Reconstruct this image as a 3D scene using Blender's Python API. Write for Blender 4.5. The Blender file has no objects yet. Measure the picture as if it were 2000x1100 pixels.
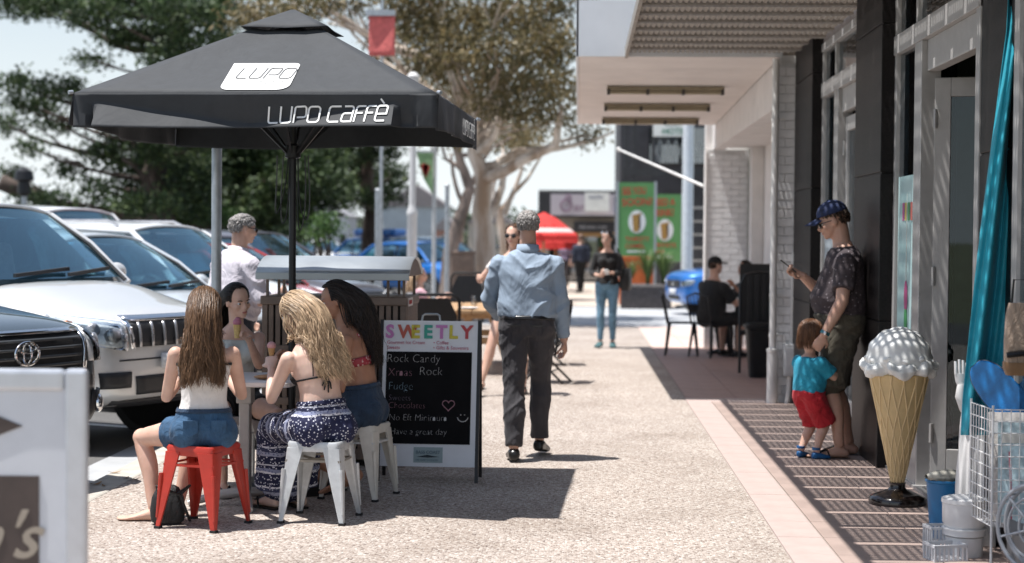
import bpy, bmesh, math, random
import numpy as np
from mathutils import Vector as V, Matrix as M, noise as mnoise
from mathutils.bvhtree import BVHTree

random.seed(7); np.random.seed(7)
R = math.radians
scene = bpy.context.scene
COL = scene.collection

# ---------------------------------------------------------------- camera
FPX, EYE = 3300.0, 1.575
YAW, PITCH, ROLL = math.atan(130/FPX), math.atan(83/FPX), 0.008
CAMLOC = V((0, 0, EYE))
_f = V((-math.sin(YAW)*math.cos(PITCH), math.cos(YAW)*math.cos(PITCH), -math.sin(PITCH)))
_r0 = V((math.cos(YAW), math.sin(YAW), 0))
_u0 = _r0.cross(_f)
_r = _r0*math.cos(ROLL) + _u0*math.sin(ROLL)
_u = _u0*math.cos(ROLL) - _r0*math.sin(ROLL)
cd = bpy.data.cameras.new('camera')
cam = bpy.data.objects.new('camera', cd); COL.objects.link(cam)
cam.matrix_world = M(((_r.x, _u.x, -_f.x, CAMLOC.x), (_r.y, _u.y, -_f.y, CAMLOC.y), (_r.z, _u.z, -_f.z, CAMLOC.z), (0, 0, 0, 1)))
cd.sensor_width = 36; cd.lens = 36*FPX/2000
cd.clip_start = 0.1; cd.clip_end = 6000
cd.dof.use_dof = True; cd.dof.focus_distance = 9.7; cd.dof.aperture_fstop = 1.9
scene.camera = cam

# ---------------------------------------------------------------- sky, sun, exposure
SUNV = V((0.29, 0.07, -1.0)).normalized()          # direction the light travels
w = bpy.data.worlds.new('World'); scene.world = w; w.use_nodes = True
nt = w.node_tree; nt.nodes.clear()
sky = nt.nodes.new('ShaderNodeTexSky'); sky.sky_type = 'NISHITA'; sky.sun_disc = False
sky.sun_elevation = math.asin(-SUNV.z); sky.sun_rotation = math.atan2(-SUNV.x, -SUNV.y)
sky.altitude = 0; sky.air_density = 1.0; sky.dust_density = 1.0; sky.ozone_density = 1.5
bg = nt.nodes.new('ShaderNodeBackground'); bg.inputs[1].default_value = 0.09
wo = nt.nodes.new('ShaderNodeOutputWorld')
# summer haze: one even layer of pale air, thicker the more slantwise one looks through it, all the way round
wtc = nt.nodes.new('ShaderNodeTexCoord'); wsx = nt.nodes.new('ShaderNodeSeparateXYZ'); nt.links.new(wtc.outputs['Generated'], wsx.inputs[0])
def wmath(op, a, b=None):
    n = nt.nodes.new('ShaderNodeMath'); n.operation = op
    for k, q in enumerate((a, b)):
        if q is None: continue
        if isinstance(q, (int, float)): n.inputs[k].default_value = q
        else: nt.links.new(q, n.inputs[k])
    return n.outputs[0]
wfac = wmath('SUBTRACT', 1.0, wmath('EXPONENT', wmath('DIVIDE', -.10, wmath('MAXIMUM', wsx.outputs[2], .02))))
wm = nt.nodes.new('ShaderNodeMix'); wm.data_type = 'RGBA'; wm.inputs[7].default_value = (7.6, 8.1, 8.3, 1)
nt.links.new(wfac, wm.inputs[0]); nt.links.new(sky.outputs[0], wm.inputs[6]); nt.links.new(wm.outputs[2], bg.inputs[0]); nt.links.new(bg.outputs[0], wo.inputs[0])
sl = bpy.data.lights.new('sun', 'SUN'); sl.energy = 5.0; sl.angle = R(0.53); sl.color = (1, 0.97, 0.935)
so = bpy.data.objects.new('sun', sl); COL.objects.link(so)
so.rotation_euler = SUNV.to_track_quat('-Z', 'Y').to_euler(); so.location = (-8, -2, 28)
scene.view_settings.view_transform = 'Standard'; scene.view_settings.look = 'None'
scene.view_settings.exposure = 0.52; scene.view_settings.gamma = 1.0
scene.view_settings.use_curve_mapping = False
scene.render.engine = 'CYCLES'
scene.cycles.max_bounces = 6; scene.cycles.transparent_max_bounces = 12
scene.cycles.use_denoising = True

# ---------------------------------------------------------------- helpers
def px(u, v, Z):
    return CAMLOC + _f*Z + _r*((u-1000)/FPX*Z) - _u*((v-550)/FPX*Z)
def gp(u, v, z=0.0):
    d = _f + _r*((u-1000)/FPX) - _u*((v-550)/FPX)
    t = (z-EYE)/d.z
    return CAMLOC + d*t
def vat(u, v, Y):
    """point seen at pixel (u,v) in the vertical plane y=Y"""
    d = _f + _r*((u-1000)/FPX) - _u*((v-550)/FPX)
    return CAMLOC + d*(Y/d.y)
def rotz(a): return M.Rotation(a, 3, 'Z')

class MB:
    def __init__(s): s.v = []; s.f = []
    def add(s, vs, fs):
        o = len(s.v); s.v += [tuple(v) for v in vs]; s.f += [tuple(i+o for i in f) for f in fs]; return s
    def box(s, c, d, rot=None):
        c = V(c); h = V(d)/2
        vs = [V((x*h.x, y*h.y, z*h.z)) for x in (-1, 1) for y in (-1, 1) for z in (-1, 1)]
        if rot is not None: vs = [rot @ v for v in vs]
        return s.add([v+c for v in vs], [(0,1,3,2),(4,6,7,5),(0,4,5,1),(2,3,7,6),(0,2,6,4),(1,5,7,3)])
    def span(s, a, b):
        a, b = V(a), V(b); return s.box((a+b)/2, [abs(x) for x in (b-a)])
    def bar(s, a, b, wd, ht, up=(0, 0, 1)):
        a, b = V(a), V(b); d = (b-a); L = d.length; d.normalize(); up = V(up)
        x = d.cross(up)
        if x.length < 1e-4: x = d.cross(V((0, 1, 0)))
        x.normalize(); z = x.cross(d)
        rot = M((x, d, z)).transposed()
        return s.box((a+b)/2, (wd, L, ht), rot)
    def tube(s, pts, rad, n=8, caps=True, closed=False):
        pts = [V(p) for p in pts]; k = len(pts)
        if not hasattr(rad, '__len__'): rad = [rad]*k
        o = len(s.v); prev = None
        for i, p in enumerate(pts):
            if closed: t = pts[(i+1) % k]-pts[i-1]
            else: t = pts[min(i+1, k-1)]-pts[max(i-1, 0)]
            if t.length < 1e-9: t = V((0, 0, 1))
            t.normalize()
            if prev is None:
                a = V((0, 0, 1)) if abs(t.z) < .9 else V((0, 1, 0))
                x = t.cross(a).normalized()
            else:
                x = prev - t*prev.dot(t)
                x = x.normalized() if x.length > 1e-6 else t.orthogonal().normalized()
            prev = x; y = t.cross(x)
            for j in range(n):
                a = 2*math.pi*j/n
                s.v.append(tuple(p + (x*math.cos(a)+y*math.sin(a))*rad[i]))
        for i in range(k if closed else k-1):
            i2 = (i+1) % k
            for j in range(n):
                s.f.append((o+i*n+j, o+i*n+(j+1) % n, o+i2*n+(j+1) % n, o+i2*n+j))
        if caps and not closed:
            s.f.append(tuple(o+j for j in range(n))[::-1]); s.f.append(tuple(o+(k-1)*n+j for j in range(n)))
        return s
    def lathe(s, prof, n=24, c=(0, 0, 0), rot=None):
        c = V(c); rings = []
        for r, z in prof:
            ring = []
            for j in range(n):
                a = 2*math.pi*j/n; p = V((r*math.cos(a), r*math.sin(a), z))
                if rot is not None: p = rot @ p
                ring.append(p+c)
            rings.append(ring)
        return s.loft(rings)
    def loft(s, rings, caps=True):
        o = len(s.v); n = len(rings[0])
        for r in rings: s.v += [tuple(p) for p in r]
        for i in range(len(rings)-1):
            for j in range(n):
                s.f.append((o+i*n+j, o+i*n+(j+1) % n, o+(i+1)*n+(j+1) % n, o+(i+1)*n+j))
        if caps:
            s.f.append(tuple(o+j for j in range(n))[::-1]); s.f.append(tuple(o+(len(rings)-1)*n+j for j in range(n)))
        return s
    def ell(s, c, r, n=12, m=8, rot=None):
        c = V(c); r = V((r, r, r)) if not hasattr(r, '__len__') else V(r)
        prof = []
        o = len(s.v)
        def P(th, ph):
            p = V((r.x*math.sin(th)*math.cos(ph), r.y*math.sin(th)*math.sin(ph), r.z*math.cos(th)))
            if rot is not None: p = rot @ p
            return tuple(p+c)
        s.v.append(P(0, 0))
        for i in range(1, m):
            for j in range(n): s.v.append(P(math.pi*i/m, 2*math.pi*j/n))
        s.v.append(P(math.pi, 0))
        for j in range(n): s.f.append((o, o+1+j, o+1+(j+1) % n))
        for i in range(m-2):
            for j in range(n):
                a = o+1+i*n
                s.f.append((a+j, a+n+j, a+n+(j+1) % n, a+(j+1) % n))
        a = o+1+(m-2)*n
        for j in range(n): s.f.append((a+j, a+n, a+(j+1) % n))
        return s
    def prism(s, poly, off):
        poly = [V(p) for p in poly]; off = V(off); n = len(poly); o = len(s.v)
        s.v += [tuple(p) for p in poly]+[tuple(p+off) for p in poly]
        s.f.append(tuple(range(o, o+n))); s.f.append(tuple(range(o+2*n-1, o+n-1, -1)))
        for i in range(n):
            j = (i+1) % n
            s.f.append((o+i, o+n+i, o+n+j, o+j))
        return s
    def grid(s, fn, nu, nv):
        o = len(s.v)
        for i in range(nu+1):
            for j in range(nv+1): s.v.append(tuple(fn(i/nu, j/nv)))
        for i in range(nu):
            for j in range(nv):
                a = o+i*(nv+1)+j; s.f.append((a, a+nv+1, a+nv+2, a+1))
        return s
    def build(s, name, mat, parent=None, smooth=False, loc=None, rz=0, bevel=0, ang=40, subsurf=0, solid=0):
        me = bpy.data.meshes.new(name)
        me.from_pydata(s.v, [], s.f); me.validate(verbose=False)
        bm = bmesh.new(); bm.from_mesh(me); bmesh.ops.recalc_face_normals(bm, faces=bm.faces); bm.to_mesh(me); bm.free()
        return link(name, me, mat, parent, smooth, loc, rz, bevel, ang, subsurf, solid)

def link(name, me, mat, parent=None, smooth=False, loc=None, rz=0, bevel=0, ang=40, subsurf=0, solid=0):
    if mat: me.materials.append(mat)
    if smooth:
        me.shade_smooth()
        if ang < 180 and not subsurf: me.set_sharp_from_angle(angle=R(ang))
    o = bpy.data.objects.new(name, me); COL.objects.link(o)
    if parent is not None: o.parent = parent
    if loc is not None: o.location = loc
    o.rotation_euler.z = rz
    if solid:
        m = o.modifiers.new('solid', 'SOLIDIFY'); m.thickness = solid; m.offset = 0
    if bevel:
        m = o.modifiers.new('bevel', 'BEVEL'); m.width = bevel; m.segments = 2; m.limit_method = 'ANGLE'; m.angle_limit = R(35)
    if subsurf:
        m = o.modifiers.new('sub', 'SUBSURF'); m.levels = subsurf; m.render_levels = subsurf
    return o
def tag(o, label=None, cat=None, group=None, kind=None):
    if label: o['label'] = label
    if cat: o['category'] = cat
    if group: o['group'] = group
    if kind: o['kind'] = kind
    return o
def thing(name, label, cat, loc=(0, 0, 0), rz=0, group=None):
    o = bpy.data.objects.new(name, None); COL.objects.link(o); o.empty_display_size = .2
    o.location = loc; o.rotation_euler.z = rz
    return tag(o, label, cat, group)
def copy_tree(o, parent=None):
    c = o.copy(); COL.objects.link(c); c.parent = parent
    for ch in list(o.children): copy_tree(ch, c)
    return c

# ---------------------------------------------------------------- materials
MATS = {}
def nodes(name):
    m = bpy.data.materials.new(name); m.use_nodes = True
    n = m.node_tree.nodes; b = n['Principled BSDF']
    return m, m.node_tree, b
def noise_node(t, scale, detail=4, co='Object', rough=.6, stretch=None):
    tc = t.nodes.new('ShaderNodeTexCoord'); src = tc.outputs[co]
    if stretch:
        mp = t.nodes.new('ShaderNodeMapping'); mp.inputs['Scale'].default_value = stretch
        t.links.new(src, mp.inputs[0]); src = mp.outputs[0]
    n = t.nodes.new('ShaderNodeTexNoise'); n.inputs['Scale'].default_value = scale
    n.inputs['Detail'].default_value = detail; n.inputs['Roughness'].default_value = rough
    t.links.new(src, n.inputs['Vector']); return n
def ramp(t, src, stops):
    r = t.nodes.new('ShaderNodeValToRGB'); e = r.color_ramp.elements
    while len(e) < len(stops): e.new(.5)
    for i, (p, c) in enumerate(stops):
        e[i].position = p; e[i].color = (*c, 1) if len(c) == 3 else c
    t.links.new(src, r.inputs[0]); return r
def bumpn(t, b, src, strength, dist=.01):
    bp = t.nodes.new('ShaderNodeBump'); bp.inputs['Strength'].default_value = strength; bp.inputs['Distance'].default_value = dist
    t.links.new(src, bp.inputs['Height']); t.links.new(bp.outputs[0], b.inputs['Normal']); return bp
def pm(name, col, rough=.6, metal=0, var=.12, scale=12, bump=0, bscale=None, spec=None, coat=0, stretch=None, sheen=0, emit=0):
    if name in MATS: return MATS[name]
    m, t, b = nodes(name)
    b.inputs['Roughness'].default_value = rough; b.inputs['Metallic'].default_value = metal
    b.inputs['Base Color'].default_value = (*col, 1)
    if spec is not None: b.inputs['Specular IOR Level'].default_value = spec
    if coat: b.inputs['Coat Weight'].default_value = coat; b.inputs['Coat Roughness'].default_value = .04
    if sheen: b.inputs['Sheen Weight'].default_value = sheen
    if var:
        n = noise_node(t, scale, stretch=stretch)
        lo = tuple(c*(1-var) for c in col); hi = tuple(min(1, c*(1+var)) for c in col)
        r = ramp(t, n.outputs['Fac'], [(.3, lo), (.7, hi)])
        t.links.new(r.outputs[0], b.inputs['Base Color'])
        rr = t.nodes.new('ShaderNodeMapRange'); rr.inputs['To Min'].default_value = max(0, rough-.08); rr.inputs['To Max'].default_value = min(1, rough+.08)
        t.links.new(n.outputs['Fac'], rr.inputs[0]); t.links.new(rr.outputs[0], b.inputs['Roughness'])
    if bump:
        n2 = noise_node(t, bscale or scale*3, stretch=stretch); bumpn(t, b, n2.outputs['Fac'], bump)
    MATS[name] = m; return m

def mat_skin(name, col):
    if name in MATS: return MATS[name]
    m, t, b = nodes(name)
    n = noise_node(t, 9, 3)
    lo = (col[0]*.93, col[1]*.86, col[2]*.84); hi = tuple(min(1, c*1.06) for c in col)
    r = ramp(t, n.outputs['Fac'], [(.35, lo), (.65, hi)])
    t.links.new(r.outputs[0], b.inputs['Base Color'])
    b.inputs['Roughness'].default_value = .5
    b.inputs['Subsurface Weight'].default_value = .12; b.inputs['Subsurface Radius'].default_value = (.02, .008, .004)
    b.inputs['Subsurface Scale'].default_value = .5
    n2 = noise_node(t, 160, 2); bumpn(t, b, n2.outputs['Fac'], .12, .003)
    MATS[name] = m; return m
def mat_cloth(name, col, var=.15, fold=.5, fscale=9, rough=.85, stretch=None, weave=500):
    if name in MATS: return MATS[name]
    m, t, b = nodes(name)
    n = noise_node(t, 14, 4)
    r = ramp(t, n.outputs['Fac'], [(.3, tuple(c*(1-var) for c in col)), (.7, tuple(min(1, c*(1+var)) for c in col))])
    t.links.new(r.outputs[0], b.inputs['Base Color'])
    b.inputs['Roughness'].default_value = rough; b.inputs['Sheen Weight'].default_value = .06
    n2 = noise_node(t, fscale, 3, stretch=stretch or (1, 1, .6)); n2.inputs['Distortion'].default_value = .8
    bumpn(t, b, n2.outputs['Fac'], fold, .05)
    MATS[name] = m; return m
def mat_hair(name, c0, c1):
    if name in MATS: return MATS[name]
    m, t, b = nodes(name)
    a = t.nodes.new('ShaderNodeAttribute'); a.attribute_name = 'rnd'
    r = ramp(t, a.outputs['Fac'], [(0, c0), (.75, c1), (1, tuple(min(1, x*1.35) for x in c1))])
    t.links.new(r.outputs[0], b.inputs['Base Color']); b.inputs['Roughness'].default_value = .38
    b.inputs['Specular IOR Level'].default_value = .45
    MATS[name] = m; return m
def mat_glass(name, tint, gloss=.12, rough=.01, gcol=(.95, .97, 1)):
    if name in MATS: return MATS[name]
    m = bpy.data.materials.new(name); m.use_nodes = True; t = m.node_tree; t.nodes.clear()
    o = t.nodes.new('ShaderNodeOutputMaterial'); tr = t.nodes.new('ShaderNodeBsdfTransparent'); gl = t.nodes.new('ShaderNodeBsdfGlossy')
    tr.inputs[0].default_value = (*tint, 1); gl.inputs['Roughness'].default_value = rough; gl.inputs[0].default_value = (*gcol, 1)
    lw = t.nodes.new('ShaderNodeFresnel'); lw.inputs[0].default_value = 1.5
    ad = t.nodes.new('ShaderNodeMath'); ad.operation = 'ADD'; ad.inputs[1].default_value = gloss; ad.use_clamp = True
    mx = t.nodes.new('ShaderNodeMixShader'); t.links.new(lw.outputs[0], ad.inputs[0]); t.links.new(ad.outputs[0], mx.inputs[0])
    t.links.new(tr.outputs[0], mx.inputs[1]); t.links.new(gl.outputs[0], mx.inputs[2]); t.links.new(mx.outputs[0], o.inputs[0])
    MATS[name] = m; return m
def mat_paint(name, col, flake=.5):
    if name in MATS: return MATS[name]
    m, t, b = nodes(name)
    b.inputs['Base Color'].default_value = (*col, 1); b.inputs['Metallic'].default_value = flake; b.inputs['Roughness'].default_value = .36
    b.inputs['Coat Weight'].default_value = 1; b.inputs['Coat Roughness'].default_value = .03
    n = noise_node(t, 3, 5); rr = t.nodes.new('ShaderNodeMapRange'); rr.inputs['To Min'].default_value = .3; rr.inputs['To Max'].default_value = .45
    t.links.new(n.outputs['Fac'], rr.inputs[0]); t.links.new(rr.outputs[0], b.inputs['Roughness'])
    MATS[name] = m; return m

BAKE = []       # (object, callback) : modifiers / text turned into plain meshes in one pass at the end
def text(parent, s, size, mtx, mat, ext=.0008, offset=0.0, shear=0, align='LEFT', name='lettering', space=1.0, sx=1.0):
    c = bpy.data.curves.new(name, 'FONT'); c.body = s; c.size = size; c.extrude = ext; c.offset = offset
    c.shear = shear; c.align_x = align; c.space_character = space; c.resolution_u = 3
    c.materials.append(mat)
    o = bpy.data.objects.new(name, c); COL.objects.link(o); o.parent = parent
    o.matrix_local = mtx @ M.Diagonal((sx, 1, 1, 1)); BAKE.append((o, None)); return o
def frame(origin, xdir, ydir):
    x = V(xdir).normalized(); y = V(ydir); y = (y-x*y.dot(x)).normalized(); z = x.cross(y)
    m = M((x, y, z)).transposed().to_4x4(); m.translation = V(origin); return m
def bake_all():
    dg = bpy.context.evaluated_depsgraph_get(); dg.update()
    done = []
    for o, cb in BAKE:
        me = bpy.data.meshes.new_from_object(o.evaluated_get(dg)); done.append((o, cb, me))
    for o, cb, me in done:
        nm = o.name.split('.')[0]
        if o.type == 'FONT':
            n = bpy.data.objects.new(nm, me); COL.objects.link(n); n.parent = o.parent
            n.matrix_local = o.matrix_local.copy()
            for k in o.keys(): n[k] = o[k]
            bpy.data.objects.remove(o)
        else:
            o.modifiers.clear(); o.data = me; me.shade_smooth()
            if cb: cb(me)
    BAKE.clear()
# ================================================================ SETTING: ground
def mat_aggregate():
    m, t, b = nodes('exposed_aggregate')
    tc = t.nodes.new('ShaderNodeTexCoord')
    vo = t.nodes.new('ShaderNodeTexVoronoi'); vo.inputs['Scale'].default_value = 78
    t.links.new(tc.outputs['Object'], vo.inputs['Vector'])
    sep = t.nodes.new('ShaderNodeSeparateColor'); t.links.new(vo.outputs['Color'], sep.inputs[0])
    r = ramp(t, sep.outputs[0], [(0, (.085, .06, .05)), (.16, (.20, .15, .125)), (.40, (.37, .305, .26)), (.72, (.475, .415, .37)), (1, (.68, .645, .60))])
    # mortar between the stones
    ve = t.nodes.new('ShaderNodeTexVoronoi'); ve.inputs['Scale'].default_value = 78; ve.feature = 'DISTANCE_TO_EDGE'
    t.links.new(tc.outputs['Object'], ve.inputs['Vector'])
    rm = ramp(t, ve.outputs['Distance'], [(.02, (1, 1, 1)), (.13, (0, 0, 0))])
    mx = t.nodes.new('ShaderNodeMix'); mx.data_type = 'RGBA'
    t.links.new(rm.outputs[0], mx.inputs[0]); t.links.new(r.outputs[0], mx.inputs[6]); mx.inputs[7].default_value = (.37, .32, .28, 1)
    # large faint soiling
    n = noise_node(t, .9, 6); rs = ramp(t, n.outputs['Fac'], [(.30, (.74, .71, .68)), (.5, (.93, .92, .91)), (.7, (1.04, 1.03, 1.02))])
    mu = t.nodes.new('ShaderNodeMix'); mu.data_type = 'RGBA'; mu.blend_type = 'MULTIPLY'; mu.inputs[0].default_value = 1
    t.links.new(mx.outputs[2], mu.inputs[6]); t.links.new(rs.outputs[0], mu.inputs[7])
    # rare dark gum spots
    sp = t.nodes.new('ShaderNodeTexVoronoi'); sp.inputs['Scale'].default_value = 1.7; t.links.new(tc.outputs['Object'], sp.inputs['Vector'])
    rp = ramp(t, sp.outputs['Distance'], [(.016, (.38, .35, .33)), (.034, (1, 1, 1))])
    mu2 = t.nodes.new('ShaderNodeMix'); mu2.data_type = 'RGBA'; mu2.blend_type = 'MULTIPLY'; mu2.inputs[0].default_value = 1
    t.links.new(mu.outputs[2], mu2.inputs[6]); t.links.new(rp.outputs[0], mu2.inputs[7])
    t.links.new(mu2.outputs[2], b.inputs['Base Color']); b.inputs['Roughness'].default_value = .82
    bumpn(t, b, ve.outputs['Distance'], .55, .006)
    return m
def mat_asphalt():
    m, t, b = nodes('asphalt')
    n = noise_node(t, 160, 3); n2 = noise_node(t, .8, 5)
    r = ramp(t, n.outputs['Fac'], [(.3, (.075, .075, .078)), (.7, (.19, .185, .18))])
    r2 = ramp(t, n2.outputs['Fac'], [(.3, (.75, .75, .75)), (.7, (1.05, 1.04, 1.02))])
    mu = t.nodes.new('ShaderNodeMix'); mu.data_type = 'RGBA'; mu.blend_type = 'MULTIPLY'; mu.inputs[0].default_value = 1
    t.links.new(r.outputs[0], mu.inputs[6]); t.links.new(r2.outputs[0], mu.inputs[7]); t.links.new(mu.outputs[2], b.inputs['Base Color'])
    b.inputs['Roughness'].default_value = .88; bumpn(t, b, n.outputs['Fac'], .4, .008); return m
M_AGG = mat_aggregate(); M_ASPH = mat_asphalt()
M_CONC = pm('kerb_concrete', (.46, .43, .38), .85, var=.2, scale=5, bump=.3, bscale=60)
M_CONC2 = pm('grey_concrete', (.40, .41, .42), .85, var=.15, scale=2, bump=.2, bscale=60)
M_TILE_L = pm('border_tile', (.45, .355, .322), .7, var=.08, scale=6, bump=.1, bscale=150)
M_TILE_D = pm('shop_tile_shaded', (.36, .275, .24), .55, var=.14, scale=4, bump=.1, bscale=150)  # same tile in a darker colour, the sunshade's shade painted in
M_TILE_R = pm('terracotta_tile', (.36, .235, .20), .55, var=.14, scale=4, bump=.1, bscale=150)
M_GROUT = pm('grout', (.33, .28, .25), .9, var=.1)
M_LINE = pm('line_paint', (.78, .78, .76), .7, var=.12, scale=9)

def sheet(name, x0, x1, y0, y1, z, mat, kind='structure'):
    o = MB().add([(x0, y0, z), (x1, y0, z), (x1, y1, z), (x0, y1, z)], [(0, 1, 2, 3)]).build(name, mat)
    o['kind'] = kind; return o
sheet('ground', -3000, 3000, -2500, 3500, -.17, pm('far_ground', (.16, .17, .10), .95, var=.3, scale=.05))
sheet('road', -60, -3.1, -12, 130, -.06, M_ASPH)
fp = sheet('footpath', -2.88, 1.06, -4, 31, 0, M_AGG)
sheet('tiled_strip_bed', 1.06, 2.75, -4, 31, -.004, M_GROUT)
sheet('driveway', -2.88, 9, 31, 40, -.012, M_CONC2)
sheet('far_footpath', -2.88, 12, 40, 140, .0, pm('far_paving', (.50, .43, .36), .9, var=.15, scale=.6))
# kerb with its joints
kerb = tag(MB().span((-3.0, -4, -.16), (-2.98, 60, -.02)).build('kerb', M_CONC), kind='structure')
km = MB().span((-3.11, 0, -.16), (-2.885, 2.39, .002)).build('kerb_block', M_CONC, kerb, bevel=.02)
km.location.y = -3.6
for i in range(1, 24):
    c = km.copy(); COL.objects.link(c); c.location.y = -3.6+2.4*i
sheet('gutter', -3.45, -3.112, -4, 60, -.054, M_CONC2)
# bay lines painted between the parked cars
for i, y in enumerate((8.2, 11.15, 14.1, 17.0, 19.9, 22.8, 25.7, 28.6)):
    d = V((-.906, .42, 0)); p = V((-3.5, y, -.055)); n = V((.42, .906, 0))*.05
    o = MB().add([p-n, p+n, p+d*4.8+n, p+d*4.8-n], [(0, 1, 2, 3)]).build('bay_line', M_LINE); o['kind'] = 'structure'
# tiles: light border strip, shop apron darkened for shade, terracotta bay further on
def tile_set(parent, x0, x1, y0, y1, nx, ny, mat, name='tile', j=.006):
    dx, dy = (x1-x0)/nx, (y1-y0)/ny
    first = None
    for a in range(nx):
        for b in range(ny):
            if first is None:
                first = MB().span((-dx/2+j/2, -dy/2+j/2, -.03), (dx/2-j/2, dy/2-j/2, .004)).build(name, mat, parent, bevel=.002); o = first
            else:
                o = first.copy(); COL.objects.link(o)
            o.location = (x0+dx*(a+.5), y0+dy*(b+.5), random.uniform(-.0008, .0008))
tiles = bpy.data.objects['tiled_strip_bed']
tile_set(tiles, 1.065, 1.305, 7.0, 16.5, 1, 19, M_TILE_L)
tile_set(tiles, 1.065, 2.25, 16.5, 16.9, 3, 1, M_TILE_L)
tile_set(tiles, 1.31, 2.30, 7.0, 16.5, 2, 19, M_TILE_D)
tile_set(tiles, 1.08, 2.60, 16.9, 24.9, 3, 16, M_TILE_R)
tile_set(tiles, 1.08, 2.60, 24.9, 30.9, 3, 12, pm('pale_tile', (.60, .46, .40), .6, var=.1))

# ================================================================ near shop (right)
M_PIER = pm('black_granite', (.012, .010, .010), .42, var=.5, scale=60, spec=.18)
M_ALU = pm('aluminium_frame', (.42, .41, .40), .42, metal=.35, var=.1, scale=8)
M_ALUL = pm('pale_frame', (.40, .39, .38), .5, metal=.1, var=.08)
M_GLASS = mat_glass('shop_glass', (.55, .66, .68), .0)
M_BROWNPANEL = pm('brown_panel', (.10, .085, .08), .45, var=.2, scale=10)
M_INT = pm('interior_wall', (.30, .28, .23), .9, var=.1)
M_SHADE = pm('sunshade_metal', (.31, .28, .245), .6, metal=.2, var=.25, scale=30)
shop = thing('shop_building', 'shopfront with black piers, pale metal frames and open glass door', 'building', (2.2, 0, 0))
def pier(y0, y1, x0=-.12, zt=4.2):
    # stone slabs: three courses with recessed joints
    m = MB().span((x0+.012, y0+.012, 0), (.4, y1-.012, zt)).build('pier', M_PIER, shop)
    for z0, z1 in ((0, 1.02), (1.03, 2.05), (2.06, 3.08), (3.09, zt)):
        MB().span((x0, y0, z0), (.39, y1, z1)).build('stone_slab', M_PIER, m, bevel=.006)
pier(15.3, 16.5); pier(11.8, 12.9); pier(8.5, 9.32, -.02); pier(5.2, 6.0, -.02)
def bay(y0, y1, win, doorw, opened):
    """win: width of the side light beside the far pier; a door fills the rest"""
    MB().span((-.04, y0, 2.86), (.06, y1, 2.99)).build('transom_bar', M_ALUL, shop, bevel=.004)
    MB().span((-.04, y0, 3.27), (.06, y1, 3.34)).build('transom_bar', M_ALUL, shop, bevel=.004)
    MB().span((-.03, y1-.06, 0), (.06, y1, 3.27)).build('mullion', M_ALUL, shop, bevel=.004)
    MB().span((-.03, y0, 0), (.07, y0+.09, 3.27)).build('mullion', M_ALU, shop, bevel=.004)
    MB().span((-.035, y1-win-.22, 0), (.09, y1-win, 2.86)).build('mullion', M_ALU, shop, bevel=.004)
    MB().span((-.03, y1-win-.05, 2.99), (.05, y1-win, 3.27)).build('mullion', M_ALUL, shop, bevel=.003)
    MB().span((-.035, y1-win, 0), (.06, y1-.06, .30)).build('sill_panel', M_ALU, shop, bevel=.004)
    MB().span((.0, y1-win, .30), (.012, y1-.06, 2.86)).build('pane', M_GLASS, shop)
    MB().span((.0, y1-win, 2.99), (.012, y1-.06, 3.27)).build('pane', M_GLASS, shop)
    MB().span((.0, y0+.09, 2.99), (.012, y1-win-.05, 3.27)).build('pane', M_GLASS, shop)
    MB().span((-.02, y0, 3.34), (.3, y1, 4.2)).build('fascia_panel', M_BROWNPANEL, shop)
    # door leaf
    dy0, dy1 = y0+.10, y1-win-.23
    wd = dy1-dy0
    d = MB()
    d.span((0, 0, .02), (.05, .10, 2.62)).span((0, wd-.10, .02), (.05, wd, 2.62))
    d.span((.001, .10, .02), (.049, wd-.10, .26)).span((.001, .10, 2.50), (.049, wd-.10, 2.62))
    dm = d.build('door', M_ALUL, shop, bevel=.004)
    MB().span((.02, .10, .26), (.03, wd-.10, 2.50)).build('pane', M_GLASS, dm)
    hd = MB().tube([(-.045, .07, .85), (-.045, .07, 1.35)], .012, 8)
    hd.bar((-.045, .07, .88), (.0, .07, .88), .015, .015).bar((-.045, .07, 1.32), (.0, .07, 1.32), .015, .015)
    hd.build('handle', M_ALU, dm, smooth=True)
    for z in (.3, 1.3, 2.3): MB().tube([(-.01, wd-.005, z), (-.01, wd-.005, z+.12)], .013, 8).build('hinge', M_ALU, dm, smooth=True)
    if opened:
        dm.location = (.03+wd*math.sin(R(74)), dy1-wd*math.cos(R(74)), 0)
        dm.rotation_euler.z = R(74)
        dm.location = V((.05, dy1, 0)) - rotz(R(74)) @ V((0, wd, 0))
    else:
        dm.location = (0.03, dy0, 0)
    MB().span((0, dy0, 2.66), (.08, dy1, 2.86)).build('door_head', M_ALUL, shop, bevel=.004)
    MB().span((-.06, y0, 0), (.12, y1, .025)).build('threshold', M_ALU, shop)
bay(12.9, 15.3, .75, .9, False)
bay(9.32, 11.8, .72, 1.3, True)
MB().span((-.03, 6.0, .3), (.0, 8.5, 2.9)).build('pane', M_GLASS, shop)
MB().span((-.05, 6.0, 2.9), (.06, 8.5, 3.0)).build('transom_bar', M_ALUL, shop)
MB().span((-.05, 8.40, 0), (.06, 8.5, 2.9)).build('mullion', M_ALUL, shop)
MB().span((-.04, 6.0, 0), (.05, 8.4, .3)).build('sill_panel', M_ALU, shop)
MB().span((-.02, 6.0, 3.0), (.3, 8.5, 4.2)).build('fascia_panel', M_BROWNPANEL, shop)
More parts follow.
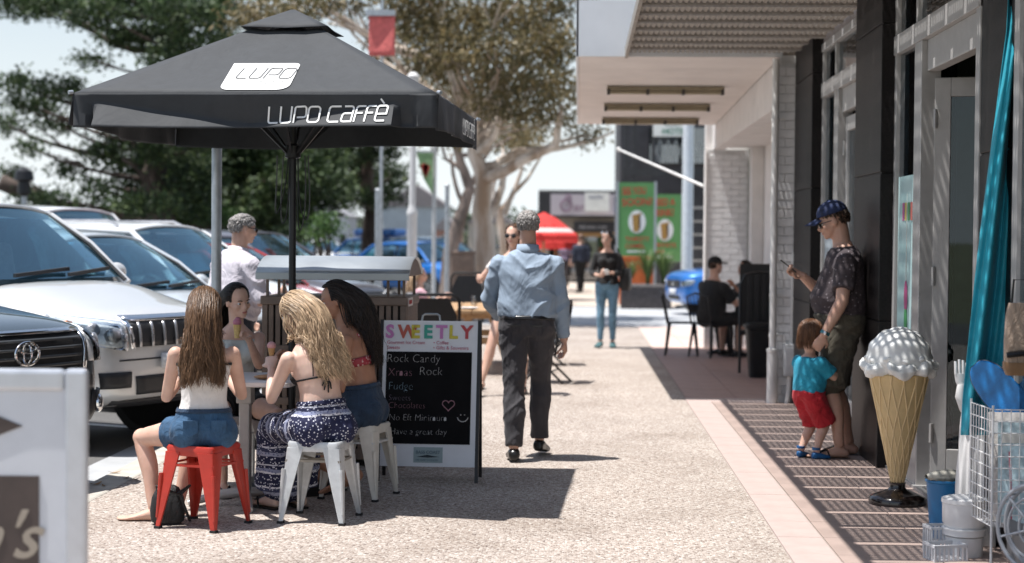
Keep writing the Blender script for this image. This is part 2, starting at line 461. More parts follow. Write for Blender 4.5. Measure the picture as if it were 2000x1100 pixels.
# room behind the glass
rm = MB()
rm.span((.41, 4.5, -.02), (4.2, 16.4, -.012))
rm.build('shop_floor', pm('shop_floor', (.25, .21, .17), .6), shop)
MB().span((4.0, 4.5, -.01), (4.1, 16.4, 3.4)).span((.41, 16.3, -.01), (4.0, 16.4, 3.4)).span((.41, 4.5, -.01), (4.0, 4.6, 3.4)).build('inner_wall', M_INT, shop)
MB().span((.3, 4.5, 3.41), (4.1, 16.4, 3.5)).build('ceiling', M_INT, shop)
MB().span((.5, 9.6, .0), (.95, 9.98, 1.15)).build('counter', pm('counter', (.35, .34, .31), .5), shop, bevel=.02)
MB().span((3.2, 9.5, 0), (3.9, 15.5, 2.0)).build('shelf_unit', pm('shelving', (.2, .17, .14), .7, var=.4, scale=5), shop, bevel=.01)
# posters stuck to the side lights
def poster_mat():
    m, t, b = nodes('poster_print')
    n = noise_node(t, 3, 2, stretch=(1, 1, 2))
    r = ramp(t, n.outputs['Fac'], [(.4, (.36, .55, .56)), (.6, (.48, .66, .66))]); t.links.new(r.outputs[0], b.inputs['Base Color'])
    b.inputs['Roughness'].default_value = .35; return m
pst = MB().span((-.008, 11.10, .62), (-.002, 11.72, 2.02)).build('window_poster', poster_mat(), shop)
for i, (c, z0, z1) in enumerate((((.45, .08, .22), 1.12, 1.30), ((.07, .35, .12), .98, 1.13), ((.6, .5, .08), .85, .98))):
    MB().ell((-.012, 11.40, (z0+z1)/2), (.002, .06-.008*i, (z1-z0)/2+.02), 12, 8).build('printed_lolly', pm('lolly%d' % i, c, .5, var=0), pst, smooth=True)
MB().span((-.012, 11.396, .7), (-.009, 11.404, 1.9)).build('printed_stick', pm('stick', (.7, .7, .66), .5, var=0), pst)
for i, c in enumerate(((.5, .12, .1), (.08, .3, .12), (.55, .42, .08), (.45, .1, .25))):
    MB().span((-.012, 11.22+.09*i, 1.72), (-.009, 11.28+.09*i, 1.84)).build('printed_letter', pm('pl%d' % i, c, .5, var=0), pst)
pst2 = MB().span((-.008, 14.62, .95), (-.002, 15.2, 1.7)).build('window_poster', pm('poster2', (.40, .46, .50), .4, var=.5, scale=8), shop)

# sunshade: bearers, outriggers and fine fins
ss = thing('sunshade', 'brown slatted metal sunshade over the shop doorway', 'sunshade', (0, 0, 3.40))
x0, x1 = .46, 2.16
NP = 21; PL = .5; YS = 6.1
fin = MB(); nf = 37
for k in range(nf):
    x = x0+.02+(x1-x0-.04)*k/(nf-1)
    fin.box((x, 0, 0), (.027, PL-.065, .010), M.Rotation(R(18), 3, 'Y'))
for k in range(9):
    fin.box(((x0+x1)/2, -.19+.38*k/8, .012), (x1-x0, .024, .008))
fin.span((x0, -PL/2+.034, -.022), (x1, -PL/2+.060, .022)).span((x0, PL/2-.060, -.022), (x1, PL/2-.034, .022))
pan0 = None
for i in range(NP):
    if pan0 is None: pan0 = fin.build('louvre_panel', M_SHADE, ss); o = pan0
    else: o = pan0.copy(); COL.objects.link(o)
    o.location = (0, YS+PL*(i+.5), .0)
MB().span((x0-.03, YS, -.05), (x0, YS+NP*PL, .045)).build('edge_beam', M_SHADE, ss)
for y in (6.2, 9.1, 12.4, 16.45):
    MB().span((x0, y, .03), (x1+.05, y+.05, .10)).build('outrigger', M_SHADE, ss)

# ================================================================ white building with footpath canopy
M_WHITE = pm('white_paint', (.76, .73, .71), .8, var=.08, scale=3, bump=.08, bscale=40)
M_WBRICK = pm('painted_brick', (.78, .78, .79), .75, var=.09, scale=10, bump=.12, bscale=30)
M_MORT = pm('painted_mortar', (.68, .68, .68), .85, var=.15, scale=10)
M_SOFF = pm('soffit', (.79, .735, .70), .8, var=.07, scale=2)
M_FASC = pm('fascia_white', (.78, .80, .82), .6, var=.05, scale=2)
wb = thing('canopy_building', 'white painted building with boxed canopy over the footpath', 'building', (0, 0, 0))
m = MB()
m.add([(-.02, 16.5, 3.36), (1.93, 16.5, 3.36), (1.93, 24.4, 3.24), (-.02, 24.4, 3.24), (-.02, 16.5, 3.88), (1.93, 16.5, 3.88), (1.93, 24.4, 3.76), (-.02, 24.4, 3.76)],
      [(0, 1, 2, 3), (4, 7, 6, 5), (0, 4, 5, 1), (1, 5, 6, 2), (2, 6, 7, 3), (3, 7, 4, 0)])
m.build('canopy', M_SOFF, wb)
MB().add([(-.04, 16.47, 3.355), (1.95, 16.47, 3.355), (1.95, 16.47, 3.90), (-.04, 16.47, 3.90), (-.04, 16.495, 3.355), (1.95, 16.495, 3.355), (1.95, 16.495, 3.90), (-.04, 16.495, 3.90)],
         [(0, 1, 2, 3), (4, 7, 6, 5), (0, 4, 5, 1), (2, 6, 7, 3), (0, 3, 7, 4), (1, 5, 6, 2)]).build('fascia', M_FASC, wb)
MB().add([(-.045, 16.47, 3.35), (-.022, 16.47, 3.35), (-.022, 24.45, 3.23), (-.045, 24.45, 3.23), (-.045, 16.47, 3.9), (-.022, 16.47, 3.9), (-.022, 24.45, 3.78), (-.045, 24.45, 3.78)],
         [(0, 1, 2, 3), (4, 7, 6, 5), (0, 4, 5, 1), (1, 5, 6, 2), (2, 6, 7, 3), (3, 7, 4, 0)]).build('fascia', M_FASC, wb)
# soffit boards
for i in range(8):
    y0 = 16.52+i*.985; zz = 3.36-.12*(y0-16.5)/7.9
    MB().add([(0.14, y0, zz-.006), (1.925, y0, zz-.006), (1.925, y0+.975, zz-.021), (0.14, y0+.975, zz-.021), (0.14, y0, zz+.01), (1.925, y0, zz+.01), (1.925, y0+.975, zz-.005), (0.14, y0+.975, zz-.005)],
             [(3, 2, 1, 0), (4, 5, 6, 7), (0, 1, 5, 4), (1, 2, 6, 5), (2, 3, 7, 6), (3, 0, 4, 7)]).build('soffit_board', M_SOFF, wb)
M_FIT = pm('batten_fitting', (.25, .21, .14), .6, var=.2); M_TUBE = pm('tube_light_off', (.33, .28, .19), .4, var=.1)
for y in (19.15, 21.2, 23.2):
    zz = 3.36-.12*(y-16.5)/7.9
    t_ = thing('batten_light', 'unlit batten light on the canopy underside, %s' % {19.15: 'nearest of three', 21.2: 'middle of three', 23.2: 'farthest of three'}[y], 'light', (.96, y, zz-.016), 0, 'batten lights under the canopy')
    MB().span((-.66, -.05, -.05), (.66, .05, 0)).build('housing', M_FIT, t_, bevel=.006)
    for s in (-.025, .025): MB().tube([(-.62, s, -.068), (.62, s, -.068)], .016, 8).build('tube', M_TUBE, t_, smooth=True)
    for s in (-.64, -.2, .2, .64): MB().box((s, 0, -.06), (.035, .105, .06)).build('clip', pm('clip', (.05, .045, .04), .6), t_)
MB().span((1.94, 16.6, 2.90), (2.12, 24.9, 3.9)).build('beam', M_WHITE, wb, bevel=.01)
MB().span((2.121, 16.76, 2.93), (2.8, 24.79, 3.0)).build('bay_ceiling', M_WHITE, wb)
MB().span((2.64, 16.76, 0), (2.8, 24.78, 2.93)).build('bay_wall', M_WHITE, wb)
MB().span((2.46, 24.3, 0), (2.635, 24.62, 2.93)).build('pilaster', M_WHITE, wb, bevel=.008)
MB().span((2.2, 16.52, 0), (6, 25.2, 4.6)).build('upper_mass', M_WHITE, wb) if False else None
def brickwork(parent, x0, x1, y, z0, z1, wall_name, side_left=False, dep=.11):
    core = MB().span((x0+.012, y+.012, z0), (x1-.004, y+.25, z1)).build(wall_name, M_MORT, parent)
    L, Hc = .24, .086; first = {}
    n = int((z1-z0)/Hc)
    for i in range(n):
        x = x0 - (L/2 if i % 2 else 0)
        while x < x1-.02:
            a, b = max(x, x0), min(x+L-.011, x1)
            if b-a > .03:
                key = round(b-a, 3)
                if key not in first:
                    first[key] = MB().span((0, 0, 0), (b-a, dep, Hc-.011)).build('brick', M_WBRICK, core, bevel=.004); o = first[key]
                else:
                    o = first[key].copy(); COL.objects.link(o)
                o.location = (a, y+random.uniform(-.0012, .0012), z0+i*Hc)
            x += L
    return core
brickwork(wb, 1.88, 2.19, 16.52, 0, 3.30, 'brick_pillar')
brickwork(wb, 1.86, 2.46, 24.80, 0, 2.90, 'wing_wall')
MB().span((1.84, 24.78, 0), (1.862, 25.1, 2.9)).build('corner_trim', M_WHITE, wb)
MB().span((1.86, 25.06, 0), (6, 25.3, 4.4)).build('end_wall', M_WHITE, wb)
MB().span((2.2, 16.78, 3.91), (6, 25.05, 4.6)).build('parapet', M_WHITE, wb)
# downpipe and meter box
M_PIPE = pm('white_pipe', (.72, .71, .69), .45, var=.1, scale=6)
dp = thing('downpipe', 'white downpipe running down the painted brick pillar', 'pipe', (1.885, 16.44, 0))
MB().tube([(0, 0, .5), (0, 0, 3.33)], .034, 14).build('pipe', M_PIPE, dp, smooth=True)
MB().lathe([(.054, 0), (.054, .50), (.06, .505), (.06, .53), (.035, .54)], 18).build('boot', M_PIPE, dp, smooth=True)
for z in (.66, 1.05, 1.9, 2.75):
    MB().lathe([(.038, -.015), (.04, 0), (.038, .015)], 14, (0, 0, z)).box((.05, .02, z), (.09, .04, .02)).build('bracket', M_PIPE, dp, smooth=True)
mb_ = thing('meter_box', 'small white meter box with conduit on the brick pillar foot', 'meter box', (2.045, 16.43, 0))
MB().span((-.055, -.05, .27), (.07, .06, .58)).build('box', pm('meter_grey', (.55, .56, .57), .5), mb_, bevel=.008)
MB().span((-.04, -.058, .30), (.055, -.051, .55)).build('lid', pm('meter_lid', (.62, .63, .64), .45), mb_, bevel=.004)
MB().tube([(.03, .04, .58), (.03, .04, 1.38), (.035, .05, 1.45), (.06, .07, 1.48), (.09, .075, 1.48)], .016, 10).build('conduit', M_PIPE, mb_, smooth=True)
MB().tube([(.01, .01, .27), (.0, .01, .12), (-.02, -.0, .0)], .028, 10).build('lower_conduit', M_PIPE, mb_, smooth=True)

# ================================================================ further buildings
M_DARK = pm('dark_steel', (.03, .032, .036), .5, var=.3); M_DGL = mat_glass('dark_glass', (.18, .26, .28), .18)
fb = thing('dark_frame_building', 'dark two storey building with steel frame behind the green banners', 'building', (0, 46, 0))
MB().span((1.15, 2.0, 0), (7, 9, 6.2)).build('wall', pm('dark_wall', (.045, .047, .055), .8, var=.3, scale=2), fb)
for x in (1.2, 1.42, 1.95, 2.9, 3.9): MB().span((x, 0, 0), (x+.1, .12, 6.2)).build('column', M_DARK, fb)
for z in (3.3, 4.9): MB().span((1.15, -.02, z), (6, .14, z+.2)).build('floor_beam', M_DARK, fb)
MB().span((1.96, 1.90, 3.75), (4.6, 1.96, 4.75)).build('window', M_DGL, fb)
lat = MB()
for i in range(12):
    lat.bar((2.05+.22*i, 1.85, 3.75), (2.05+.22*(i+1), 1.85, 4.4), .02, .02).bar((2.05+.22*(i+1), 1.83, 3.75), (2.05+.22*i, 1.83, 4.4), .02, .02)
lat.build('lattice_rail', pm('pale_steel', (.4, .45, .47), .5), fb)
sg = MB().span((1.98, -.12, 4.38), (3.0, -.04, 4.9)).build('sign_board', pm('sign_white', (.75, .78, .76), .5), fb)
text(sg, 'SMITH', .22, frame((2.30, -.125, 4.68), (1, 0, 0), (0, 0, 1)), pm('sign_green', (.03, .18, .12), .5, var=0), offset=.006)
text(sg, 'HOTEL', .22, frame((2.22, -.125, 4.44), (1, 0, 0), (0, 0, 1)), pm('sign_green', (.03, .18, .12), .5, var=0), offset=.006)
for k in range(5): MB().span((2.4+.1*k, -.6-.3*k, 1.0+.35*k), (5.5, -.35-.3*k, 1.06+.35*k)).build('stair_tread', pm('tread', (.3, .3, .3), .7), fb)
wc = thing('white_column', 'slim white steel column left of the white brick wall', 'column', (*gp(1343, 592, 0).to_2d()*1.0, 0))
wc.location = (vat(1343, 400, 40).x, 40, 0)
MB().tube([(0, 0, 0), (0, 0, 5)], .13, 14).build('shaft', pm('column_white', (.6, .64, .68), .5), wc, smooth=True)
MB().span((-.25, -.25, 0), (.25, .25, .04)).build('base_plate', M_DARK, wc)
aw = thing('angled_flagpole', 'white pole slanting out from the end of the white wall', 'pole', (0, 0, 0))
a, b = px(1382, 367, 25.1), px(1208, 292, 27.5)
MB().tube([a, a.lerp(b, .5), b], [.022, .02, .017], 10).build('shaft', M_PIPE, aw, smooth=True)
MB().ell(b, .04, 10, 8).build('finial', M_PIPE, aw, smooth=True)
MB().box(a, (.12, .12, .16)).build('wall_bracket', M_DARK, aw)

# shop row closing the street
sr = thing('far_shop_row', 'distant shop with lilac grey sign band and dark awning front', 'building', (0, 62, 0))
MB().span((-1.5, .6, 0), (9, 6, 3.4)).build('wall', pm('far_wall', (.30, .28, .25), .85, var=.15), sr)
MB().span((-1.5, .1, 2.38), (9, .59, 3.32)).build('fascia', M_DARK, sr)
sgn = MB().span((-1.05, .02, 2.46), (1.9, .095, 3.24)).build('sign_board', pm('lilac_sign', (.50, .47, .52), .6, var=.05), sr)
m = MB(); m.tube([(-.48+.2*math.cos(a), 0, 2.82+.2*math.sin(a)) for a in np.linspace(0, 2*math.pi, 18)[:-1]], .025, 6, closed=True)
m.tube([(-.40+.1*math.cos(a), 0, 3.1+.09*math.sin(a)) for a in np.linspace(0, 2*math.pi, 14)[:-1]], .022, 6, closed=True)
m.bar((-.48, 0, 2.82), (-.38, 0, 2.9), .03, .03); m.build('clock_mark', pm('sign_plum', (.22, .13, .20), .6, var=0), sgn)
text(sgn, 'em.T', .46, frame((-.2, .012, 2.62), (1, 0, 0), (0, 0, 1)), pm('sign_plum', (.22, .13, .20), .6, var=0))
sb = MB().span((.2, -.12, 2.62), (1.1, -.04, 3.3)).build('small_sign', pm('sign_white', (.75, .78, .76), .5), sr)
text(sb, 'BAKERY', .15, frame((.36, -.125, 3.08), (1, 0, 0), (0, 0, 1)), pm('sign_ink', (.2, .22, .3), .6, var=0), offset=.004)
for i, c in enumerate(((.08, .18, .42), (.5, .62, .7), (.06, .1, .2), (.2, .45, .4))):
    MB().span((1.28+.28*(i % 2), -.02, 2.55+.32*(i//2)), (1.53+.28*(i % 2), .018, 2.83+.32*(i//2))).build('picture_panel', pm('pp%d' % i, c, .5, var=.2), sgn)
db = MB().span((-.2, -.05, 1.85), (1.5, .1, 2.25)).build('awning_sign', pm('black_sign', (.02, .02, .024), .5, var=0), sr)
text(db, 'FISH AND CHIPS', .14, frame((.0, -.055, 1.98), (1, 0, 0), (0, 0, 1)), pm('sign_grey', (.35, .36, .38), .6, var=0), offset=.002)
for x in (-1.1, .2, 1.5, 2.8): MB().span((x, .5, .1), (x+1.1, .62, 1.8)).build('window', M_DGL, sr)
MB().span((-.2, .45, 1.68), (1.5, .6, 1.84)).build('timber_lintel', pm('timber_tan', (.35, .22, .1), .7), sr)

# far houses beyond the car park
M_PALE = [pm('house_%d' % i, c, .85, var=.1, scale=1) for i, c in enumerate(((.52, .54, .55), (.55, .50, .42), (.45, .50, .52), (.40, .22, .17)))]
houses = [(-19.5, 120, 6.0, 4.6, 0, 'grey gabled house far behind the parked cars'),
          (-12.5, 128, 5.0, 5.8, 2, 'tall pale block in the distance left of the lamp post'),
          (-9.3, 118, 1.7, 3.2, 3, 'small brick red house front far beyond the banner'),
          (-6.6, 125, 3.2, 4.0, 1, 'cream coloured house far behind the gum tree'),
          (-27, 118, 8, 4.2, 1, 'cream house seen under the dark pine branches')]
for (x, y, wd, h, k, lab) in houses:
    t_ = thing('far_house', lab, 'house', (x, y, -.1), 0, 'houses beyond the car park')
    MB().span((-wd/2, 0, 0), (wd/2, 5, h*.7)).build('wall', M_PALE[k], t_)
    MB().prism([(-wd/2-.2, -.2, h*.7), (wd/2+.2, -.2, h*.7), (0, -.2, h)], (0, 5.4, 0)).build('roof', pm('roof_%d' % k, (.22, .20, .2) if k else (.3, .3, .32), .8), t_)
    for i in range(max(1, int(wd/1.6))):
        wx = -wd/2+.5+1.6*i
        MB().span((wx, -.04, .9), (wx+.8, .0, 1.9)).build('window', M_DGL, t_)
    MB().span((wd/2-.55, -.04, 0), (wd/2-.1, 0, 1.9)).build('door', M_DARK, t_)
# ================================================================ TREES
def mat_leaf(name, cols, rough=.6, transl=.25):
    m, t, b = nodes(name)
    a = t.nodes.new('ShaderNodeAttribute'); a.attribute_name = 'rnd'
    k = len(cols)
    r = ramp(t, a.outputs['Fac'], [(i/(k-1), c) for i, c in enumerate(cols)])
    t.links.new(r.outputs[0], b.inputs['Base Color']); b.inputs['Roughness'].default_value = rough
    tr = t.nodes.new('ShaderNodeBsdfTranslucent'); t.links.new(r.outputs[0], tr.inputs[0])
    mx = t.nodes.new('ShaderNodeMixShader'); mx.inputs[0].default_value = transl
    o = t.nodes['Material Output']; t.links.new(b.outputs[0], mx.inputs[1]); t.links.new(tr.outputs[0], mx.inputs[2]); t.links.new(mx.outputs[0], o.inputs[0])
    return m
def mesh_np(name, v, f, rnd=None, nper=4):
    me = bpy.data.meshes.new(name); nv, nf = len(v), len(f)
    me.vertices.add(nv); me.vertices.foreach_set('co', np.asarray(v, np.float32).ravel())
    me.loops.add(nf*nper); me.polygons.add(nf)
    me.loops.foreach_set('vertex_index', np.asarray(f, np.int32).ravel())
    me.polygons.foreach_set('loop_start', np.arange(0, nf*nper, nper, dtype=np.int32))
    me.update(calc_edges=True)
    if rnd is not None:
        at = me.attributes.new('rnd', 'FLOAT', 'POINT'); at.data.foreach_set('value', np.asarray(rnd, np.float32))
    return me
def crown_mesh(name, pads, leaf, per, aspect=.45, droop=0.0, up=0.0, seed=1, shell=.5):
    """pads: (center, (rx,ry,rz)); small bent leaves in clumps through the pad's volume"""
    rg = np.random.default_rng(seed); C, D, W, RN = [], [], [], []
    for c, r in pads:
        vol = r[0]*r[1]*r[2]
        ncl = max(5, int(per*(vol**.62)))
        p = rg.normal(size=(ncl, 3)); p /= np.linalg.norm(p, axis=1)[:, None]
        p *= (rg.random(ncl)**(1/3.0)*(1-shell*.0))[:, None]
        p = np.where(rg.random((ncl, 1)) < shell, p/np.maximum(np.linalg.norm(p, axis=1)[:, None], .3)*rg.uniform(.75, 1.05, (ncl, 1)), p)
        cen = np.array(c)+p*np.array(r)
        k = 16
        q = rg.normal(size=(ncl, k, 3))*leaf*1.5*np.array((1, 1, .6))
        pos = (cen[:, None, :]+q).reshape(-1, 3)
        d = rg.normal(size=(ncl, k, 3)); d = d+p[:, None, :]*1.2
        d[..., 2] += up-droop*1.6
        d = d.reshape(-1, 3); d /= np.linalg.norm(d, axis=1)[:, None]
        C.append(pos); D.append(d); W.append(leaf*rg.uniform(.6, 1.4, len(pos)))
        RN.append(np.clip(np.repeat(rg.random(ncl), k)*.7+rg.random(len(pos))*.3, 0, 1))
    C, D, W, RN = np.concatenate(C), np.concatenate(D), np.concatenate(W), np.concatenate(RN)
    n = len(C)
    s = np.cross(D, rg.normal(size=(n, 3))); s /= np.linalg.norm(s, axis=1)[:, None]
    L = W[:, None]*D; S = W[:, None]*aspect*.5*s
    v = np.stack([C-L*.5, C+S, C+L*.5, C-S], 1).reshape(-1, 3)
    f = np.arange(4*n).reshape(-1, 4)
    return mesh_np(name, v, f, np.repeat(RN, 4))
def limb_pts(a, b, wob, n=6, sag=0):
    a, b = V(a), V(b); L = (b-a).length; out = []
    o1 = V((random.uniform(-1, 1), random.uniform(-1, 1), random.uniform(-.6, .6)))*wob*L
    o2 = V((random.uniform(-1, 1), random.uniform(-1, 1), random.uniform(-.6, .6)))*wob*L
    for i in range(n+1):
        t = i/n; p = a.lerp(b, t)+o1*math.sin(math.pi*t)+o2*math.sin(2*math.pi*t)*.6; p.z -= sag*math.sin(math.pi*t); out.append(p)
    return out
def bark_mat(name, c0, c1, scale=3, st=(1, 1, .25)):
    m, t, b = nodes(name); n = noise_node(t, scale, 6, stretch=st)
    r = ramp(t, n.outputs['Fac'], [(.35, c0), (.62, c1)]); t.links.new(r.outputs[0], b.inputs['Base Color'])
    b.inputs['Roughness'].default_value = .85; bumpn(t, b, n.outputs['Fac'], .5, .06); return m
M_CBARK = bark_mat('cypress_bark', (.035, .025, .02), (.10, .072, .058))
M_EBARK = bark_mat('gum_bark', (.32, .22, .15), (.74, .66, .58), 2.2)
M_CYP = mat_leaf('cypress_leaf', [(.009, .019, .008), (.024, .047, .015), (.05, .088, .024), (.11, .15, .04)], .65, .12)
M_EUC = mat_leaf('gum_leaf', [(.05, .05, .022), (.12, .105, .045), (.21, .165, .075), (.34, .26, .13)], .5, .3)
M_BUSH = mat_leaf('bush_leaf', [(.02, .05, .015), (.06, .13, .03), (.12, .2, .05)], .6, .25)

def make_tree(name, label, base, forks, pads_px, zr, leaf, per, mleaf, mbark, group, tr=.35, seed=1, droop=0, up=0, aspect=.45, flat=1.0, extra=(), shell=.5, subl=2):
    """forks: list of (u,v,Z) for the trunk line; pads_px: (u,v,ru,rv[,Z]) foliage masses as seen, each given its own depth"""
    random.seed(seed)
    t_ = thing(name, label, 'tree', base, 0, group); b0 = V(base)
    pts = [V((0, 0, -.2))]+[px(*p)-b0 for p in forks]
    mb = MB(); rr = [tr*(1-.55*i/(len(pts)-1)) for i in range(len(pts))]; rr[0] = tr*1.25
    # smooth the trunk a little
    fine = []; fr = []
    for i in range(len(pts)-1):
        seg = limb_pts(pts[i], pts[i+1], .03, 4)
        for j, p in enumerate(seg[:-1]): fine.append(p); fr.append(rr[i]+(rr[i+1]-rr[i])*j/4)
    fine.append(pts[-1]); fr.append(rr[-1])
    mb.tube(fine, fr, 10)
    pads = []
    for q in pads_px:
        u, v, ru, rv = q[:4]
        Z = q[4] if len(q) > 4 else random.uniform(*zr)
        c = px(u, v, Z)-b0; k = Z/FPX
        r = (ru*k, ru*k*random.uniform(.75, 1.15), rv*k*flat); pads.append((tuple(c), r))
        # limb from the trunk to the mass, with sub-branches inside
        j = min(range(len(fine)), key=lambda i: (fine[i]-c).length+abs(fine[i].z-(c.z-.25*(c-fine[i]).length))*.8)
        a = fine[j]; L = (c-a).length
        lp = limb_pts(a, c, .07, 7, sag=.04*L)
        r0 = max(.03, min(fr[j]*.6, .02+.018*L)); mb.tube(lp, [r0*(1-.75*i/7) for i in range(8)], 7)
        for _ in range(subl+int(ru*k)):
            e = V(c)+V((random.uniform(-1, 1)*r[0], random.uniform(-1, 1)*r[1], random.uniform(-.6, 1)*r[2]))*.9
            s = lp[random.choice((4, 5, 6))]
            mb.tube(limb_pts(s, e, .1, 4), [r0*.38*(1-.7*i/4) for i in range(5)], 5)
    for (pl, r0, r1) in extra:
        P = [px(*p)-b0 for p in pl]; F_ = []
        for i in range(len(P)-1): F_ += limb_pts(P[i], P[i+1], .04, 3)[:-1]
        F_.append(P[-1]); mb.tube(F_, [r0+(r1-r0)*i/(len(F_)-1) for i in range(len(F_))], 8)
    mb.build('trunk', mbark, t_, smooth=True, ang=180)
    me = crown_mesh('crown', pads, leaf, per, aspect, droop, up, seed)
    link('crown', me, mleaf, t_)
    return t_
def base_at(u, Z, z=-.12):
    p = px(u, 480, Z); return (p.x, p.y, z)

cypA = [(30, 8, 70, 26), (110, 10, 70, 26), (190, 26, 70, 30), (260, 12, 90, 30), (350, 22, 80, 34), (430, 25, 60, 40), (300, 70, 70, 28), (225, 75, 45, 16), (380, 85, 70, 32), (445, 95, 50, 30), (320, 118, 48, 24), (350, 158, 48, 24), (420, 140, 60, 26), (180, 118, 30, 12), (30, 160, 45, 16), (105, 170, 60, 18), (165, 190, 45, 18), (60, 205, 60, 18), (200, 215, 45, 20), (15, 245, 40, 16), (110, 240, 45, 14), (60, 290, 26, 12), (130, 330, 30, 14), (20, 340, 30, 14), (210, 300, 50, 26), (270, 350, 60, 34), (190, 370, 40, 20), (330, 310, 70, 34), (300, 250, 60, 30), (380, 360, 60, 34), (90, 390, 60, 14), (250, 200, 50, 22), (300, 300, 50, 26, 44), (330, 360, 55, 26, 44), (290, 400, 60, 22, 44), (370, 410, 55, 20, 44), (240, 255, 45, 20, 44), (350, 220, 60, 30, 44), (400, 270, 60, 30, 44), (140, 410, 50, 12, 44)]
make_tree('cypress_tree', 'large dark cypress with layered branches at the left behind the cars', base_at(330, 46), [(318, 440, 46), (300, 350, 46), (325, 250, 46), (345, 120, 46), (350, 10, 46), (360, -120, 46)],
          [(a, b, c*.86, d*.9) for a, b, c, d in [q[:4] for q in cypA]]+[(300, -60, 120, 40), (420, -50, 90, 40), (160, -50, 100, 40), (40, -60, 80, 40)], (43, 49), .14, 230, M_CYP, M_CBARK, 'dark cypress trees', .42, 11, up=.5,
          extra=(([(0, 355, 44), (80, 385, 44.5), (160, 425, 45), (190, 450, 45)], .22, .1), ([(318, 430, 46), (300, 380, 45.5), (270, 330, 45), (240, 310, 45)], .14, .05), ([(318, 420, 46), (340, 360, 46), (370, 335, 46)], .12, .05)))
cypB = [(340, 330, 60, 34), (350, 390, 60, 30), (300, 400, 50, 24), (400, 340, 60, 34), (440, 330, 60, 34), (380, 390, 60, 30), (250, 410, 50, 16), (420, 300, 60, 30), (480, 330, 70, 34), (540, 310, 70, 34), (600, 345, 70, 34), (450, 380, 70, 36), (530, 395, 70, 34), (600, 300, 60, 26), (640, 385, 50, 24), (390, 420, 60, 26), (480, 425, 60, 24), (560, 425, 50, 20), (500, 250, 90, 40), (580, 240, 80, 40), (420, 230, 80, 40), (650, 250, 60, 40), (520, 150, 90, 50), (450, 160, 60, 40)]
make_tree('cypress_tree', 'dark cypress mass directly behind the black umbrella pole', base_at(540, 56), [(540, 440, 56), (530, 330, 56), (540, 200, 56), (530, 60, 56)], cypB, (52, 60), .19, 210, M_CYP, M_CBARK, 'dark cypress trees', .5, 12, up=.4)
cypC = [(690, 310, 50, 14), (740, 300, 40, 16), (680, 345, 44, 16), (735, 352, 56, 16), (770, 335, 30, 16), (650, 320, 40, 20), (700, 385, 50, 12), (755, 385, 36, 10), (650, 365, 36, 14), (720, 250, 70, 26), (770, 250, 40, 26), (690, 200, 60, 26)]
make_tree('cypress_tree', 'cypress with bare lower trunk between umbrella pole and lamp post', base_at(725, 60), [(724, 480, 60), (727, 410, 60), (716, 360, 60), (720, 280, 60), (725, 200, 60)], cypC, (57, 63), .19, 140, M_CYP, M_CBARK, 'dark cypress trees', .36, 13, up=.4)
gum = [(500, 30, 46, 30), (545, 12, 40, 22), (610, 8, 50, 18), (690, 14, 40, 16), (800, 14, 60, 26), (770, 70, 40, 26), (830, 60, 60, 32), (900, 30, 70, 34), (985, 30, 70, 36), (1060, 40, 60, 36), (890, 95, 70, 34), (965, 95, 70, 34), (1045, 100, 60, 34), (1095, 90, 40, 50), (840, 120, 50, 28), (800, 150, 40, 26), (905, 150, 60, 28), (985, 160, 60, 30), (1060, 165, 50, 30), (1100, 170, 34, 30), (870, 180, 34, 16), (960, 205, 44, 18), (1045, 215, 50, 20), (1085, 235, 36, 16), (1150, 265, 30, 14), (750, 110, 30, 20)]
make_tree('gum_tree', 'spreading gum tree with pale limbs above the walking man', base_at(945, 33, 0), [(948, 520, 33), (940, 420, 33), (945, 350, 33), (925, 300, 33), (930, 250, 33)],
          gum+[(850, -60, 120, 50), (1000, -60, 120, 50), (620, -50, 100, 40), (1090, -20, 60, 40)], (30, 36), .13, 270, M_EUC, M_EBARK, 'gum trees along the kerb', .24, 21, droop=.5, aspect=.32,
          extra=(([(945, 350, 33), (985, 335, 32.5), (1040, 305, 32), (1085, 285, 32), (1092, 240, 32), (1098, 205, 32)], .13, .05), ([(950, 330, 33), (1010, 295, 33), (1090, 290, 33.5), (1150, 275, 34), (1200, 258, 34)], .09, .02),
                 ([(940, 300, 33), (960, 250, 33), (985, 215, 33), (1020, 185, 33)], .13, .04), ([(930, 290, 33), (920, 230, 33.5), (900, 180, 34), (880, 120, 34)], .13, .04),
                 ([(930, 300, 33), (965, 270, 32), (975, 225, 31.5), (985, 190, 31.5)], .08, .03), ([(880, 130, 34), (820, 110, 34), (740, 85, 34), (690, 50, 34), (640, 15, 34), (600, -20, 34)], .11, .05), ([(740, 88, 34), (700, 60, 34.5), (640, 45, 35)], .05, .02),
                 ([(948, 440, 33), (975, 380, 33.4), (985, 340, 33.6), (1010, 310, 34)], .10, .04), ([(985, 420, 34), (1000, 380, 34), (1030, 350, 34), (1060, 300, 34)], .06, .02)))
gum2 = [(900, 250, 50, 26), (860, 230, 44, 24), (930, 220, 50, 24), (850, 270, 36, 14), (985, 250, 40, 14), (1020, 260, 36, 12)]
make_tree('gum_tree', 'leaning dark trunked gum tree just left of the pale gum', base_at(868, 42, 0), [(880, 490, 42), (900, 420, 42), (918, 370, 42), (900, 320, 42), (880, 260, 42)], gum2, (40, 45), .16, 150, M_EUC, bark_mat('dark_gum_bark', (.09, .07, .06), (.28, .22, .19)), 'gum trees along the kerb', .2, 22, droop=.4, aspect=.32,
          extra=(([(918, 370, 42), (935, 330, 42), (960, 290, 42)], .08, .03), ([(900, 330, 42), (870, 310, 42), (858, 270, 42)], .06, .02), ([(905, 400, 42), (885, 340, 42), (882, 300, 42)], .06, .03)))
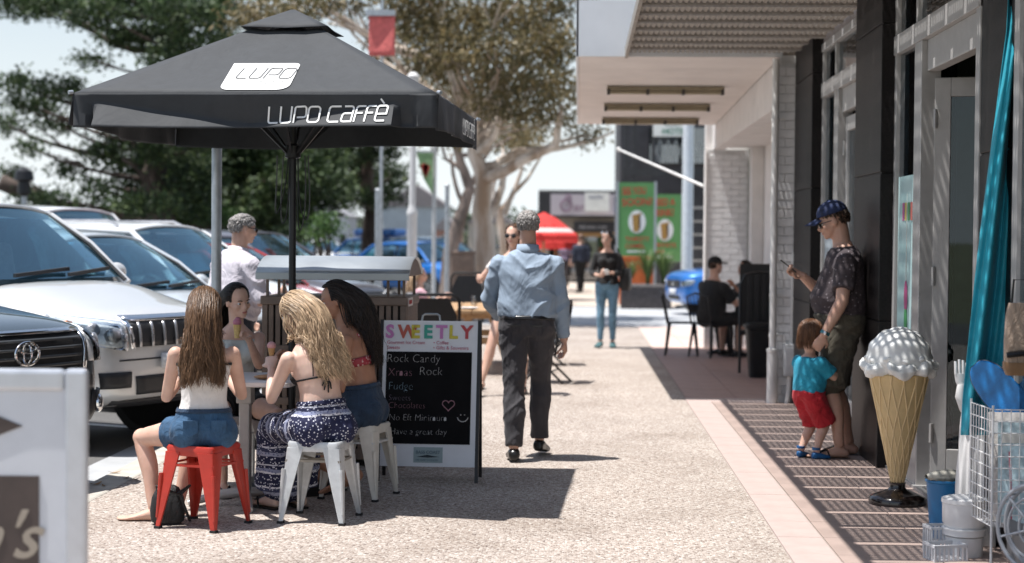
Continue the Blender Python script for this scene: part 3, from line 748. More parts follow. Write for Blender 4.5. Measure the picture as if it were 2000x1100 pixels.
make_tree('gum_tree', 'slim gum trunk behind the walking man head', base_at(985, 50, 0), [(985, 480, 50), (975, 420, 50), (960, 370, 50), (975, 310, 50)], [(980, 270, 50, 20), (1020, 285, 40, 14)], (48, 52), .18, 130, M_EUC, M_EBARK, 'gum trees along the kerb', .17, 23, droop=.4, aspect=.32,
          extra=(([(975, 420, 50), (1005, 370, 50), (1020, 320, 50)], .1, .04), ([(968, 390, 50), (945, 350, 50)], .06, .03)))
# round bush and dark bush on the car park island
def bush(label, u, v, ru, rv, Z, seed, mat=M_BUSH, leaf=.09, per=160):
    b0 = base_at(u, Z); t_ = thing('bush', label, 'bush', b0, 0)
    c = px(u, v, Z)-V(b0); k = Z/FPX
    pads = [(tuple(c), (ru*k, ru*k, rv*k))]
    for _ in range(6):
        pads.append((tuple(c+V((random.uniform(-.6, .6)*ru*k, random.uniform(-.5, .5)*ru*k, random.uniform(-.7, .7)*rv*k))), (ru*k*.5, ru*k*.5, rv*k*.5)))
    link('foliage', crown_mesh('foliage', pads, leaf, per, .5, 0, .4, seed), mat, t_)
    mb = MB()
    for i in range(5): mb.tube(limb_pts((0, 0, -.05), c+V((random.uniform(-.3, .3), random.uniform(-.3, .3), 0)), .08, 4), [.05, .045, .04, .03, .02], 6)
    mb.build('stem', M_CBARK, t_, smooth=True)
bush('bright green rounded bush behind the grey parked car', 632, 445, 30, 34, 36, 31)
bush('dull green low bush left of the rounded bush', 580, 455, 36, 22, 44, 32, M_CYP, .1, 150)
bush('dark green shrub under the cypress at the left', 420, 425, 50, 14, 48, 33, M_BUSH, .12, 120)
# far tree line
pads = []
rg = random.Random(5)
for i in range(60):
    u = -100+i*21+rg.uniform(-10, 10); Z = rg.uniform(150, 190); k = Z/FPX
    h = rg.uniform(14, 30); c = px(u, 465-h*.5, Z); pads.append((tuple(c), (26*k, 20*k, h*k)))
fw = link('far_trees', crown_mesh('far_trees', pads, .7, 13, .6, 0, 0, 9), mat_leaf('far_leaf', [(.04, .06, .04), (.09, .11, .07), (.14, .16, .11)], .8, .1)); tag(fw, 'far off line of trees along the horizon', 'trees', kind='stuff')
# ================================================================ CARS
M_RUB = pm('tyre_rubber', (.018, .018, .019), .8, var=.3, scale=20); M_RIM = pm('alloy_rim', (.5, .5, .51), .3, metal=.8, var=.1)
M_BLKP = pm('black_plastic', (.022, .022, .024), .55, var=.2, scale=20); M_CHR = pm('chrome', (.78, .79, .8), .09, metal=1, var=0)
M_WS = mat_glass('windscreen_glass', (.58, .84, .92), .26, gcol=(.62, .90, 1)); M_LENS = mat_glass('lamp_lens', (.93, .96, .97), .0)
M_TRIM = pm('cabin_trim', (.16, .19, .20), .8, var=.2); M_SEAT = pm('seat_cloth', (.24, .28, .30), .9, var=.2)
M_REFL = pm('lamp_reflector', (.80, .82, .84), .35, metal=.0, var=.25, scale=25); M_AMB = pm('amber_lens', (.75, .25, .05), .3, var=0)
M_LINER = pm('headliner', (.42, .45, .45), .9, var=.05); M_PLATE = pm('plate_white', (.72, .73, .74), .5, var=.03)

def section(x, zb, zt, w, crown=.02):
    zm = zb+.42*(zt-zb)
    h = [(0, zb), (.72*w, zb), (.95*w, zb+.08*(zt-zb)+.02), (w, zm), (.985*w, zt-.30*(zt-zb)), (.955*w, zt-.12*(zt-zb)), (.86*w, zt-.02), (.5*w, zt+crown*.75), (0, zt+crown)]
    return [V((x, y, z)) for y, z in h]+[V((x, -y, z)) for y, z in h[-2:0:-1]]

def car(name, label, loc, rz, paint, P, near=None, group='cars parked along the kerb', plate=None, rails=False, interior=True):
    t_ = thing(name, label, P.get('cat', 'car'), loc, rz, group)
    L, w, zb = P['L'], P['w'], P['zb']; hz, (cx, cz), (fx, fz), (rx, rzz), belt = P['hood'], P['cowl'], P['rf'], P['rr'], P['belt']
    st = [(0.0, zb+.12, hz-.14, .66*w), (-.05, zb+.03, hz-.07, .78*w), (-.16, zb-.03, hz-.015, .89*w), (-.38, zb-.04, hz+.02, .965*w), (-.75, zb-.04, hz+.5*(cz-hz), w),
          (cx+.12, zb-.04, cz-.01, w), (cx-.35, zb-.05, belt, w), (-.5*L, zb-.05, belt, w), (-.75*L, zb-.04, belt, w), (-L+.45, zb-.02, belt, .975*w), (-L+.12, zb+.02, belt-.04, .93*w), (-L, zb+.1, belt-.14, .85*w)]
    body = MB().loft([section(x, a, b, c, .03 if x > cx else .0) for x, a, b, c in st]).build('body', paint, t_, smooth=True, subsurf=2)
    body.data.shade_smooth()
    # evaluated surface for fitting panels on the curved nose
    bpy.context.view_layer.update()
    dg = bpy.context.evaluated_depsgraph_get()
    ev = body.evaluated_get(dg); me = ev.to_mesh(); bvh = BVHTree.FromPolygons([v.co.copy() for v in me.vertices], [tuple(p.vertices) for p in me.polygons]); ev.to_mesh_clear()
    def onbody(s, z, th, off=0.0):
        n = V((math.cos(th), math.sin(th), 0)); ex = V((-math.sin(th), math.cos(th), 0))
        o = n*3+ex*s+V((0, 0, z))
        h = bvh.ray_cast(o, -n)
        p = h[0] if h[0] is not None else V((-.05, 0, 0))+ex*s+V((0, 0, z))
        return p+n*off
    def patch(nm, c, mat, th=0.0, off=.006, n=8, m=5, parent=None, thick=.012, rnd=0.0, smooth=True):
        """c: four (s,z) corners, anticlockwise"""
        def fn(i, j):
            a = V((*c[0], 0)).lerp(V((*c[1], 0)), i).lerp(V((*c[3], 0)).lerp(V((*c[2], 0)), i), j)
            if rnd:
                ci, cj = i-.5, j-.5; r = max(abs(ci), abs(cj))*2
                cen = (V((*c[0], 0))+V((*c[1], 0))+V((*c[2], 0))+V((*c[3], 0)))/4
                corner = min(abs(ci), abs(cj))*2
                a = a.lerp(cen, rnd*max(0, corner-.5)*r)
            return onbody(a.x, a.y, th, off)
        return MB().grid(fn, n, m).build(nm, mat, parent or t_, smooth=smooth, solid=thick)
    # wheels
    wr = P.get('wheel', .34)
    for x in (P.get('fx', -.88), -L+.95):
        for s in (-1, 1):
            MB().lathe([(wr*1.16, -.16), (wr*1.16, .006)], 28, (x, s*(w-.005), wr*1.02), M.Rotation(-s*math.pi/2, 3, 'X')).build('wheel_arch', M_BLKP, t_, smooth=True)
            wh = MB().lathe([(wr*.62, -.2), (wr*.93, -.19), (wr, -.15), (wr, -.05), (wr*.93, 0), (wr*.66, .012), (wr*.62, -.01)], 28, (x, s*(w+.012), wr), M.Rotation(-s*math.pi/2, 3, 'X')).build('tyre', M_RUB, t_, smooth=True)
            rm_ = MB().lathe([(.0, .004), (wr*.14, .004), (wr*.17, -.02), (wr*.3, -.025), (wr*.6, -.012), (wr*.655, .008), (wr*.655, -.15), (0, -.15)], 24, (x, s*(w+.013), wr), M.Rotation(-s*math.pi/2, 3, 'X'))
            for k in range(5):
                a = 2*math.pi*k/5; rm_.bar((x, s*(w+.012), wr), (x+wr*.6*math.cos(a), s*(w+.012), wr+wr*.6*math.sin(a)), wr*.16, .02, (0, 1, 0))
            rm_.build('rim', M_RIM, wh, smooth=True)
    # greenhouse
    wb_, wt = P.get('wb', w*.87), P['wt']
    def lerp(a, b, t): return a+(b-a)*t
    FB = lambda s: V((cx, s*wb_, cz-.01)); FT = lambda s: V((fx, s*wt, fz)); RT = lambda s: V((rx, s*wt, rzz)); RB = lambda s: V((P['rb'], s*wb_*.98, belt+.02))
    nn = 10
    def roof(i, j):
        x = lerp(fx, rx, i); y = (j*2-1); z = lerp(fz, rzz, i)+.045*math.sin(math.pi*min(1, max(0, i)))
        return V((x+.05*(1-y*y)*(1-i)-.05*(1-y*y)*i, y*wt*1.03, z+.075*(1-abs(y)**2.6)))
    MB().grid(roof, nn, nn).build('roof', paint, t_, smooth=True, solid=.03)
    MB().grid(lambda i, j: roof(.03+i*.94, .04+j*.92)+V((0, 0, -.035)), 6, 6).build('headliner', M_LINER, t_, smooth=True)
    def ws(i, j):
        y = j*2-1; p = lerp(V((cx, y*wb_, cz-.01)), V((fx, y*wt, fz)), i); p.x += .13*(1-y*y)*(1-i*.55); p.z += .05*math.sin(math.pi*i)*.5+.06*(1-abs(y)**2.6)*i; return p
    MB().grid(lambda i, j: ws(.015+.965*i, .03+.94*j), 8, 10).build('windscreen', M_WS, t_, smooth=True)
    for s in (-1, 1):
        MB().tube([FB(s)+V((.04, 0, -.05)), FB(s).lerp(FT(s), .5)+V((.03, s*.012, .02)), FT(s)], [.045, .034, .034], 8).build('front_pillar', paint, t_, smooth=True)
        MB().tube([FB(s)+V((.05, -s*.03, -.02)), FB(s).lerp(FT(s), .5)+V((.05, -s*.02, .02)), FT(s)+V((.01, -s*.03, 0))], [.018, .014, .014], 6).build('screen_seal', M_BLKP, t_, smooth=True)
        MB().tube([FT(s), FT(s).lerp(RT(s), .5)+V((0, s*.01, .045)), RT(s)], .034, 8).build('roof_rail_frame', paint, t_, smooth=True)
        MB().tube([RT(s), RB(s)], [.05, .07], 8).build('rear_pillar', paint, t_, smooth=True)
        xb = [lerp(cx-.55, P['rb'], k) for k in (.33, .68)]
        for xx in xb:
            tt = (xx-fx)/(rx-fx)
            top = FT(s).lerp(RT(s), min(max(tt, .05), .97)); MB().tube([(xx, s*wb_, belt), top], .035, 6).build('door_pillar', M_BLKP, t_, smooth=True)
        def side(i, j, s=s):
            a = lerp(FB(s)+V((-.05, 0, .01)), RB(s), i); b = lerp(FT(s), RT(s), i); p = lerp(a, b, .03+.93*j); p.y += s*.03*math.sin(math.pi*j); return p
        MB().grid(lambda i, j: side(.06+.88*i, j), 8, 5).build('side_window', M_WS, t_, smooth=True)
        # mirrors
        mp = V((cx-.28, s*(w+.12), belt+.12))
        mm = MB().ell(mp, (.07, .11, .085), 12, 8).build('mirror', paint if P.get('mirp', True) else M_CHR, t_, smooth=True)
        MB().bar(mp, (cx-.25, s*wb_, belt+.05), .05, .04).build('mirror_arm', M_BLKP, mm)
        MB().bar((cx-.3, s*(w+.004), belt-.02), (P['rb'], s*(w*.98), belt-.02), .012, .02).build('belt_trim', M_CHR if P.get('chromebelt') else M_BLKP, t_)
        for xx in xb[:2]: MB().bar((xx+.1, s*(w+.012), belt-.17), (xx+.28, s*(w+.012), belt-.17), .025, .03).build('door_handle', paint, t_, bevel=.006)
        if rails:
            MB().tube([V((fx-.25, s*wt*.9, fz+.07)), V((fx-.4, s*wt*.9, fz+.13)), V((rx+.3, s*wt*.9, rzz+.13)), V((rx+.15, s*wt*.9, rzz+.07))], .018, 6).build('roof_bar', M_RIM, t_, smooth=True)
    MB().grid(lambda i, j: lerp(V((P['rb']-.03, (j*2-1)*wb_*.95, belt+.03)), V((rx-.05, (j*2-1)*wt*.97, rzz+.02)), .04+.92*i), 4, 6).build('rear_window', M_WS, t_, smooth=True)
    if interior:
        MB().span((cx-.5, -wb_*.92, belt-.0), (cx-.02, wb_*.92, cz+.015)).build('dashboard', M_TRIM, t_, bevel=.05)
        MB().add([(cx-.45, -wb_*.93, belt+.026), (P['rb'], -wb_*.93, belt+.026), (P['rb'], wb_*.93, belt+.026), (cx-.45, wb_*.93, belt+.026)], [(0, 1, 2, 3)]).build('cabin_floor', M_TRIM, t_)
        for yy in (-.38, .38):
            for k, xx in enumerate((cx-1.05, cx-1.95)):
                sm = MB().box((xx, yy, belt+.12), (.14, .46, .5), M.Rotation(R(-12), 3, 'Y')).build('seat', M_SEAT, t_, bevel=.05)
                MB().box((xx-.08, yy, belt+.42), (.09, .27, .17), M.Rotation(R(-8), 3, 'Y')).build('headrest', M_SEAT, sm, bevel=.04)
        sw = MB(); sw.tube([V((cx-.62+.06*math.sin(a), -.38+.18*math.cos(a), belt+.06+.17*math.sin(a))) for a in np.linspace(0, 2*math.pi, 20)[:-1]], .016, 6, closed=True)
        sw.bar((cx-.62, -.55, belt+.06), (cx-.62, -.2, belt+.06), .03, .05); sw.build('steering_wheel', M_BLKP, t_, smooth=True)
        MB().box((lerp(cx, fx, .8)-.12, 0, lerp(cz, fz, .82)), (.03, .24, .07)).build('rear_view_mirror', M_BLKP, t_, bevel=.01)
    # wipers
    for y0, y1 in ((-.55, .05), (.0, .62)):
        a = ws(.03, (y0/wb_+1)/2)+V((.03, 0, .02)); b = ws(.10, (y1/wb_+1)/2)+V((.03, 0, .02))
        MB().bar(a, b, .03, .03).build('wiper', M_BLKP, t_)
    # nose
    g = P['grille']; wg, g0, g1 = g
    if near is None:
        patch('grille', [(-wg, g0), (wg, g0), (wg*1.05, g1), (-wg*1.05, g1)], M_BLKP, off=.004)
        patch('lower_intake', [(-wg*.9, zb+.06), (wg*.9, zb+.06), (wg*.9, g0-.16), (-wg*.9, g0-.16)], M_BLKP, off=.003)
        for s in (-1, 1):
            th = s*R(28)
            c0 = .66*w-.0
            q = [(s*.42, g1-.14), (s*.74, g1-.10), (s*.80, g1+.02), (s*.44, g1-.01)]
            h_ = patch('headlight', q if s > 0 else [q[1], q[0], q[3], q[2]], M_REFL, th=th, off=.006, rnd=.3)
            patch('lens', q if s > 0 else [q[1], q[0], q[3], q[2]], M_LENS, th=th, off=.016, parent=h_, thick=.004, rnd=.3)
        pl = patch('number_plate', [(-.19, g0-.14), (.19, g0-.14), (.19, g0-.03), (-.19, g0-.03)], M_PLATE, off=.02, n=2, m=1)
        MB().ell(onbody(0, (g0+g1)/2, 0, .016), (.012, .06, .045), 14, 8).build('badge', M_CHR, t_, smooth=True)
    return t_, patch, onbody

SUV = dict(L=4.78, w=.94, zb=.36, hood=1.07, cowl=(-1.20, 1.29), rf=(-1.86, 1.80), rr=(-4.2, 1.80), rb=-4.55, belt=1.20, wt=.66, grille=(.5, .82, 1.02), wheel=.38)
PICK = dict(L=5.0, w=.93, zb=.40, hood=1.10, cowl=(-1.30, 1.24), rf=(-1.95, 1.70), rr=(-4.2, 1.70), rb=-4.6, belt=1.14, wt=.62, grille=(.52, .80, 1.02), wheel=.38, mirp=True)
CROSS = dict(L=4.5, w=.90, zb=.30, hood=.95, cowl=(-1.15, 1.12), rf=(-1.85, 1.56), rr=(-3.7, 1.55), rb=-4.2, belt=1.04, wt=.60, grille=(.45, .66, .84), wheel=.34)
HATCH = dict(L=4.2, w=.87, zb=.26, hood=.86, cowl=(-1.05, 1.02), rf=(-1.75, 1.44), rr=(-3.4, 1.42), rb=-3.95, belt=.95, wt=.57, grille=(.40, .58, .74), wheel=.32)
VAN = dict(L=4.9, w=.95, zb=.34, hood=1.1, cowl=(-.85, 1.25), rf=(-1.45, 1.92), rr=(-4.5, 1.95), rb=-4.75, belt=1.15, wt=.74, grille=(.5, .7, .9), wheel=.35, cat='van')
ANG = math.atan2(-.42, .906); CZ = -.058
PT_SILVER = mat_paint('paint_silver', (.70, .70, .69), .35); PT_DARK = mat_paint('paint_charcoal_blue', (.085, .115, .14), .45); PT_WHITE = mat_paint('paint_white', (.78, .79, .80), .0)
PT_PALE = mat_paint('paint_pale_silver', (.66, .70, .73), .3); PT_GREY = mat_paint('paint_grey', (.13, .13, .15), .5); PT_RED = mat_paint('paint_red', (.45, .03, .025), .1); PT_BLUE = mat_paint('paint_blue', (.015, .16, .52), .25); PT_NAVY = mat_paint('paint_navy', (.02, .05, .09), .3)

# silver four wheel drive behind the girls
c1, patch, onb = car('parked_car', 'silver four wheel drive with vertical bar grille behind the girl on the red stool', (-3.113, 12.93, CZ), ANG, PT_SILVER, SUV, near=True)
gr = patch('grille', [(-.50, .80), (.50, .80), (.52, 1.0), (-.52, 1.0)], M_BLKP, off=.004, n=10)
for k in range(7):
    s = -.42+.14*k; patch('grille_bar', [(s-.011, .80), (s+.011, .80), (s+.012, .985), (s-.010, .985)], M_RIM, off=.022, n=2, m=4, parent=gr)
patch('chrome_brow', [(-.54, .995), (.54, .995), (.54, 1.035), (-.54, 1.035)], M_CHR, off=.014, n=10, m=2, parent=gr)
for s in (-1, 1):
    patch('grille_surround', [(s*.50-.02, .79), (s*.50+.02, .79), (s*.53+.02, 1.0), (s*.53-.02, 1.0)], M_CHR, off=.02, n=2, m=4, parent=gr)
    th = s*R(38); fl = lambda q: q if s > 0 else [(-q[1][0], q[1][1]), (-q[0][0], q[0][1]), (-q[3][0], q[3][1]), (-q[2][0], q[2][1])]
    q = [(.43, .77), (.80, .85), (1.02, 1.06), (.46, 1.0)]
    hl = patch('headlight', fl(q), M_REFL, th=th, off=.008, n=12, m=8, rnd=.12)
    for (a, b, r) in ((.56, .89, .065), (.70, .93, .06), (.48, .87, .04)):
        c_ = onb(s*a, b, th, .012); MB().ell(c_, (.03, r, r), 14, 10, M.Rotation(th, 3, 'Z')).build('lamp', M_RIM, hl, smooth=True)
    MB().ell(onb(s*.86, .985, th, .014), (.02, .05, .025), 12, 8, M.Rotation(th, 3, 'Z')).build('indicator', M_AMB, hl, smooth=True)
    patch('lens', fl(q), M_LENS, th=th, off=.045, n=12, m=8, parent=hl, thick=.004, rnd=.12)
    patch('fog_recess', fl([(.46, .50), (.72, .50), (.74, .62), (.46, .62)]), M_BLKP, th=s*R(24), off=.006, n=4, m=3)
patch('lower_intake', [(-.42, .44), (.42, .44), (.45, .58), (-.45, .58)], M_BLKP, off=.006)
patch('skid_trim', [(-.60, .34), (.60, .34), (.62, .40), (-.62, .40)], M_BLKP, off=.008, n=10, m=2)
patch('bumper_line', [(-.62, .70), (.62, .70), (.62, .712), (-.62, .712)], M_BLKP, off=.002, n=10, m=1, thick=.004)
patch('number_plate', [(-.19, .63), (.19, .63), (.19, .745), (-.19, .745)], M_PLATE, off=.03, n=2, m=1)
MB().tube([(-3.0, -.55, 1.86), (-3.25, -.55, 2.3)], [.006, .003], 5).build('aerial', M_BLKP, c1)

# dark pickup nose at the left edge
c0, patch, onb = car('parked_car', 'dark blue grey pickup with chrome grille badge at the left edge', (-3.32, 9.95, CZ), ANG, PT_DARK, PICK, near=True)
gr = patch('grille', [(-.52, .80), (.52, .80), (.56, 1.03), (-.56, 1.03)], M_BLKP, off=.004, n=10)
for k in range(4):
    z = .835+.052*k; patch('grille_slat', [(-.51, z), (.51, z), (.51, z+.018), (-.51, z+.018)], pm('dark_slat', (.06, .065, .07), .35, var=0), off=.03, n=12, m=1, parent=gr)
for z in (.785, 1.035): patch('grille_surround', [(-.56, z), (.56, z), (.56, z+.025), (-.56, z+.025)], M_CHR, off=.022, n=12, m=1, parent=gr)
for s in (-1, 1):
    patch('grille_surround', [(s*.54-.015, .79), (s*.54+.015, .79), (s*.575+.015, 1.05), (s*.575-.015, 1.05)], M_CHR, off=.022, n=2, m=4, parent=gr)
    th = s*R(34); fl = lambda q: q if s > 0 else [(-q[1][0], q[1][1]), (-q[0][0], q[0][1]), (-q[3][0], q[3][1]), (-q[2][0], q[2][1])]
    q = [(.51, .84), (.78, .86), (.90, 1.07), (.52, 1.04)]
    hl = patch('headlight', fl(q), M_REFL, th=th, off=.008, n=10, m=6, rnd=.1)
    MB().ell(onb(s*.64, .95, th, .012), (.03, .07, .07), 14, 10, M.Rotation(th, 3, 'Z')).build('lamp', M_RIM, hl, smooth=True)
    patch('lens', fl(q), M_LENS, th=th, off=.04, n=10, m=6, parent=hl, thick=.004, rnd=.1)
    fg = patch('fog_recess', fl([(.50, .46), (.74, .48), (.74, .66), (.52, .66)]), M_BLKP, th=s*R(34), off=.03, n=4, m=3)
    MB().ell(onb(s*.62, .57, th, .04), (.03, .06, .06), 14, 10, M.Rotation(th, 3, 'Z')).build('fog_lamp', M_CHR, fg, smooth=True)
patch('bumper', [(-.62, .44), (.62, .44), (.63, .76), (-.63, .76)], mat_paint('paint_bumper', (.03, .035, .04), .2), off=.02, n=12, m=4)
patch('lower_intake', [(-.42, .46), (.42, .46), (.45, .66), (-.45, .66)], M_BLKP, off=.034)
patch('skid_trim', [(-.55, .36), (.55, .36), (.60, .43), (-.60, .43)], pm('pale_skid', (.45, .43, .38), .5), off=.012, n=10, m=2)
bd = onb(0, .925, 0, .055)
em = MB()
def ovl(a, b, dy=0, dz=0): return [bd+V((0, a*math.cos(t), dz+b*math.sin(t))) for t in np.linspace(0, 2*math.pi, 25)[:-1]]
em.tube(ovl(.098, .068), .0095, 8, closed=True); em.tube(ovl(.034, .062), .008, 8, closed=True); em.tube(ovl(.078, .026, 0, .032), .008, 8, closed=True)
em.build('badge', M_CHR, c0, smooth=True)
MB().ell((-.55, .62, 1.32), (.05, .12, .09), 12, 8).build('fender_mirror', M_CHR, c0, smooth=True) if False else None
# more of the row
car('parked_car', 'pale silver crossover parked beside the silver four wheel drive', (-3.05, 15.85, CZ), ANG, PT_PALE, CROSS)
car('parked_car', 'white station wagon with roof rails behind the man in white', (-3.1, 18.9, CZ), ANG, PT_WHITE, dict(SUV, hood=1.0, cowl=(-1.2, 1.18), belt=1.10, rf=(-1.9, 1.68), rr=(-4.1, 1.68)), rails=True)
car('parked_car', 'red hatchback half hidden behind the bin roof', (-3.1, 21.8, CZ), ANG, PT_RED, HATCH)
car('parked_car', 'dark grey hatchback past the umbrella pole', (-3.1, 24.7, CZ), ANG, PT_GREY, dict(CROSS, rf=(-1.85, 1.62), rr=(-3.7, 1.6)))
car('parked_car', 'bright blue hatchback right of the white lamp post', (-2.85, 46, CZ), R(-40), PT_BLUE, HATCH)
car('parked_car', 'dark navy car close behind the blue hatchback', (-2.75, 50.5, CZ), R(-40), PT_NAVY, CROSS)
cb, _, _ = car('parked_car', 'blue car with roof box beyond the lamp post', (-4.9, 60, CZ), R(-30), PT_BLUE, CROSS, rails=True)
MB().box((-2.7, 0, 1.83), (1.9, .8, .26)).build('roof_box', PT_BLUE, cb, bevel=.1)
car('parked_van', 'white van roof showing behind the silver windscreen', (-5.6, 22.5, CZ), R(-24), PT_WHITE, VAN, group='vehicles further into the car park')
car('parked_car', 'far white car left of two in the distance', (-9.6, 72, CZ), R(-35), PT_WHITE, HATCH, group='vehicles further into the car park')
car('parked_car', 'far white car nearest the bare cypress trunk', (-10.8, 78, CZ), R(-10), PT_WHITE, CROSS, group='vehicles further into the car park')
car('parked_car', 'far pale silver car behind the lamp post foot', (-7.2, 84, CZ), R(-10), PT_PALE, CROSS, group='vehicles further into the car park')
car('parked_car', 'bright blue car nose beside the planter at right', (2.02, 36.2, -.01), R(196), PT_BLUE, dict(HATCH, hood=.92), group='vehicles further into the car park')
# ================================================================ STREET FURNITURE
M_CANV = mat_cloth('umbrella_canvas', (.029, .032, .036), .12, .12, 5, .75)
M_BLKM = pm('black_metal', (.018, .018, .02), .4, metal=.3, var=.2); M_WPRINT = pm('white_print', (.82, .82, .80), .7, var=.03); M_GPRINT = pm('grey_print', (.12, .12, .12), .7, var=0)
M_GALV = pm('galvanised', (.42, .45, .48), .45, metal=.6, var=.15, scale=15)
# ---- rounded stroke letters like the printed ones
def arc(cx, cy, r, a0, a1, n=5): return [(cx+r*math.cos(R(a0+(a1-a0)*i/n)), cy+r*math.sin(R(a0+(a1-a0)*i/n))) for i in range(n+1)]
def rrect(x0, y0, x1, y1, r): return arc(x1-r, y1-r, r, 0, 90)+arc(x0+r, y1-r, r, 90, 180)+arc(x0+r, y0+r, r, 180, 270)+arc(x1-r, y0+r, r, 270, 360)
GL = {
 'L': ([[(0, 1)]+arc(.16, .16, .16, 180, 270)+[(.62, 0)]], .78),
 'U': ([[(0, 1)]+arc(.16, .16, .16, 180, 270)+arc(.54, .16, .16, 270, 360)+[(.7, 1)]], .92),
 'P': ([[(0, 0)]+arc(.14, .86, .14, 180, 90)+arc(.56, .86, .16, 90, 0)+arc(.56, .5, .16, 0, -90)+[(.16, .34)]], .88),
 'O': ([rrect(0, 0, .74, 1, .2)+[(.74, .8)]], .98),
 'C': ([[(.72, 1)]+arc(.2, .8, .2, 90, 180)+arc(.2, .2, .2, 180, 270)+[(.72, 0)]], .90),
 'A': ([[(.1, 1)]+arc(.5, .84, .16, 90, 0)+[(.66, 0)]+arc(.16, .16, .16, 270, 180)+arc(.16, .4, .14, 180, 90)+[(.64, .54)]], .86),
 'F': ([[(.0, 0)]+arc(.16, .84, .16, 180, 90)+[(.55, 1)], [(0, .55), (.42, .55)]], .68),
 'E': ([[(.04, .46), (.66, .46)]+arc(.5, .84, .16, 0, 90)+arc(.16, .84, .16, 90, 180)+arc(.16, .16, .16, 180, 270)+[(.6, 0)], [(.12, 1.42), (.34, 1.16)]], .85),
 ' ': ([], .34)}
def stroke_text(parent, s, h, mtx, mat, wd=.1, shear=.14, fn=None, name='printed_letter', thick=.0015):
    x = 0
    for ch in s:
        gs, adv = GL[ch]; mb = MB()
        for pl in gs:
            for i in range(len(pl)-1):
                (ax, ay), (bx, by) = pl[i], pl[i+1]
                a = V(((x+ax+ay*shear)*h, ay*h, 0)); b = V(((x+bx+by*shear)*h, by*h, 0)); d = b-a
                if d.length < 1e-6: continue
                d.normalize(); a -= d*wd*h*.3; b += d*wd*h*.3; n = V((-d.y, d.x, 0))*wd*h*.5
                pts = [a-n, b-n, b+n, a+n]
                if fn: pts = [fn(p) for p in pts]
                else: pts = [mtx @ p for p in pts]
                mb.add(pts, [(0, 1, 2, 3)])
        if gs: mb.build(name, mat, parent, solid=thick)
        x += adv

# ---- black cafe umbrella
umb = thing('cafe_umbrella', 'big square black cafe umbrella with white logo over the girls', 'umbrella', (-1.775, 10.42, 0), R(-2.5))
HS, ZE, ZA = 1.035, 2.375, 2.955
def canopy_pt(x, y):
    """height of the pyramid roof above (x,y), a little sag between the ribs"""
    s = max(abs(x), abs(y))/HS
    k = min(abs(x), abs(y))/max(1e-6, max(abs(x), abs(y)))
    return ZA-(ZA-ZE)*s-.012*math.sin(math.pi*min(1, s))*(1-abs(2*k-1)) - .014*math.sin(math.pi*s)*(1-k)
def front_flap(x, j):
    """the front flap hangs in, then its hem turns out towards the street along an uneven fold"""
    if x < -.9: f = .9
    elif x < -.5: f = .25+.45*(x+.9)/.4*.6
    elif x < 0: f = .52+.36*(x+.5)/.5
    elif x < .8: f = .88-.62*x/.8
    else: f = .9
    k = 1.0 if -.95 < x < .9 else 0.0
    return -HS+.05*min(j, f)*k-.16*max(0, j-f)*k+.004*math.sin(x*11+j*3)*j-.004
for q in range(4):
    rot = rotz(q*math.pi/2)
    def seg(i, j):
        s = .20+.80*i; x = (j*2-1)*HS*s; y = -HS*s
        return rot @ V((x, y, canopy_pt(x, y)))
    MB().grid(seg, 12, 20).build('canopy_panel', M_CANV, umb, smooth=True, solid=.003)
    def cap(i, j):
        s = .012+.245*i; x = (j*2-1)*HS*s; y = -HS*s
        return rot @ V((x, y, ZA+.03-(ZA-ZE)*s*.93-.01*i*(1-abs(j*2-1))))
    MB().grid(cap, 4, 8).build('vent_cap', M_CANV, umb, smooth=True, solid=.003)
    ph = q*1.7
    def val(i, j, q=q, ph=ph):
        x = (i*2-1)*HS*.995
        wv = .022*math.sin(x*5+ph)+.012*math.sin(x*13+ph*2)
        if q == 0: return rot @ V((x, front_flap(x, j), ZE-.19*j+.006*math.sin(x*3.1)*j))
        drop = .19*j
        y = -HS+wv*j
        return rot @ V((x, y, ZE-drop+.012*math.sin(x*3.1+ph)*j))
    MB().grid(val, 60, 14).build('valance', M_CANV, umb, smooth=True, solid=.003)
    c = rot @ V((-HS, -HS, ZE))
    MB().tube([c*1.0+V((0, 0, .008)), V((c.x*1.018, c.y*1.018, ZE+.004))], .011, 8).build('corner_tip', M_GALV, umb, smooth=True)
hub = MB().lathe([(.03, 2.06), (.05, 2.07), (.05, 2.14), (.03, 2.15)], 14).build('runner_hub', M_BLKM, umb, smooth=True)
MB().lathe([(.03, 2.84), (.05, 2.85), (.05, 2.90), (.03, 2.91)], 14).build('top_hub', M_BLKM, umb, smooth=True)
for k in range(8):
    a = k*math.pi/4+math.pi/4; L = HS*(1.414 if k % 2 == 0 else 1)*.985
    d = V((math.cos(a), math.sin(a), 0))
    rb = MB().bar(d*.04+V((0, 0, 2.87)), d*L+V((0, 0, ZE-.02)), .018, .022).build('rib', M_BLKM, umb)
    MB().bar(d*.045+V((0, 0, 2.10)), d*(L*.48)+V((0, 0, 2.63)), .014, .018).build('strut', M_BLKM, rb)
MB().tube([(0, 0, .02), (0, 0, 2.92)], .0225, 16).build('pole', M_BLKM, umb, smooth=True)
MB().lathe([(.30, 0), (.30, .05), (.28, .07), (.05, .075), (.045, .35), (.0, .35)], 28).build('base', M_BLKM, umb, smooth=True)
for (sx, ln, ph) in ((-.05, .42, 0), (-.085, .36, 1), (.06, .46, 2), (.085, .40, 3)):
    pts = [V((sx*.4+(sx*1.25-sx*.4)*math.sin(math.pi*t/2*1.0)+.012*math.sin(t*7+ph), -.02, 2.08-ln*math.sin(math.pi*t))) for t in np.linspace(0, 1, 15)]
    MB().tube(pts, .004, 5).build('cord', M_BLKM, umb, smooth=True)
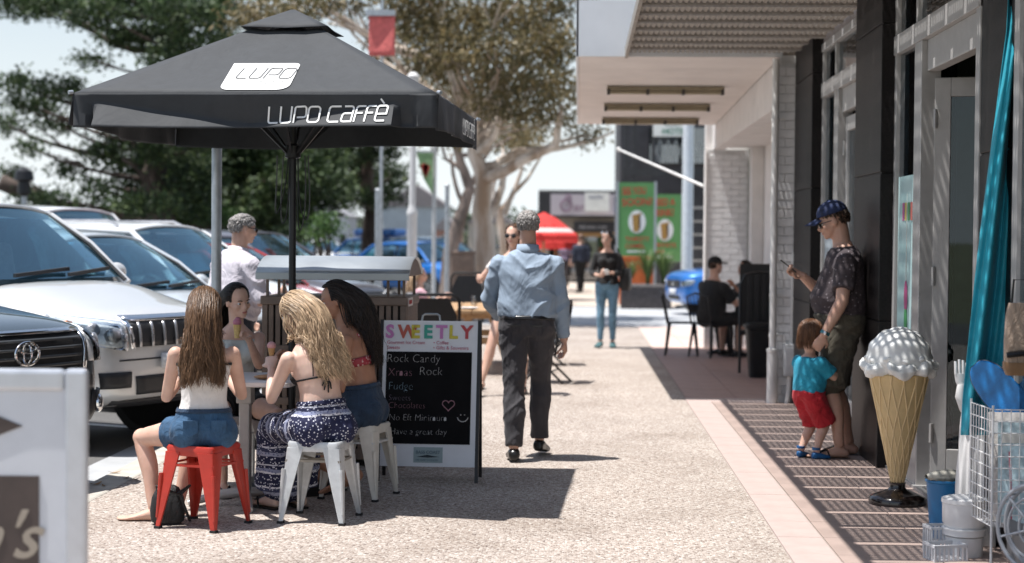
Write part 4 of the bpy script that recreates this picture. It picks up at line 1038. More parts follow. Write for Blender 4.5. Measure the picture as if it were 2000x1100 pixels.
# logo on the front slope, lettering on the flaps
def front_slope(x, s, off=.006): return V((x, -HS*(1-s)-off*.5, canopy_pt(x, -HS*(1-s))+off))
lpoly = [(-.208+.0, .375)]+arc(-.208+.05, .035+.05, .05, 180, 270)+arc(.185-.07, .035+.07, .07, 270, 360)+arc(.185-.03, .375-.03, .03, 0, 90)
mb = MB(); ctr_ = front_slope(0, .2); ring_ = [front_slope(a, b) for a, b in lpoly]; mb.add([ctr_]+ring_, [(0, 1+q, 1+(q+1) % len(ring_)) for q in range(len(ring_))])
lg = mb.build('logo_patch', M_WPRINT, umb, solid=.001)
stroke_text(lg, 'LUPO', .095, None, M_GPRINT, .075, .2, fn=lambda p: front_slope(-.15+p.x, .175+p.y*1.35, .009))
stroke_text(lg, 'CAFFE', .04, None, pm('pale_print', (.62, .62, .61), .7, var=0), .10, .1, fn=lambda p: front_slope(.0+p.x, .075+p.y*1.5, .009))
stroke_text(umb, 'LUPO CAFFE', .088, None, M_WPRINT, .11, .12, fn=lambda p: V((.075+p.x, front_flap(.075+p.x, min(1, max(0, (ZE-2.212-p.y)/.19)))-.006, 2.212+p.y+.012*p.x)))
stroke_text(umb, 'LUPO CAFFE', .088, frame((HS+.035, -.1, 2.215), (0, 1, 0), (.0, 0, 1)), M_WPRINT, .11, .12)

# ---- metal stools
def stool(label, loc, rz, mat, inner):
    t_ = thing('metal_stool', label, 'stool', loc, rz, 'metal stools round the table')
    S, h, ft = .152, .45, .185
    def rr(x, z, r=.035): return [V((a, b, z)) for a, b in rrect(-x, -x, x, x, r)]
    MB().loft([rr(S-.004, h-.055), rr(S+.001, h-.012), rr(S-.006, h), rr(S-.03, h-.003), rr(S-.09, h-.010)], True).build('seat', mat, t_, smooth=True, ang=50)
    for sx in (-1, 1):
        for sy in (-1, 1):
            rings = []
            for k in range(7):
                f = k/6; z = (h-.035)*(1-f)+.012*f; c = V((sx*(S+.002+(ft-S)*f), sy*(S+.002+(ft-S)*f), z)); wd = .098*(1-f)+.026*f; tk = .012
                ix, iy = V((-sx, 0, 0)), V((0, -sy, 0)); cr = .022*(1-f)+.008*f
                rings.append([c+ix*wd, c+ix*cr, c+ix*cr*.3+iy*cr*.3, c+iy*cr, c+iy*wd, c+iy*wd+ix*tk, c+ix*tk*1.5+iy*tk*1.5, c+ix*wd+iy*tk])
            lg_ = MB().loft(rings).build('leg', mat, t_, smooth=True, ang=30)
            a = V((sx*(S+.012), sy*(S+.012), .30)); b = V((sx*(ft-.006), sy*(ft-.006), .06))
            MB().tube([a, b], [.012, .008], 8).build('leg_rib', mat, lg_, smooth=True)
            MB().box((sx*(ft-.010), sy*(ft-.010), .007), (.034, .034, .014)).build('rubber_foot', M_RUB, lg_)
    for sy in (-1, 1):
        MB().bar((-S-.0, sy*(S+.003), h-.105), (S, sy*(S+.003), h-.105), .006, .012).build('brace', inner, t_)
        MB().bar((sy*(S+.003), -S, h-.105), (sy*(S+.003), S, h-.105), .006, .012).build('brace', inner, t_)
    MB().bar((-S, -S, h-.11), (S, S, h-.11), .006, .012).build('cross_brace', inner, t_); MB().bar((-S, S, h-.118), (S, -S, h-.118), .006, .012).build('cross_brace', inner, t_)
    return t_
M_REDS = pm('red_stool_paint', (.44, .035, .02), .35, var=.12, scale=14); M_SILS = pm('silver_stool_paint', (.55, .57, .58), .38, metal=.25, var=.15, scale=14); M_WHTS = pm('white_stool_paint', (.66, .63, .57), .45, var=.1)
G1, G3, G4, G2 = V((-2.03, 9.10, 0)), V((-1.43, 9.36, 0)), V((-1.325, 10.22, 0)), V((-2.17, 10.62, 0))
stool('red metal stool under the girl with long brown hair', G1, R(-20), M_REDS, M_REDS)
stool('silver metal stool under the girl in the patterned skirt', G3, R(-8), M_SILS, pm('stool_brace_metal', (.25, .23, .2), .4, metal=.5))  # braces in a darker metal than the seat and legs
stool('cream metal stool under the girl in red bikini top', G4, R(-15), M_WHTS, M_SILS)
stool('grey metal stool under the girl facing the camera', G2, R(30), M_SILS, M_SILS)
# ---- table
tb = thing('cafe_table', 'white topped pedestal table between the four girls', 'table', (-1.95, 9.84, 0), R(-4))
MB().loft([[V((a, b, z)) for a, b in rrect(-s, -s, s, s, .04)] for s, z in ((.335, .722), (.345, .727), (.345, .748), (.338, .753))]).build('table_top', pm('white_laminate', (.74, .73, .71), .35, var=.04), tb, smooth=True, ang=50)
M_TLEG = pm('table_grey', (.45, .44, .43), .4, metal=.3, var=.1)
MB().span((-.032, -.032, .05), (.032, .032, .62)).build('column', M_TLEG, tb, bevel=.008)
MB().span((-.045, -.045, .60), (.045, .045, .721)).build('collar', M_TLEG, tb, bevel=.006)
for k in range(4):
    a = math.pi/4*0+k*math.pi/2+.35; d = V((math.cos(a), math.sin(a), 0))
    MB().tube([d*.03+V((0, 0, .075)), d*.13+V((0, 0, .065)), d*.25+V((0, 0, .04)), d*.33+V((0, 0, .018))], [.03, .028, .024, .018], 10).build('foot', M_TLEG, tb, smooth=True)
# food on the table
M_BISC = pm('golden_pastry', (.55, .30, .15), .7, var=.2, scale=40, bump=.3)
MB().ell((0, 0, .013), (.085, .05, .014), 18, 8).ell((.03, .012, .022), (.045, .03, .012), 12, 6).build('pastry', M_BISC, tag(thing('pastry_plate', 'golden pastry lying on the white table', 'food', (-1.79, 9.70, .753), R(10))), smooth=True)
# black bag under the red stool
bg_ = thing('black_bag', 'black slouched bag on the ground beneath the red stool', 'bag', (-2.235, 9.13, 0), R(12))
M_BAGC = mat_cloth('black_bag_cloth', (.012, .012, .013), .2, .4, 14, .6)
MB().loft([[V((a*1.0, b*.55, z)) for a, b in rrect(-s, -s, s, s, s*.6)] for s, z in ((.06, .0), (.088, .02), (.095, .08), (.085, .15), (.06, .20), (.035, .215))]).build('bag_body', M_BAGC, bg_, smooth=True)
for s in (-1, 1): MB().tube([(s*.05, -.04, .17), (s*.09+.03, -.07, .22), (.07, -.08, .17), (.1, -.06, .08), (.12, -.03, .02)], .008, 6).build('strap', M_BAGC, bg_, smooth=True)

# ---- twin bin surround
bn = thing('bin_enclosure', 'brown slatted twin bin surround with curved pale roof', 'bin', (-1.68, 11.55, 0), R(-1.5))
M_BROWN = pm('brown_powdercoat', (.20, .145, .115), .5, metal=.2, var=.2, scale=8); M_ROOFB = pm('bin_roof', (.42, .45, .47), .35, metal=.45, var=.08, scale=3); M_BIND = pm('bin_inside', (.02, .018, .017), .8, var=.2)
W2, DP, HB = .50, .66, 1.17
MB().span((-W2+.03, .035, .06), (W2-.03, DP-.03, HB-.05)).build('bin_liner', M_BIND, bn)
for x in (-W2, -.02, W2-.04): 
    for y in (0, DP-.04): MB().span((x, y, .0), (x+.04, y+.04, HB-.06)).build('post', M_BROWN, bn, bevel=.004)
MB().span((-W2-.01, -.012, HB-.06), (W2+.01, DP+.012, HB)).build('top_rim', M_BROWN, bn, bevel=.008)
MB().span((-W2, .004, .05), (W2, .036, .12)).build('bottom_rail', M_BROWN, bn)
sl_ = None
for side in (0, 1):
    x0_ = -W2+.045+side*.48
    for k in range(9):
        if sl_ is None: sl_ = MB().span((0, 0, .12), (.034, .012, HB-.06)).build('slat', M_BROWN, bn, bevel=.003); o = sl_
        else: o = sl_.copy(); COL.objects.link(o)
        o.location = (x0_+.048*k, .008, 0)
    for z in (.42, .78): MB().span((x0_-.004, .0, z), (x0_+.425, .0075, z+.05)).build('panel_rail', M_BROWN, bn, bevel=.003)
for k in range(12):
    o = MB().span((W2-.008, .045+.048*k, .12), (W2+.004, .079+.048*k, HB-.06)).build('slat', M_BROWN, bn, bevel=.003)
lb = MB().span((W2+.0105, .03, HB-.065), (W2+.014, .27, HB-.008)).build('sticker', pm('sticker', (.66, .60, .58), .5, var=.1), bn)
text(lb, 'RUBBISH', .04, frame((W2+.016, .05, HB-.05), (0, 1, 0), (0, 0, 1)), pm('sticker_red', (.5, .05, .05), .5, var=0))
for x in (-W2+.02, -W2+.10, W2-.14, W2-.03):
    for y in (.04, DP-.05): MB().span((x, y, HB), (x+.018, y+.018, 1.34)).build('roof_stay', M_BROWN, bn)
def vault(i, j, dz=0):
    y = -.07+(DP+.14)*j; a = (j-.5)*2
    return V((-W2-.03+(2*W2+.06)*i, y, 1.44-.115*abs(a)**2.2+dz))
MB().grid(vault, 3, 16).build('roof', M_ROOFB, bn, smooth=True, solid=.012)
MB().span((-W2-.03, -.078, 1.285), (W2+.03, -.066, 1.335)).build('roof_lip', M_ROOFB, bn, bevel=.004)
for x in (-W2-.02, W2+.0):
    poly = [vault(0, j/14) for j in range(15)]; poly = [V((x, p.y*.97+.01, p.z-.012)) for p in poly]
    MB().prism(poly, (.02, 0, 0)).build('roof_end', M_BROWN, bn)
MB().span((-.01, .10, 1.446), (.12, .24, 1.452)).build('receipt', M_WPRINT, bn) if False else None

# ---- chalk board sandwich sign
ab = thing('chalkboard_sign', 'white sandwich board with colourful heading and chalk writing', 'sign', (-.965, 10.98, 0), R(-2))
LEAN = math.atan(.17); up_ = V((0, math.sin(LEAN), math.cos(LEAN))); nrm = V((0, -math.cos(LEAN), math.sin(LEAN)))
F0 = V((0, -.13, 0)); WB = .31
def fpt(x, h, off=0): return F0+V((x, 0, 0))+up_*h+nrm*off
def quad(nm, x0, x1, h0, h1, off, mat, parent, th=.004):
    return MB().prism([fpt(x0, h0, off), fpt(x1, h0, off), fpt(x1, h1, off), fpt(x0, h1, off)], -nrm*th).build(nm, mat, parent)
M_BOARDW = pm('sign_white_face', (.70, .72, .76), .4, var=.03); M_CHALKB = pm('chalkboard', (.010, .010, .011), .9, var=.25, scale=6, spec=.1)
pnl = quad('front_panel', -WB, WB, .10, 1.05, 0, M_BOARDW, ab, .016)
for s in (-1, 1):
    MB().prism([fpt(s*WB, -.0, .004), fpt(s*(WB+.022), -.0, .004), fpt(s*(WB+.022), 1.055, .004), fpt(s*WB, 1.055, .004)], -nrm*.024).build('side_rail', M_BLKM, ab)
    MB().prism([V((s*WB, .15, .0)), V((s*(WB+.022), .15, .0)), V((s*(WB+.022), .06, 1.03)), V((s*WB, .06, 1.03))], (0, .02, 0)).build('back_leg', M_BLKM, ab)
MB().prism([V((-WB, .14, .12)), V((WB, .14, .12)), V((WB, .062, 1.02)), V((-WB, .062, 1.02))], (0, .012, 0)).build('back_panel', M_BOARDW, ab)
MB().tube([fpt(-.06, 1.05, -.01), fpt(-.055, 1.085, -.01), fpt(-.04, 1.095, -.01), fpt(.04, 1.095, -.01), fpt(.055, 1.085, -.01), fpt(.06, 1.05, -.01)], .007, 8).build('handle', M_ROOFB, ab, smooth=True)
ck = quad('chalk_panel', -.285, .275, .245, .845, .004, M_CHALKB, pnl, .003)
fm = lambda x, h, off=.006: frame(fpt(x, h, off), (1, 0, 0), up_)
for i, (ch, c) in enumerate(zip('SWEETLY', ((.52, .20, .46), (.46, .10, .07), (.58, .50, .06), (.05, .34, .27), (.52, .20, .46), (.58, .50, .06), (.46, .06, .07)))):
    text(ab, ch, .118, fm(-.295+.083*i, .937), pm('print_%d' % i, c, .6, var=0), offset=.0045, name='printed_letter')
M_PP = pm('print_pink', (.50, .13, .20), .6, var=0)
for s, x, h in (('Gourmet Ice Cream', -.285, .895), ('Sweets', -.285, .862), ('• Coffee', .02, .895), ('• Gifts & Souvenirs', .02, .862)):
    text(ab, s, .032, fm(x, h), M_PP, sx=.95)
def chalk(nm, c): return pm(nm, c, .95, var=.35, scale=120)
CW, CPK, CB, CLL = chalk('chalk_white', (.52, .52, .52)), chalk('chalk_pink', (.36, .20, .24)), chalk('chalk_blue', (.25, .36, .44)), chalk('chalk_lilac', (.24, .20, .26))
for s, x, h, sz, mt in (('Rock Candy', -.285, .775, .078, CW), ('Xmas', -.275, .685, .078, CPK), ('Rock', -.07, .692, .082, CW), ('Fudge', -.27, .595, .076, CB), ('Sweets', -.265, .525, .056, CLL), ('Chocolates', -.265, .475, .058, CPK), ('No Eft Minimum', -.26, .395, .062, CW), ('Have a great day', -.25, .305, .060, CW)):
    text(ab, s, sz, fm(x, h), mt, offset=-.0022*sz/.07, shear=.05, name='chalk_writing', sx=.92)
hp = [fpt(.13+.040*(math.sin(t)**3)*1.0, .50+.036*(13*math.cos(t)-5*math.cos(2*t)-2*math.cos(3*t)-math.cos(4*t))/15, .007) for t in np.linspace(0, 2*math.pi, 30)[:-1]]
MB().tube(hp, .003, 5, closed=True).build('chalk_heart', CPK, ab)
MB().tube([fpt(.225+.035*math.cos(a), .425+.032*math.sin(a), .007) for a in np.linspace(math.pi*1.05, math.pi*1.95, 10)], .003, 5).ell(fpt(.212, .437, .007), .004, 6, 5).ell(fpt(.237, .437, .007), .004, 6, 5).build('chalk_smile', CW, ab)
st_ = quad('sponsor_panel', -.09, .10, .125, .225, .004, pm('teal_grey_print', (.30, .38, .40), .6, var=.05), pnl, .003)
text(ab, 'BASS COAST', .028, fm(-.075, .183, .008), pm('teal_ink', (.10, .16, .2), .6, var=0), offset=.0005)
text(ab, 'THE COAST IS CALLING', .014, fm(-.078, .138, .008), pm('teal_ink', (.10, .16, .2), .6, var=0))
MB().prism([fpt(-.07, .162, .008), fpt(.0, .176, .008), fpt(.03, .170, .008), fpt(.08, .163, .008), fpt(.0, .158, .008)], -nrm*.002).build('hill_mark', pm('ink_dark', (.02, .03, .04), .6, var=0), ab)

# ---- poster stand in the foreground
ps = thing('poster_stand', 'blurred silver framed poster stand in the left foreground', 'sign', (-2.0, 5.5, 0), R(1.5))
M_SILF = pm('silver_snap_frame', (.58, .60, .64), .35, metal=.55, var=.06); zt_, xr = 1.135, .385
for nm, a, b in (('frame_side', (xr-.075, -.02, .18), (xr, .02, zt_)), ('frame_side', (-xr, -.02, .18), (-xr+.075, .02, zt_)), ('frame_top', (-xr+.0755, -.019, zt_-.075), (xr-.0755, .019, zt_-.001)), ('frame_bottom', (-xr+.0755, -.019, .181), (xr-.0755, .019, .255))):
    MB().span(a, b).build(nm, M_SILF, ps, bevel=.014)
MB().span((-xr+.03, -.006, .2), (xr-.03, .012, zt_-.03)).build('poster', pm('poster_sheet', (.62, .64, .68), .5, var=.03), ps)
pb = MB().span((-.31, -.012, .28), (.225, -.0065, .78)).build('brown_print', pm('brown_print', (.075, .055, .048), .6, var=.15), ps)
MB().prism([(.17, -.011, .945), (.02, -.011, .885), (-.13, -.011, .945), (.02, -.011, 1.005)], (0, .004, 0)).build('diamond_print', pm('brown_print', (.075, .055, .048), .6, var=.15), ps)
for z in (.60,): text(ps, "n's", .22, frame((-.02, -.014, z-.09), (1, 0, 0), (0, 0, 1)), pm('tan_script', (.36, .31, .25), .6, var=0), shear=.45, offset=.002)
for s in (-1, 1):
    MB().bar((s*.3, -.18, .015), (s*.3, .18, .015), .05, .03).build('foot', M_SILF, ps); MB().bar((s*.3, 0, .02), (s*.3, 0, .2), .04, .03, (0, 1, 0)).build('stay', M_SILF, ps)

# ---- posts and lamps along the kerb
def post(nm, label, u, Z, ztop, r, mat, cat='post', cap=True, z0=0.0, v=470):
    x = vat(u, v, Z).x; t_ = thing(nm, label, cat, (x, Z, z0))
    MB().tube([(0, 0, 0), (0, 0, ztop-z0)], r, 14).build('shaft', mat, t_, smooth=True)
    if cap: MB().ell((0, 0, ztop-z0), (r*1.15, r*1.15, r*.6), 12, 6).build('cap', mat, t_, smooth=True)
    MB().lathe([(r*2.2, 0), (r*2.2, .02), (r*1.05, .05)], 14).build('base_flange', mat, t_, smooth=True)
    return t_
sp = post('sign_post', 'thick galvanised post in front of the man in white', 423, 11.65, 2.27, .036, M_GALV, v=430)
MB().box((-.05, 0, 2.27), (.14, .10, .03)).build('clamp', M_GALV, sp, bevel=.005)
M_LAMPW = pm('lamp_post_white', (.60, .60, .60), .5, var=.08, scale=3)
lx = vat(805, 450, 30).x
lpst = thing('lamp_post', 'tall white lamp post with thick lower sleeve right of the bin', 'lamp post', (lx, 30, 0))
MB().lathe([(.20, 0), (.20, .03), (.088, .06), (.088, 1.95), (.10, 1.98), (.10, 2.05), (.07, 2.12), (.062, 2.2), (.055, 4.25), (.045, 4.3)], 18).build('shaft', M_LAMPW, lpst, smooth=True)
MB().lathe([(.045, 4.3), (.10, 4.32), (.12, 4.45), (.05, 4.52), (0, 4.53)], 16).build('lantern', M_LAMPW, lpst, smooth=True)
def banner(parent, x0, x1, z0, z1, y, mat, nm='banner', cut=0):
    MB().grid(lambda i, j: V((x0+(x1-x0)*(i if j > 0 else i), y+.03*math.sin(i*3+j*2), z1+(z0-z1)*j+cut*(1-i)*j*.0)), 8, 8).build(nm, mat, parent, smooth=True, solid=.004)
rbp = post('banner_post', 'thin post carrying the red banner above the umbrella', 745, 28.5, 5.75, .028, M_GALV, v=300)
lx2 = rbp.location.x; b1 = vat(720, 80, 28.3); b2 = vat(772, 30, 28.3)
MB().bar((b1.x-lx2-.05, -.2, b2.z+.04), (b2.x-lx2, -.2, b2.z+.04), .05, .10).build('banner_arm', M_GALV, rbp)
MB().bar((0, -.2, b2.z+.04), (0, .0, b2.z+.04), .04, .04).build('bracket', M_GALV, rbp)
banner(rbp, b1.x-lx2, b2.x-lx2, b1.z-.25, b2.z, -.2, mat_cloth('red_banner_cloth', (.60, .14, .13), .15, .3))
bpst = post('banner_post', 'thin white post carrying the green banner with a red flower', 848, 36, 4.2, .045, M_LAMPW, v=400)
g0_, g1_ = vat(813, 362, 35.9), vat(846, 298, 35.9); bx = bpst.location.x
MB().bar((g0_.x-bx-.03, -.1, g1_.z+.02), (0.02, -.1, g1_.z+.02), .025, .03).build('banner_arm', M_GALV, bpst)
gb = MB().add([(g0_.x-bx, -.1, g1_.z), (g1_.x-bx, -.1, g1_.z), (g1_.x-bx, -.1, g0_.z-.2), (g0_.x-bx+.15, -.1, g0_.z+.15)], [(0, 1, 2, 3)]).build('banner', mat_cloth('green_banner', (.26, .42, .22), .2, .2), bpst, solid=.004)
cxx = (g0_.x+g1_.x)/2-bx
for k in range(5):
    a = R(60+15*k); MB().prism([(cxx+.02, -.105, g0_.z+.14), (cxx+.14*math.cos(a)-.03, -.105, g0_.z+.14+.34*math.sin(a)), (cxx+.14*math.cos(a)+.05, -.105, g0_.z+.10+.34*math.sin(a))], (0, .002, 0)).build('printed_petal', pm('petal_red', (.55, .06, .05), .7, var=.1), gb)
post('bollard_post', 'short grey post near the bare cypress trunk', 738, 33, 2.52, .055, M_GALV, v=430)
post('street_sign_post', 'thin grey post in front of the gum trunk', 873, 31, 2.55, .042, M_GALV, v=440)
ll = post('garden_lamp', 'small dark lantern on grey post at the far left', 47, 40, 2.55, .07, M_GALV, 'lamp post', False, -.1, v=400)
MB().lathe([(.08, 2.6), (.16, 2.68), (.14, 2.95), (.24, 3.0), (.20, 3.2), (.04, 3.3)], 14).build('lantern', M_BLKM, ll, smooth=True)

# ---- cafe furniture further on
M_WOOD = pm('cafe_timber', (.40, .25, .13), .6, var=.3, scale=6, stretch=(1, 8, 8)); M_PLS = pm('black_plastic_chair', (.012, .012, .013), .5, var=.2, spec=.25)
def folding_chair(label, loc, rz, h=.95):
    t_ = thing('folding_chair', label, 'chair', loc, rz, 'black folding cafe chairs')
    def P(x, z): return V((x, -.20-.16*(z-.45), z))
    poly = [(-.26, .52), (.26, .52), (.26, h-.10)]+[(.16+.10*math.cos(R(a)), h-.10+.10*math.sin(R(a))) for a in (15, 30, 45, 60, 75, 90)]+[(-.16+.10*math.cos(R(a)), h-.10+.10*math.sin(R(a))) for a in (90, 105, 120, 135, 150, 165, 180)]
    ins = [(x*.86, min(z, h-.035)-.0) for x, z in poly]
    # back shell with hand slots left open at the upper corners
    bk = MB().prism([P(-.235, .50), P(.235, .50), P(.235, h-.22), P(.15, h-.04), P(-.15, h-.04), P(-.235, h-.22)], (0, .012, 0)).build('backrest', M_PLS, t_)
    MB().tube([P(-.25, .30)]+[P(x, z) for x, z in [(-.26, h-.12)]+[(-.16+.10*math.cos(R(a)), h-.10+.10*math.sin(R(a))) for a in (165, 135, 105)]+[(.16+.10*math.cos(R(a)), h-.10+.10*math.sin(R(a))) for a in (75, 45, 15)]+[(.26, h-.12), (.25, .30)]], .017, 8).build('back_frame', M_PLS, t_, smooth=True)
    MB().box((0, .02, .45), (.44, .42, .03)).build('seat', M_PLS, t_, bevel=.012)
    for s in (-1, 1):
        MB().tube([(s*.245, -.18, .45), (s*.25, .25, .0)], .013, 8).build('leg', M_BLKM, t_, smooth=True)
        MB().tube([(s*.225, .20, .45), (s*.225, -.27, .0)], .013, 8).build('leg', M_BLKM, t_, smooth=True)
    MB().tube([(-.225, -.12, .13), (.225, -.12, .13)], .009, 6).build('stretcher', M_BLKM, t_, smooth=True)
    return t_
folding_chair('black folding chair back seen just above the chalk board', (-1.50, 17.6, 0), R(4), 1.0)
folding_chair('black folding chair across the timber table facing us', (-1.72, 25.6, 0), R(176), 1.05)
folding_chair('black folding chair right of the walking man legs', (-.38, 18.6, 0), R(80), .9)
folding_chair('black folding chair on the far side behind the walking man', (-.45, 21.2, 0), R(95), .9)
tt = thing('timber_table', 'timber trestle cafe table left of the walking man', 'table', (-1.18, 20.6, 0), R(2))
for k in range(5): MB().span((-.42+.17*k, -1.2, .71), (-.42+.17*k+.16, 1.2, .75)).build('plank', M_WOOD, tt, bevel=.006)
for y in (-.85, .85):
    for s in (-1, 1): MB().bar((s*.12, y, .70), (s*.36, y, 0), .07, .09, (0, 1, 0)).build('leg', M_WOOD, tt, bevel=.006)
    MB().span((-.34, y-.03, .34), (.34, y+.03, .42)).span((-.36, y-.035, .64), (.36, y+.035, .709)).build('cross_rail', M_WOOD, tt, bevel=.005)
for (x, y, r, lab) in ((-.1, -.9, .12, 'white plate on the near end of the timber table'), (.2, -.3, .11, 'white plate in the middle of the timber table')):
    MB().lathe([(0, .0), (r*.6, .002), (r, .02), (r, .024), (r*.6, .008), (0, .006)], 20).build('plate', M_PLATE, tag(thing('plate', lab, 'plate', (-1.18+x, 20.6+y, .75))), smooth=True)
gl_ = thing('drinking_glass', 'drinking glass on the timber table', 'glass', (-1.3, 20.9, .75)); MB().lathe([(.03, 0), (.036, .12), (.033, .12), (.028, .006), (0, .006)], 14).build('tumbler', mat_glass('tumbler_glass', (.9, .93, .95), .06), gl_, smooth=True)

# ---- black spindle chair, table and waste bin in the shaded bay
def metal_chair(label, loc, rz):
    t_ = thing('metal_chair', label, 'chair', loc, rz, 'black metal chairs in the shaded bay')
    MB().box((0, 0, .45), (.40, .40, .02)).build('seat', M_BLKM, t_, bevel=.01)
    for sx in (-1, 1):
        for sy in (-1, 1): MB().tube([(sx*.17, sy*.17, .44), (sx*.21, sy*.22, 0)], [.022, .014], 8).build('leg', M_BLKM, t_, smooth=True)
    MB().tube([(-.19, -.19, .44), (-.20, -.27, .82), (0, -.30, .87), (.20, -.27, .82), (.19, -.19, .44)], .014, 8).build('back_frame', M_BLKM, t_, smooth=True)
    for k in range(5): MB().tube([(-.12+.06*k, -.195, .45), (-.13+.065*k, -.285, .85)], .008, 6).build('spindle', M_BLKM, t_, smooth=True)
    return t_
metal_chair('empty black metal chair left of the seated man', (1.42, 23.2, 0), R(-95))
metal_chair('black metal chair under the seated man in black', (1.80, 22.9, 0), R(-50))
metal_chair('black metal chair under the dark haired woman in the bay', (2.33, 23.65, 0), R(120))
bt = thing('bay_table', 'dark pedestal table in the shaded bay', 'table', (2.16, 23.1, 0))
MB().lathe([(0, .72), (.28, .72), (.29, .735), (.28, .75), (0, .75)], 24).build('table_top', M_BLKM, bt, smooth=True); MB().tube([(0, 0, .02), (0, 0, .72)], .03, 10).build('column', M_BLKM, bt, smooth=True); MB().lathe([(.22, 0), (.22, .015), (.04, .04)], 20).build('base', M_BLKM, bt, smooth=True)
wbn = thing('waste_bin', 'black tapered waste bin by the white downpipe', 'bin', (2.14, 19.6, 0))
MB().loft([[V((a, b, z)) for a, b in rrect(-s, -s, s, s, .05)] for s, z in ((.155, 0), (.20, .56), (.22, .57), (.22, .61), (.19, .615), (.17, .35))]).build('bin_body', M_PLS, wbn, smooth=True, ang=50)
MB().loft([[V((a, b, z)) for a, b in rrect(-s, -s, s, s, .05)] for s, z in ((.20, .60), (.19, .625), (.1, .63))]).build('bin_rim', M_PLS, wbn, smooth=True)
rk = thing('stacked_chair', 'black high backed slatted chair stacked behind the waste bin', 'chair', (2.14, 20.15, 0))
MB().tube([(-.22, 0, .0), (-.22, .02, 1.05), (-.16, .02, 1.17), (-.05, .02, 1.2), (.2, .02, 1.2), (.22, .02, .0)], .018, 8).build('frame', M_BLKM, rk, smooth=True)
for k in range(4): MB().span((-.13+.085*k, .01, .5), (-.085+.085*k, .03, 1.18)).build('slat', M_BLKM, rk)
MB().box((0, .16, .48), (.42, .34, .05)).build('seat', M_BLKM, rk, bevel=.01)
MB().span((-.2, .24, .55), (.24, .30, 1.30)).build('menu_board', pm('menu_black', (.015, .015, .016), .6), rk)

# ---- green promotional banners, planter, red umbrella
M_GRN = pm('banner_green', (.10, .27, .09), .6, var=.06, scale=3); M_RTXT = pm('banner_red', (.46, .05, .03), .6, var=0)
def promo(label, u0, u1, v0, v1, Y, rz, lines, foot):
    a, b = vat(u0, v1, Y), vat(u1, v0, Y); wd = b.x-a.x; hh = b.z-a.z
    t_ = thing('banner_sign', label, 'banner', ((a.x+b.x)/2, Y, 0), rz, 'green banners by the planter')
    MB().span((-wd/2, -.03, a.z), (wd/2, .03, b.z)).build('panel', M_GRN, t_)
    for s in (-1, 1): MB().span((s*(wd/2+.0)-.03+s*.03, -.05, 0), (s*(wd/2)+.03+s*.03, .05, b.z+.03)).build('upright', M_GALV, t_)
    for k, s in enumerate(lines): text(t_, s, .25, frame((-wd*.40, -.036, b.z-.30-.27*k), (1, 0, .05), (0, 0, 1)), M_RTXT, offset=.005, sx=wd*.8/(.16*len(s)+.02) if len(s) > 5 else .92)
    mb = MB().prism([(.02+.21*math.cos(t), -.036, a.z+.50*hh-.06+.28*math.sin(t)) for t in np.linspace(0, 2*math.pi, 24)[:-1]], (0, .004, 0)); dsc = mb.build('white_disc', M_PLATE, t_)
    MB().prism([(-.06, -.040, a.z+.50*hh-.30), (.06, -.040, a.z+.50*hh-.30), (.08, -.040, a.z+.5*hh+.05), (.14, -.040, a.z+.5*hh+.16), (-.1, -.040, a.z+.5*hh+.1)], (0, .003, 0)).build('tan_blot', pm('tan_blot', (.35, .2, .05), .6, var=.3), dsc)
    MB().prism([(.07, -.044, a.z+.50*hh-.28), (.10, -.044, a.z+.50*hh-.2), (.10, -.044, a.z+.5*hh+.05), (.05, -.044, a.z+.5*hh+.1)], (0, .003, 0)).build('dark_blot', pm('dark_blot', (.05, .03, .02), .6, var=0), dsc)
    for k, s in enumerate(foot): text(t_, s, .15, frame((-wd*.30, -.036, a.z+.36-.17*k), (1, 0, 0), (0, 0, 1)), M_RTXT, offset=.002)
    MB().span((-wd*.25, -.036, a.z+.09), (wd*.25, -.031, a.z+.13)).build('white_rule', M_PLATE, t_)
    return t_
promo('nearer green banner reading SEE YOU SOON beside the planter', 1207, 1278, 357, 500, 41, R(0), ['SEE YOU', 'SOON?'], ['THIRSTY', 'CAMEL'])
promo('farther green banner partly hidden behind the other one', 1264, 1331, 380, 510, 43.5, R(0), ['NEED A', 'DRINK?'], ['PRIVATE', 'BAR'])
ob = thing('orange_base', 'orange box base under the nearer green banner', 'box', (vat(1243, 510, 41.4).x, 41.4, 0)); MB().span((-.42, -.2, 0), (.42, .2, 1.15)).build('box', pm('orange_box', (.5, .12, .03), .6), ob, bevel=.02); MB().span((-.44, -.22, 1.1), (.44, .22, 1.17)).build('lid', pm('orange_box', (.5, .12, .03), .6), ob, bevel=.01)
pa, pb2 = vat(1212, 598, 39), vat(1312, 553, 39)
plt = thing('planter', 'dark brick planter with strappy green plants', 'planter', ((pa.x+pb2.x)/2, 39, -.01)); wd = pb2.x-pa.x
M_DBR = pm('dark_brick', (.085, .075, .075), .8, var=.35, scale=9, bump=.4)
MB().span((-wd/2+.02, .02, 0), (wd/2-.02, .9, .5)).build('core', pm('dark_mortar', (.06, .055, .055), .9), plt)
f0 = None
for i in range(6):
    for k in range(8):
        x = -wd/2+.004+(wd/7.5)*(k-(.5 if i % 2 else 0)); x0_, x1_ = max(x, -wd/2), min(x+wd/7.5-.012, wd/2)
        if x1_-x0_ < .03: continue
        MB().span((x0_, 0, i*.083+.004), (x1_, .1, i*.083+.076)).build('brick', M_DBR, plt)
MB().span((-wd/2-.02, -.02, .5), (wd/2+.02, .92, .555)).build('coping', pm('planter_coping', (.2, .18, .17), .8), plt, bevel=.01)
M_STRAP = mat_leaf('strap_leaf', [(.03, .06, .015), (.09, .15, .04), (.2, .26, .09)], .5, .25)
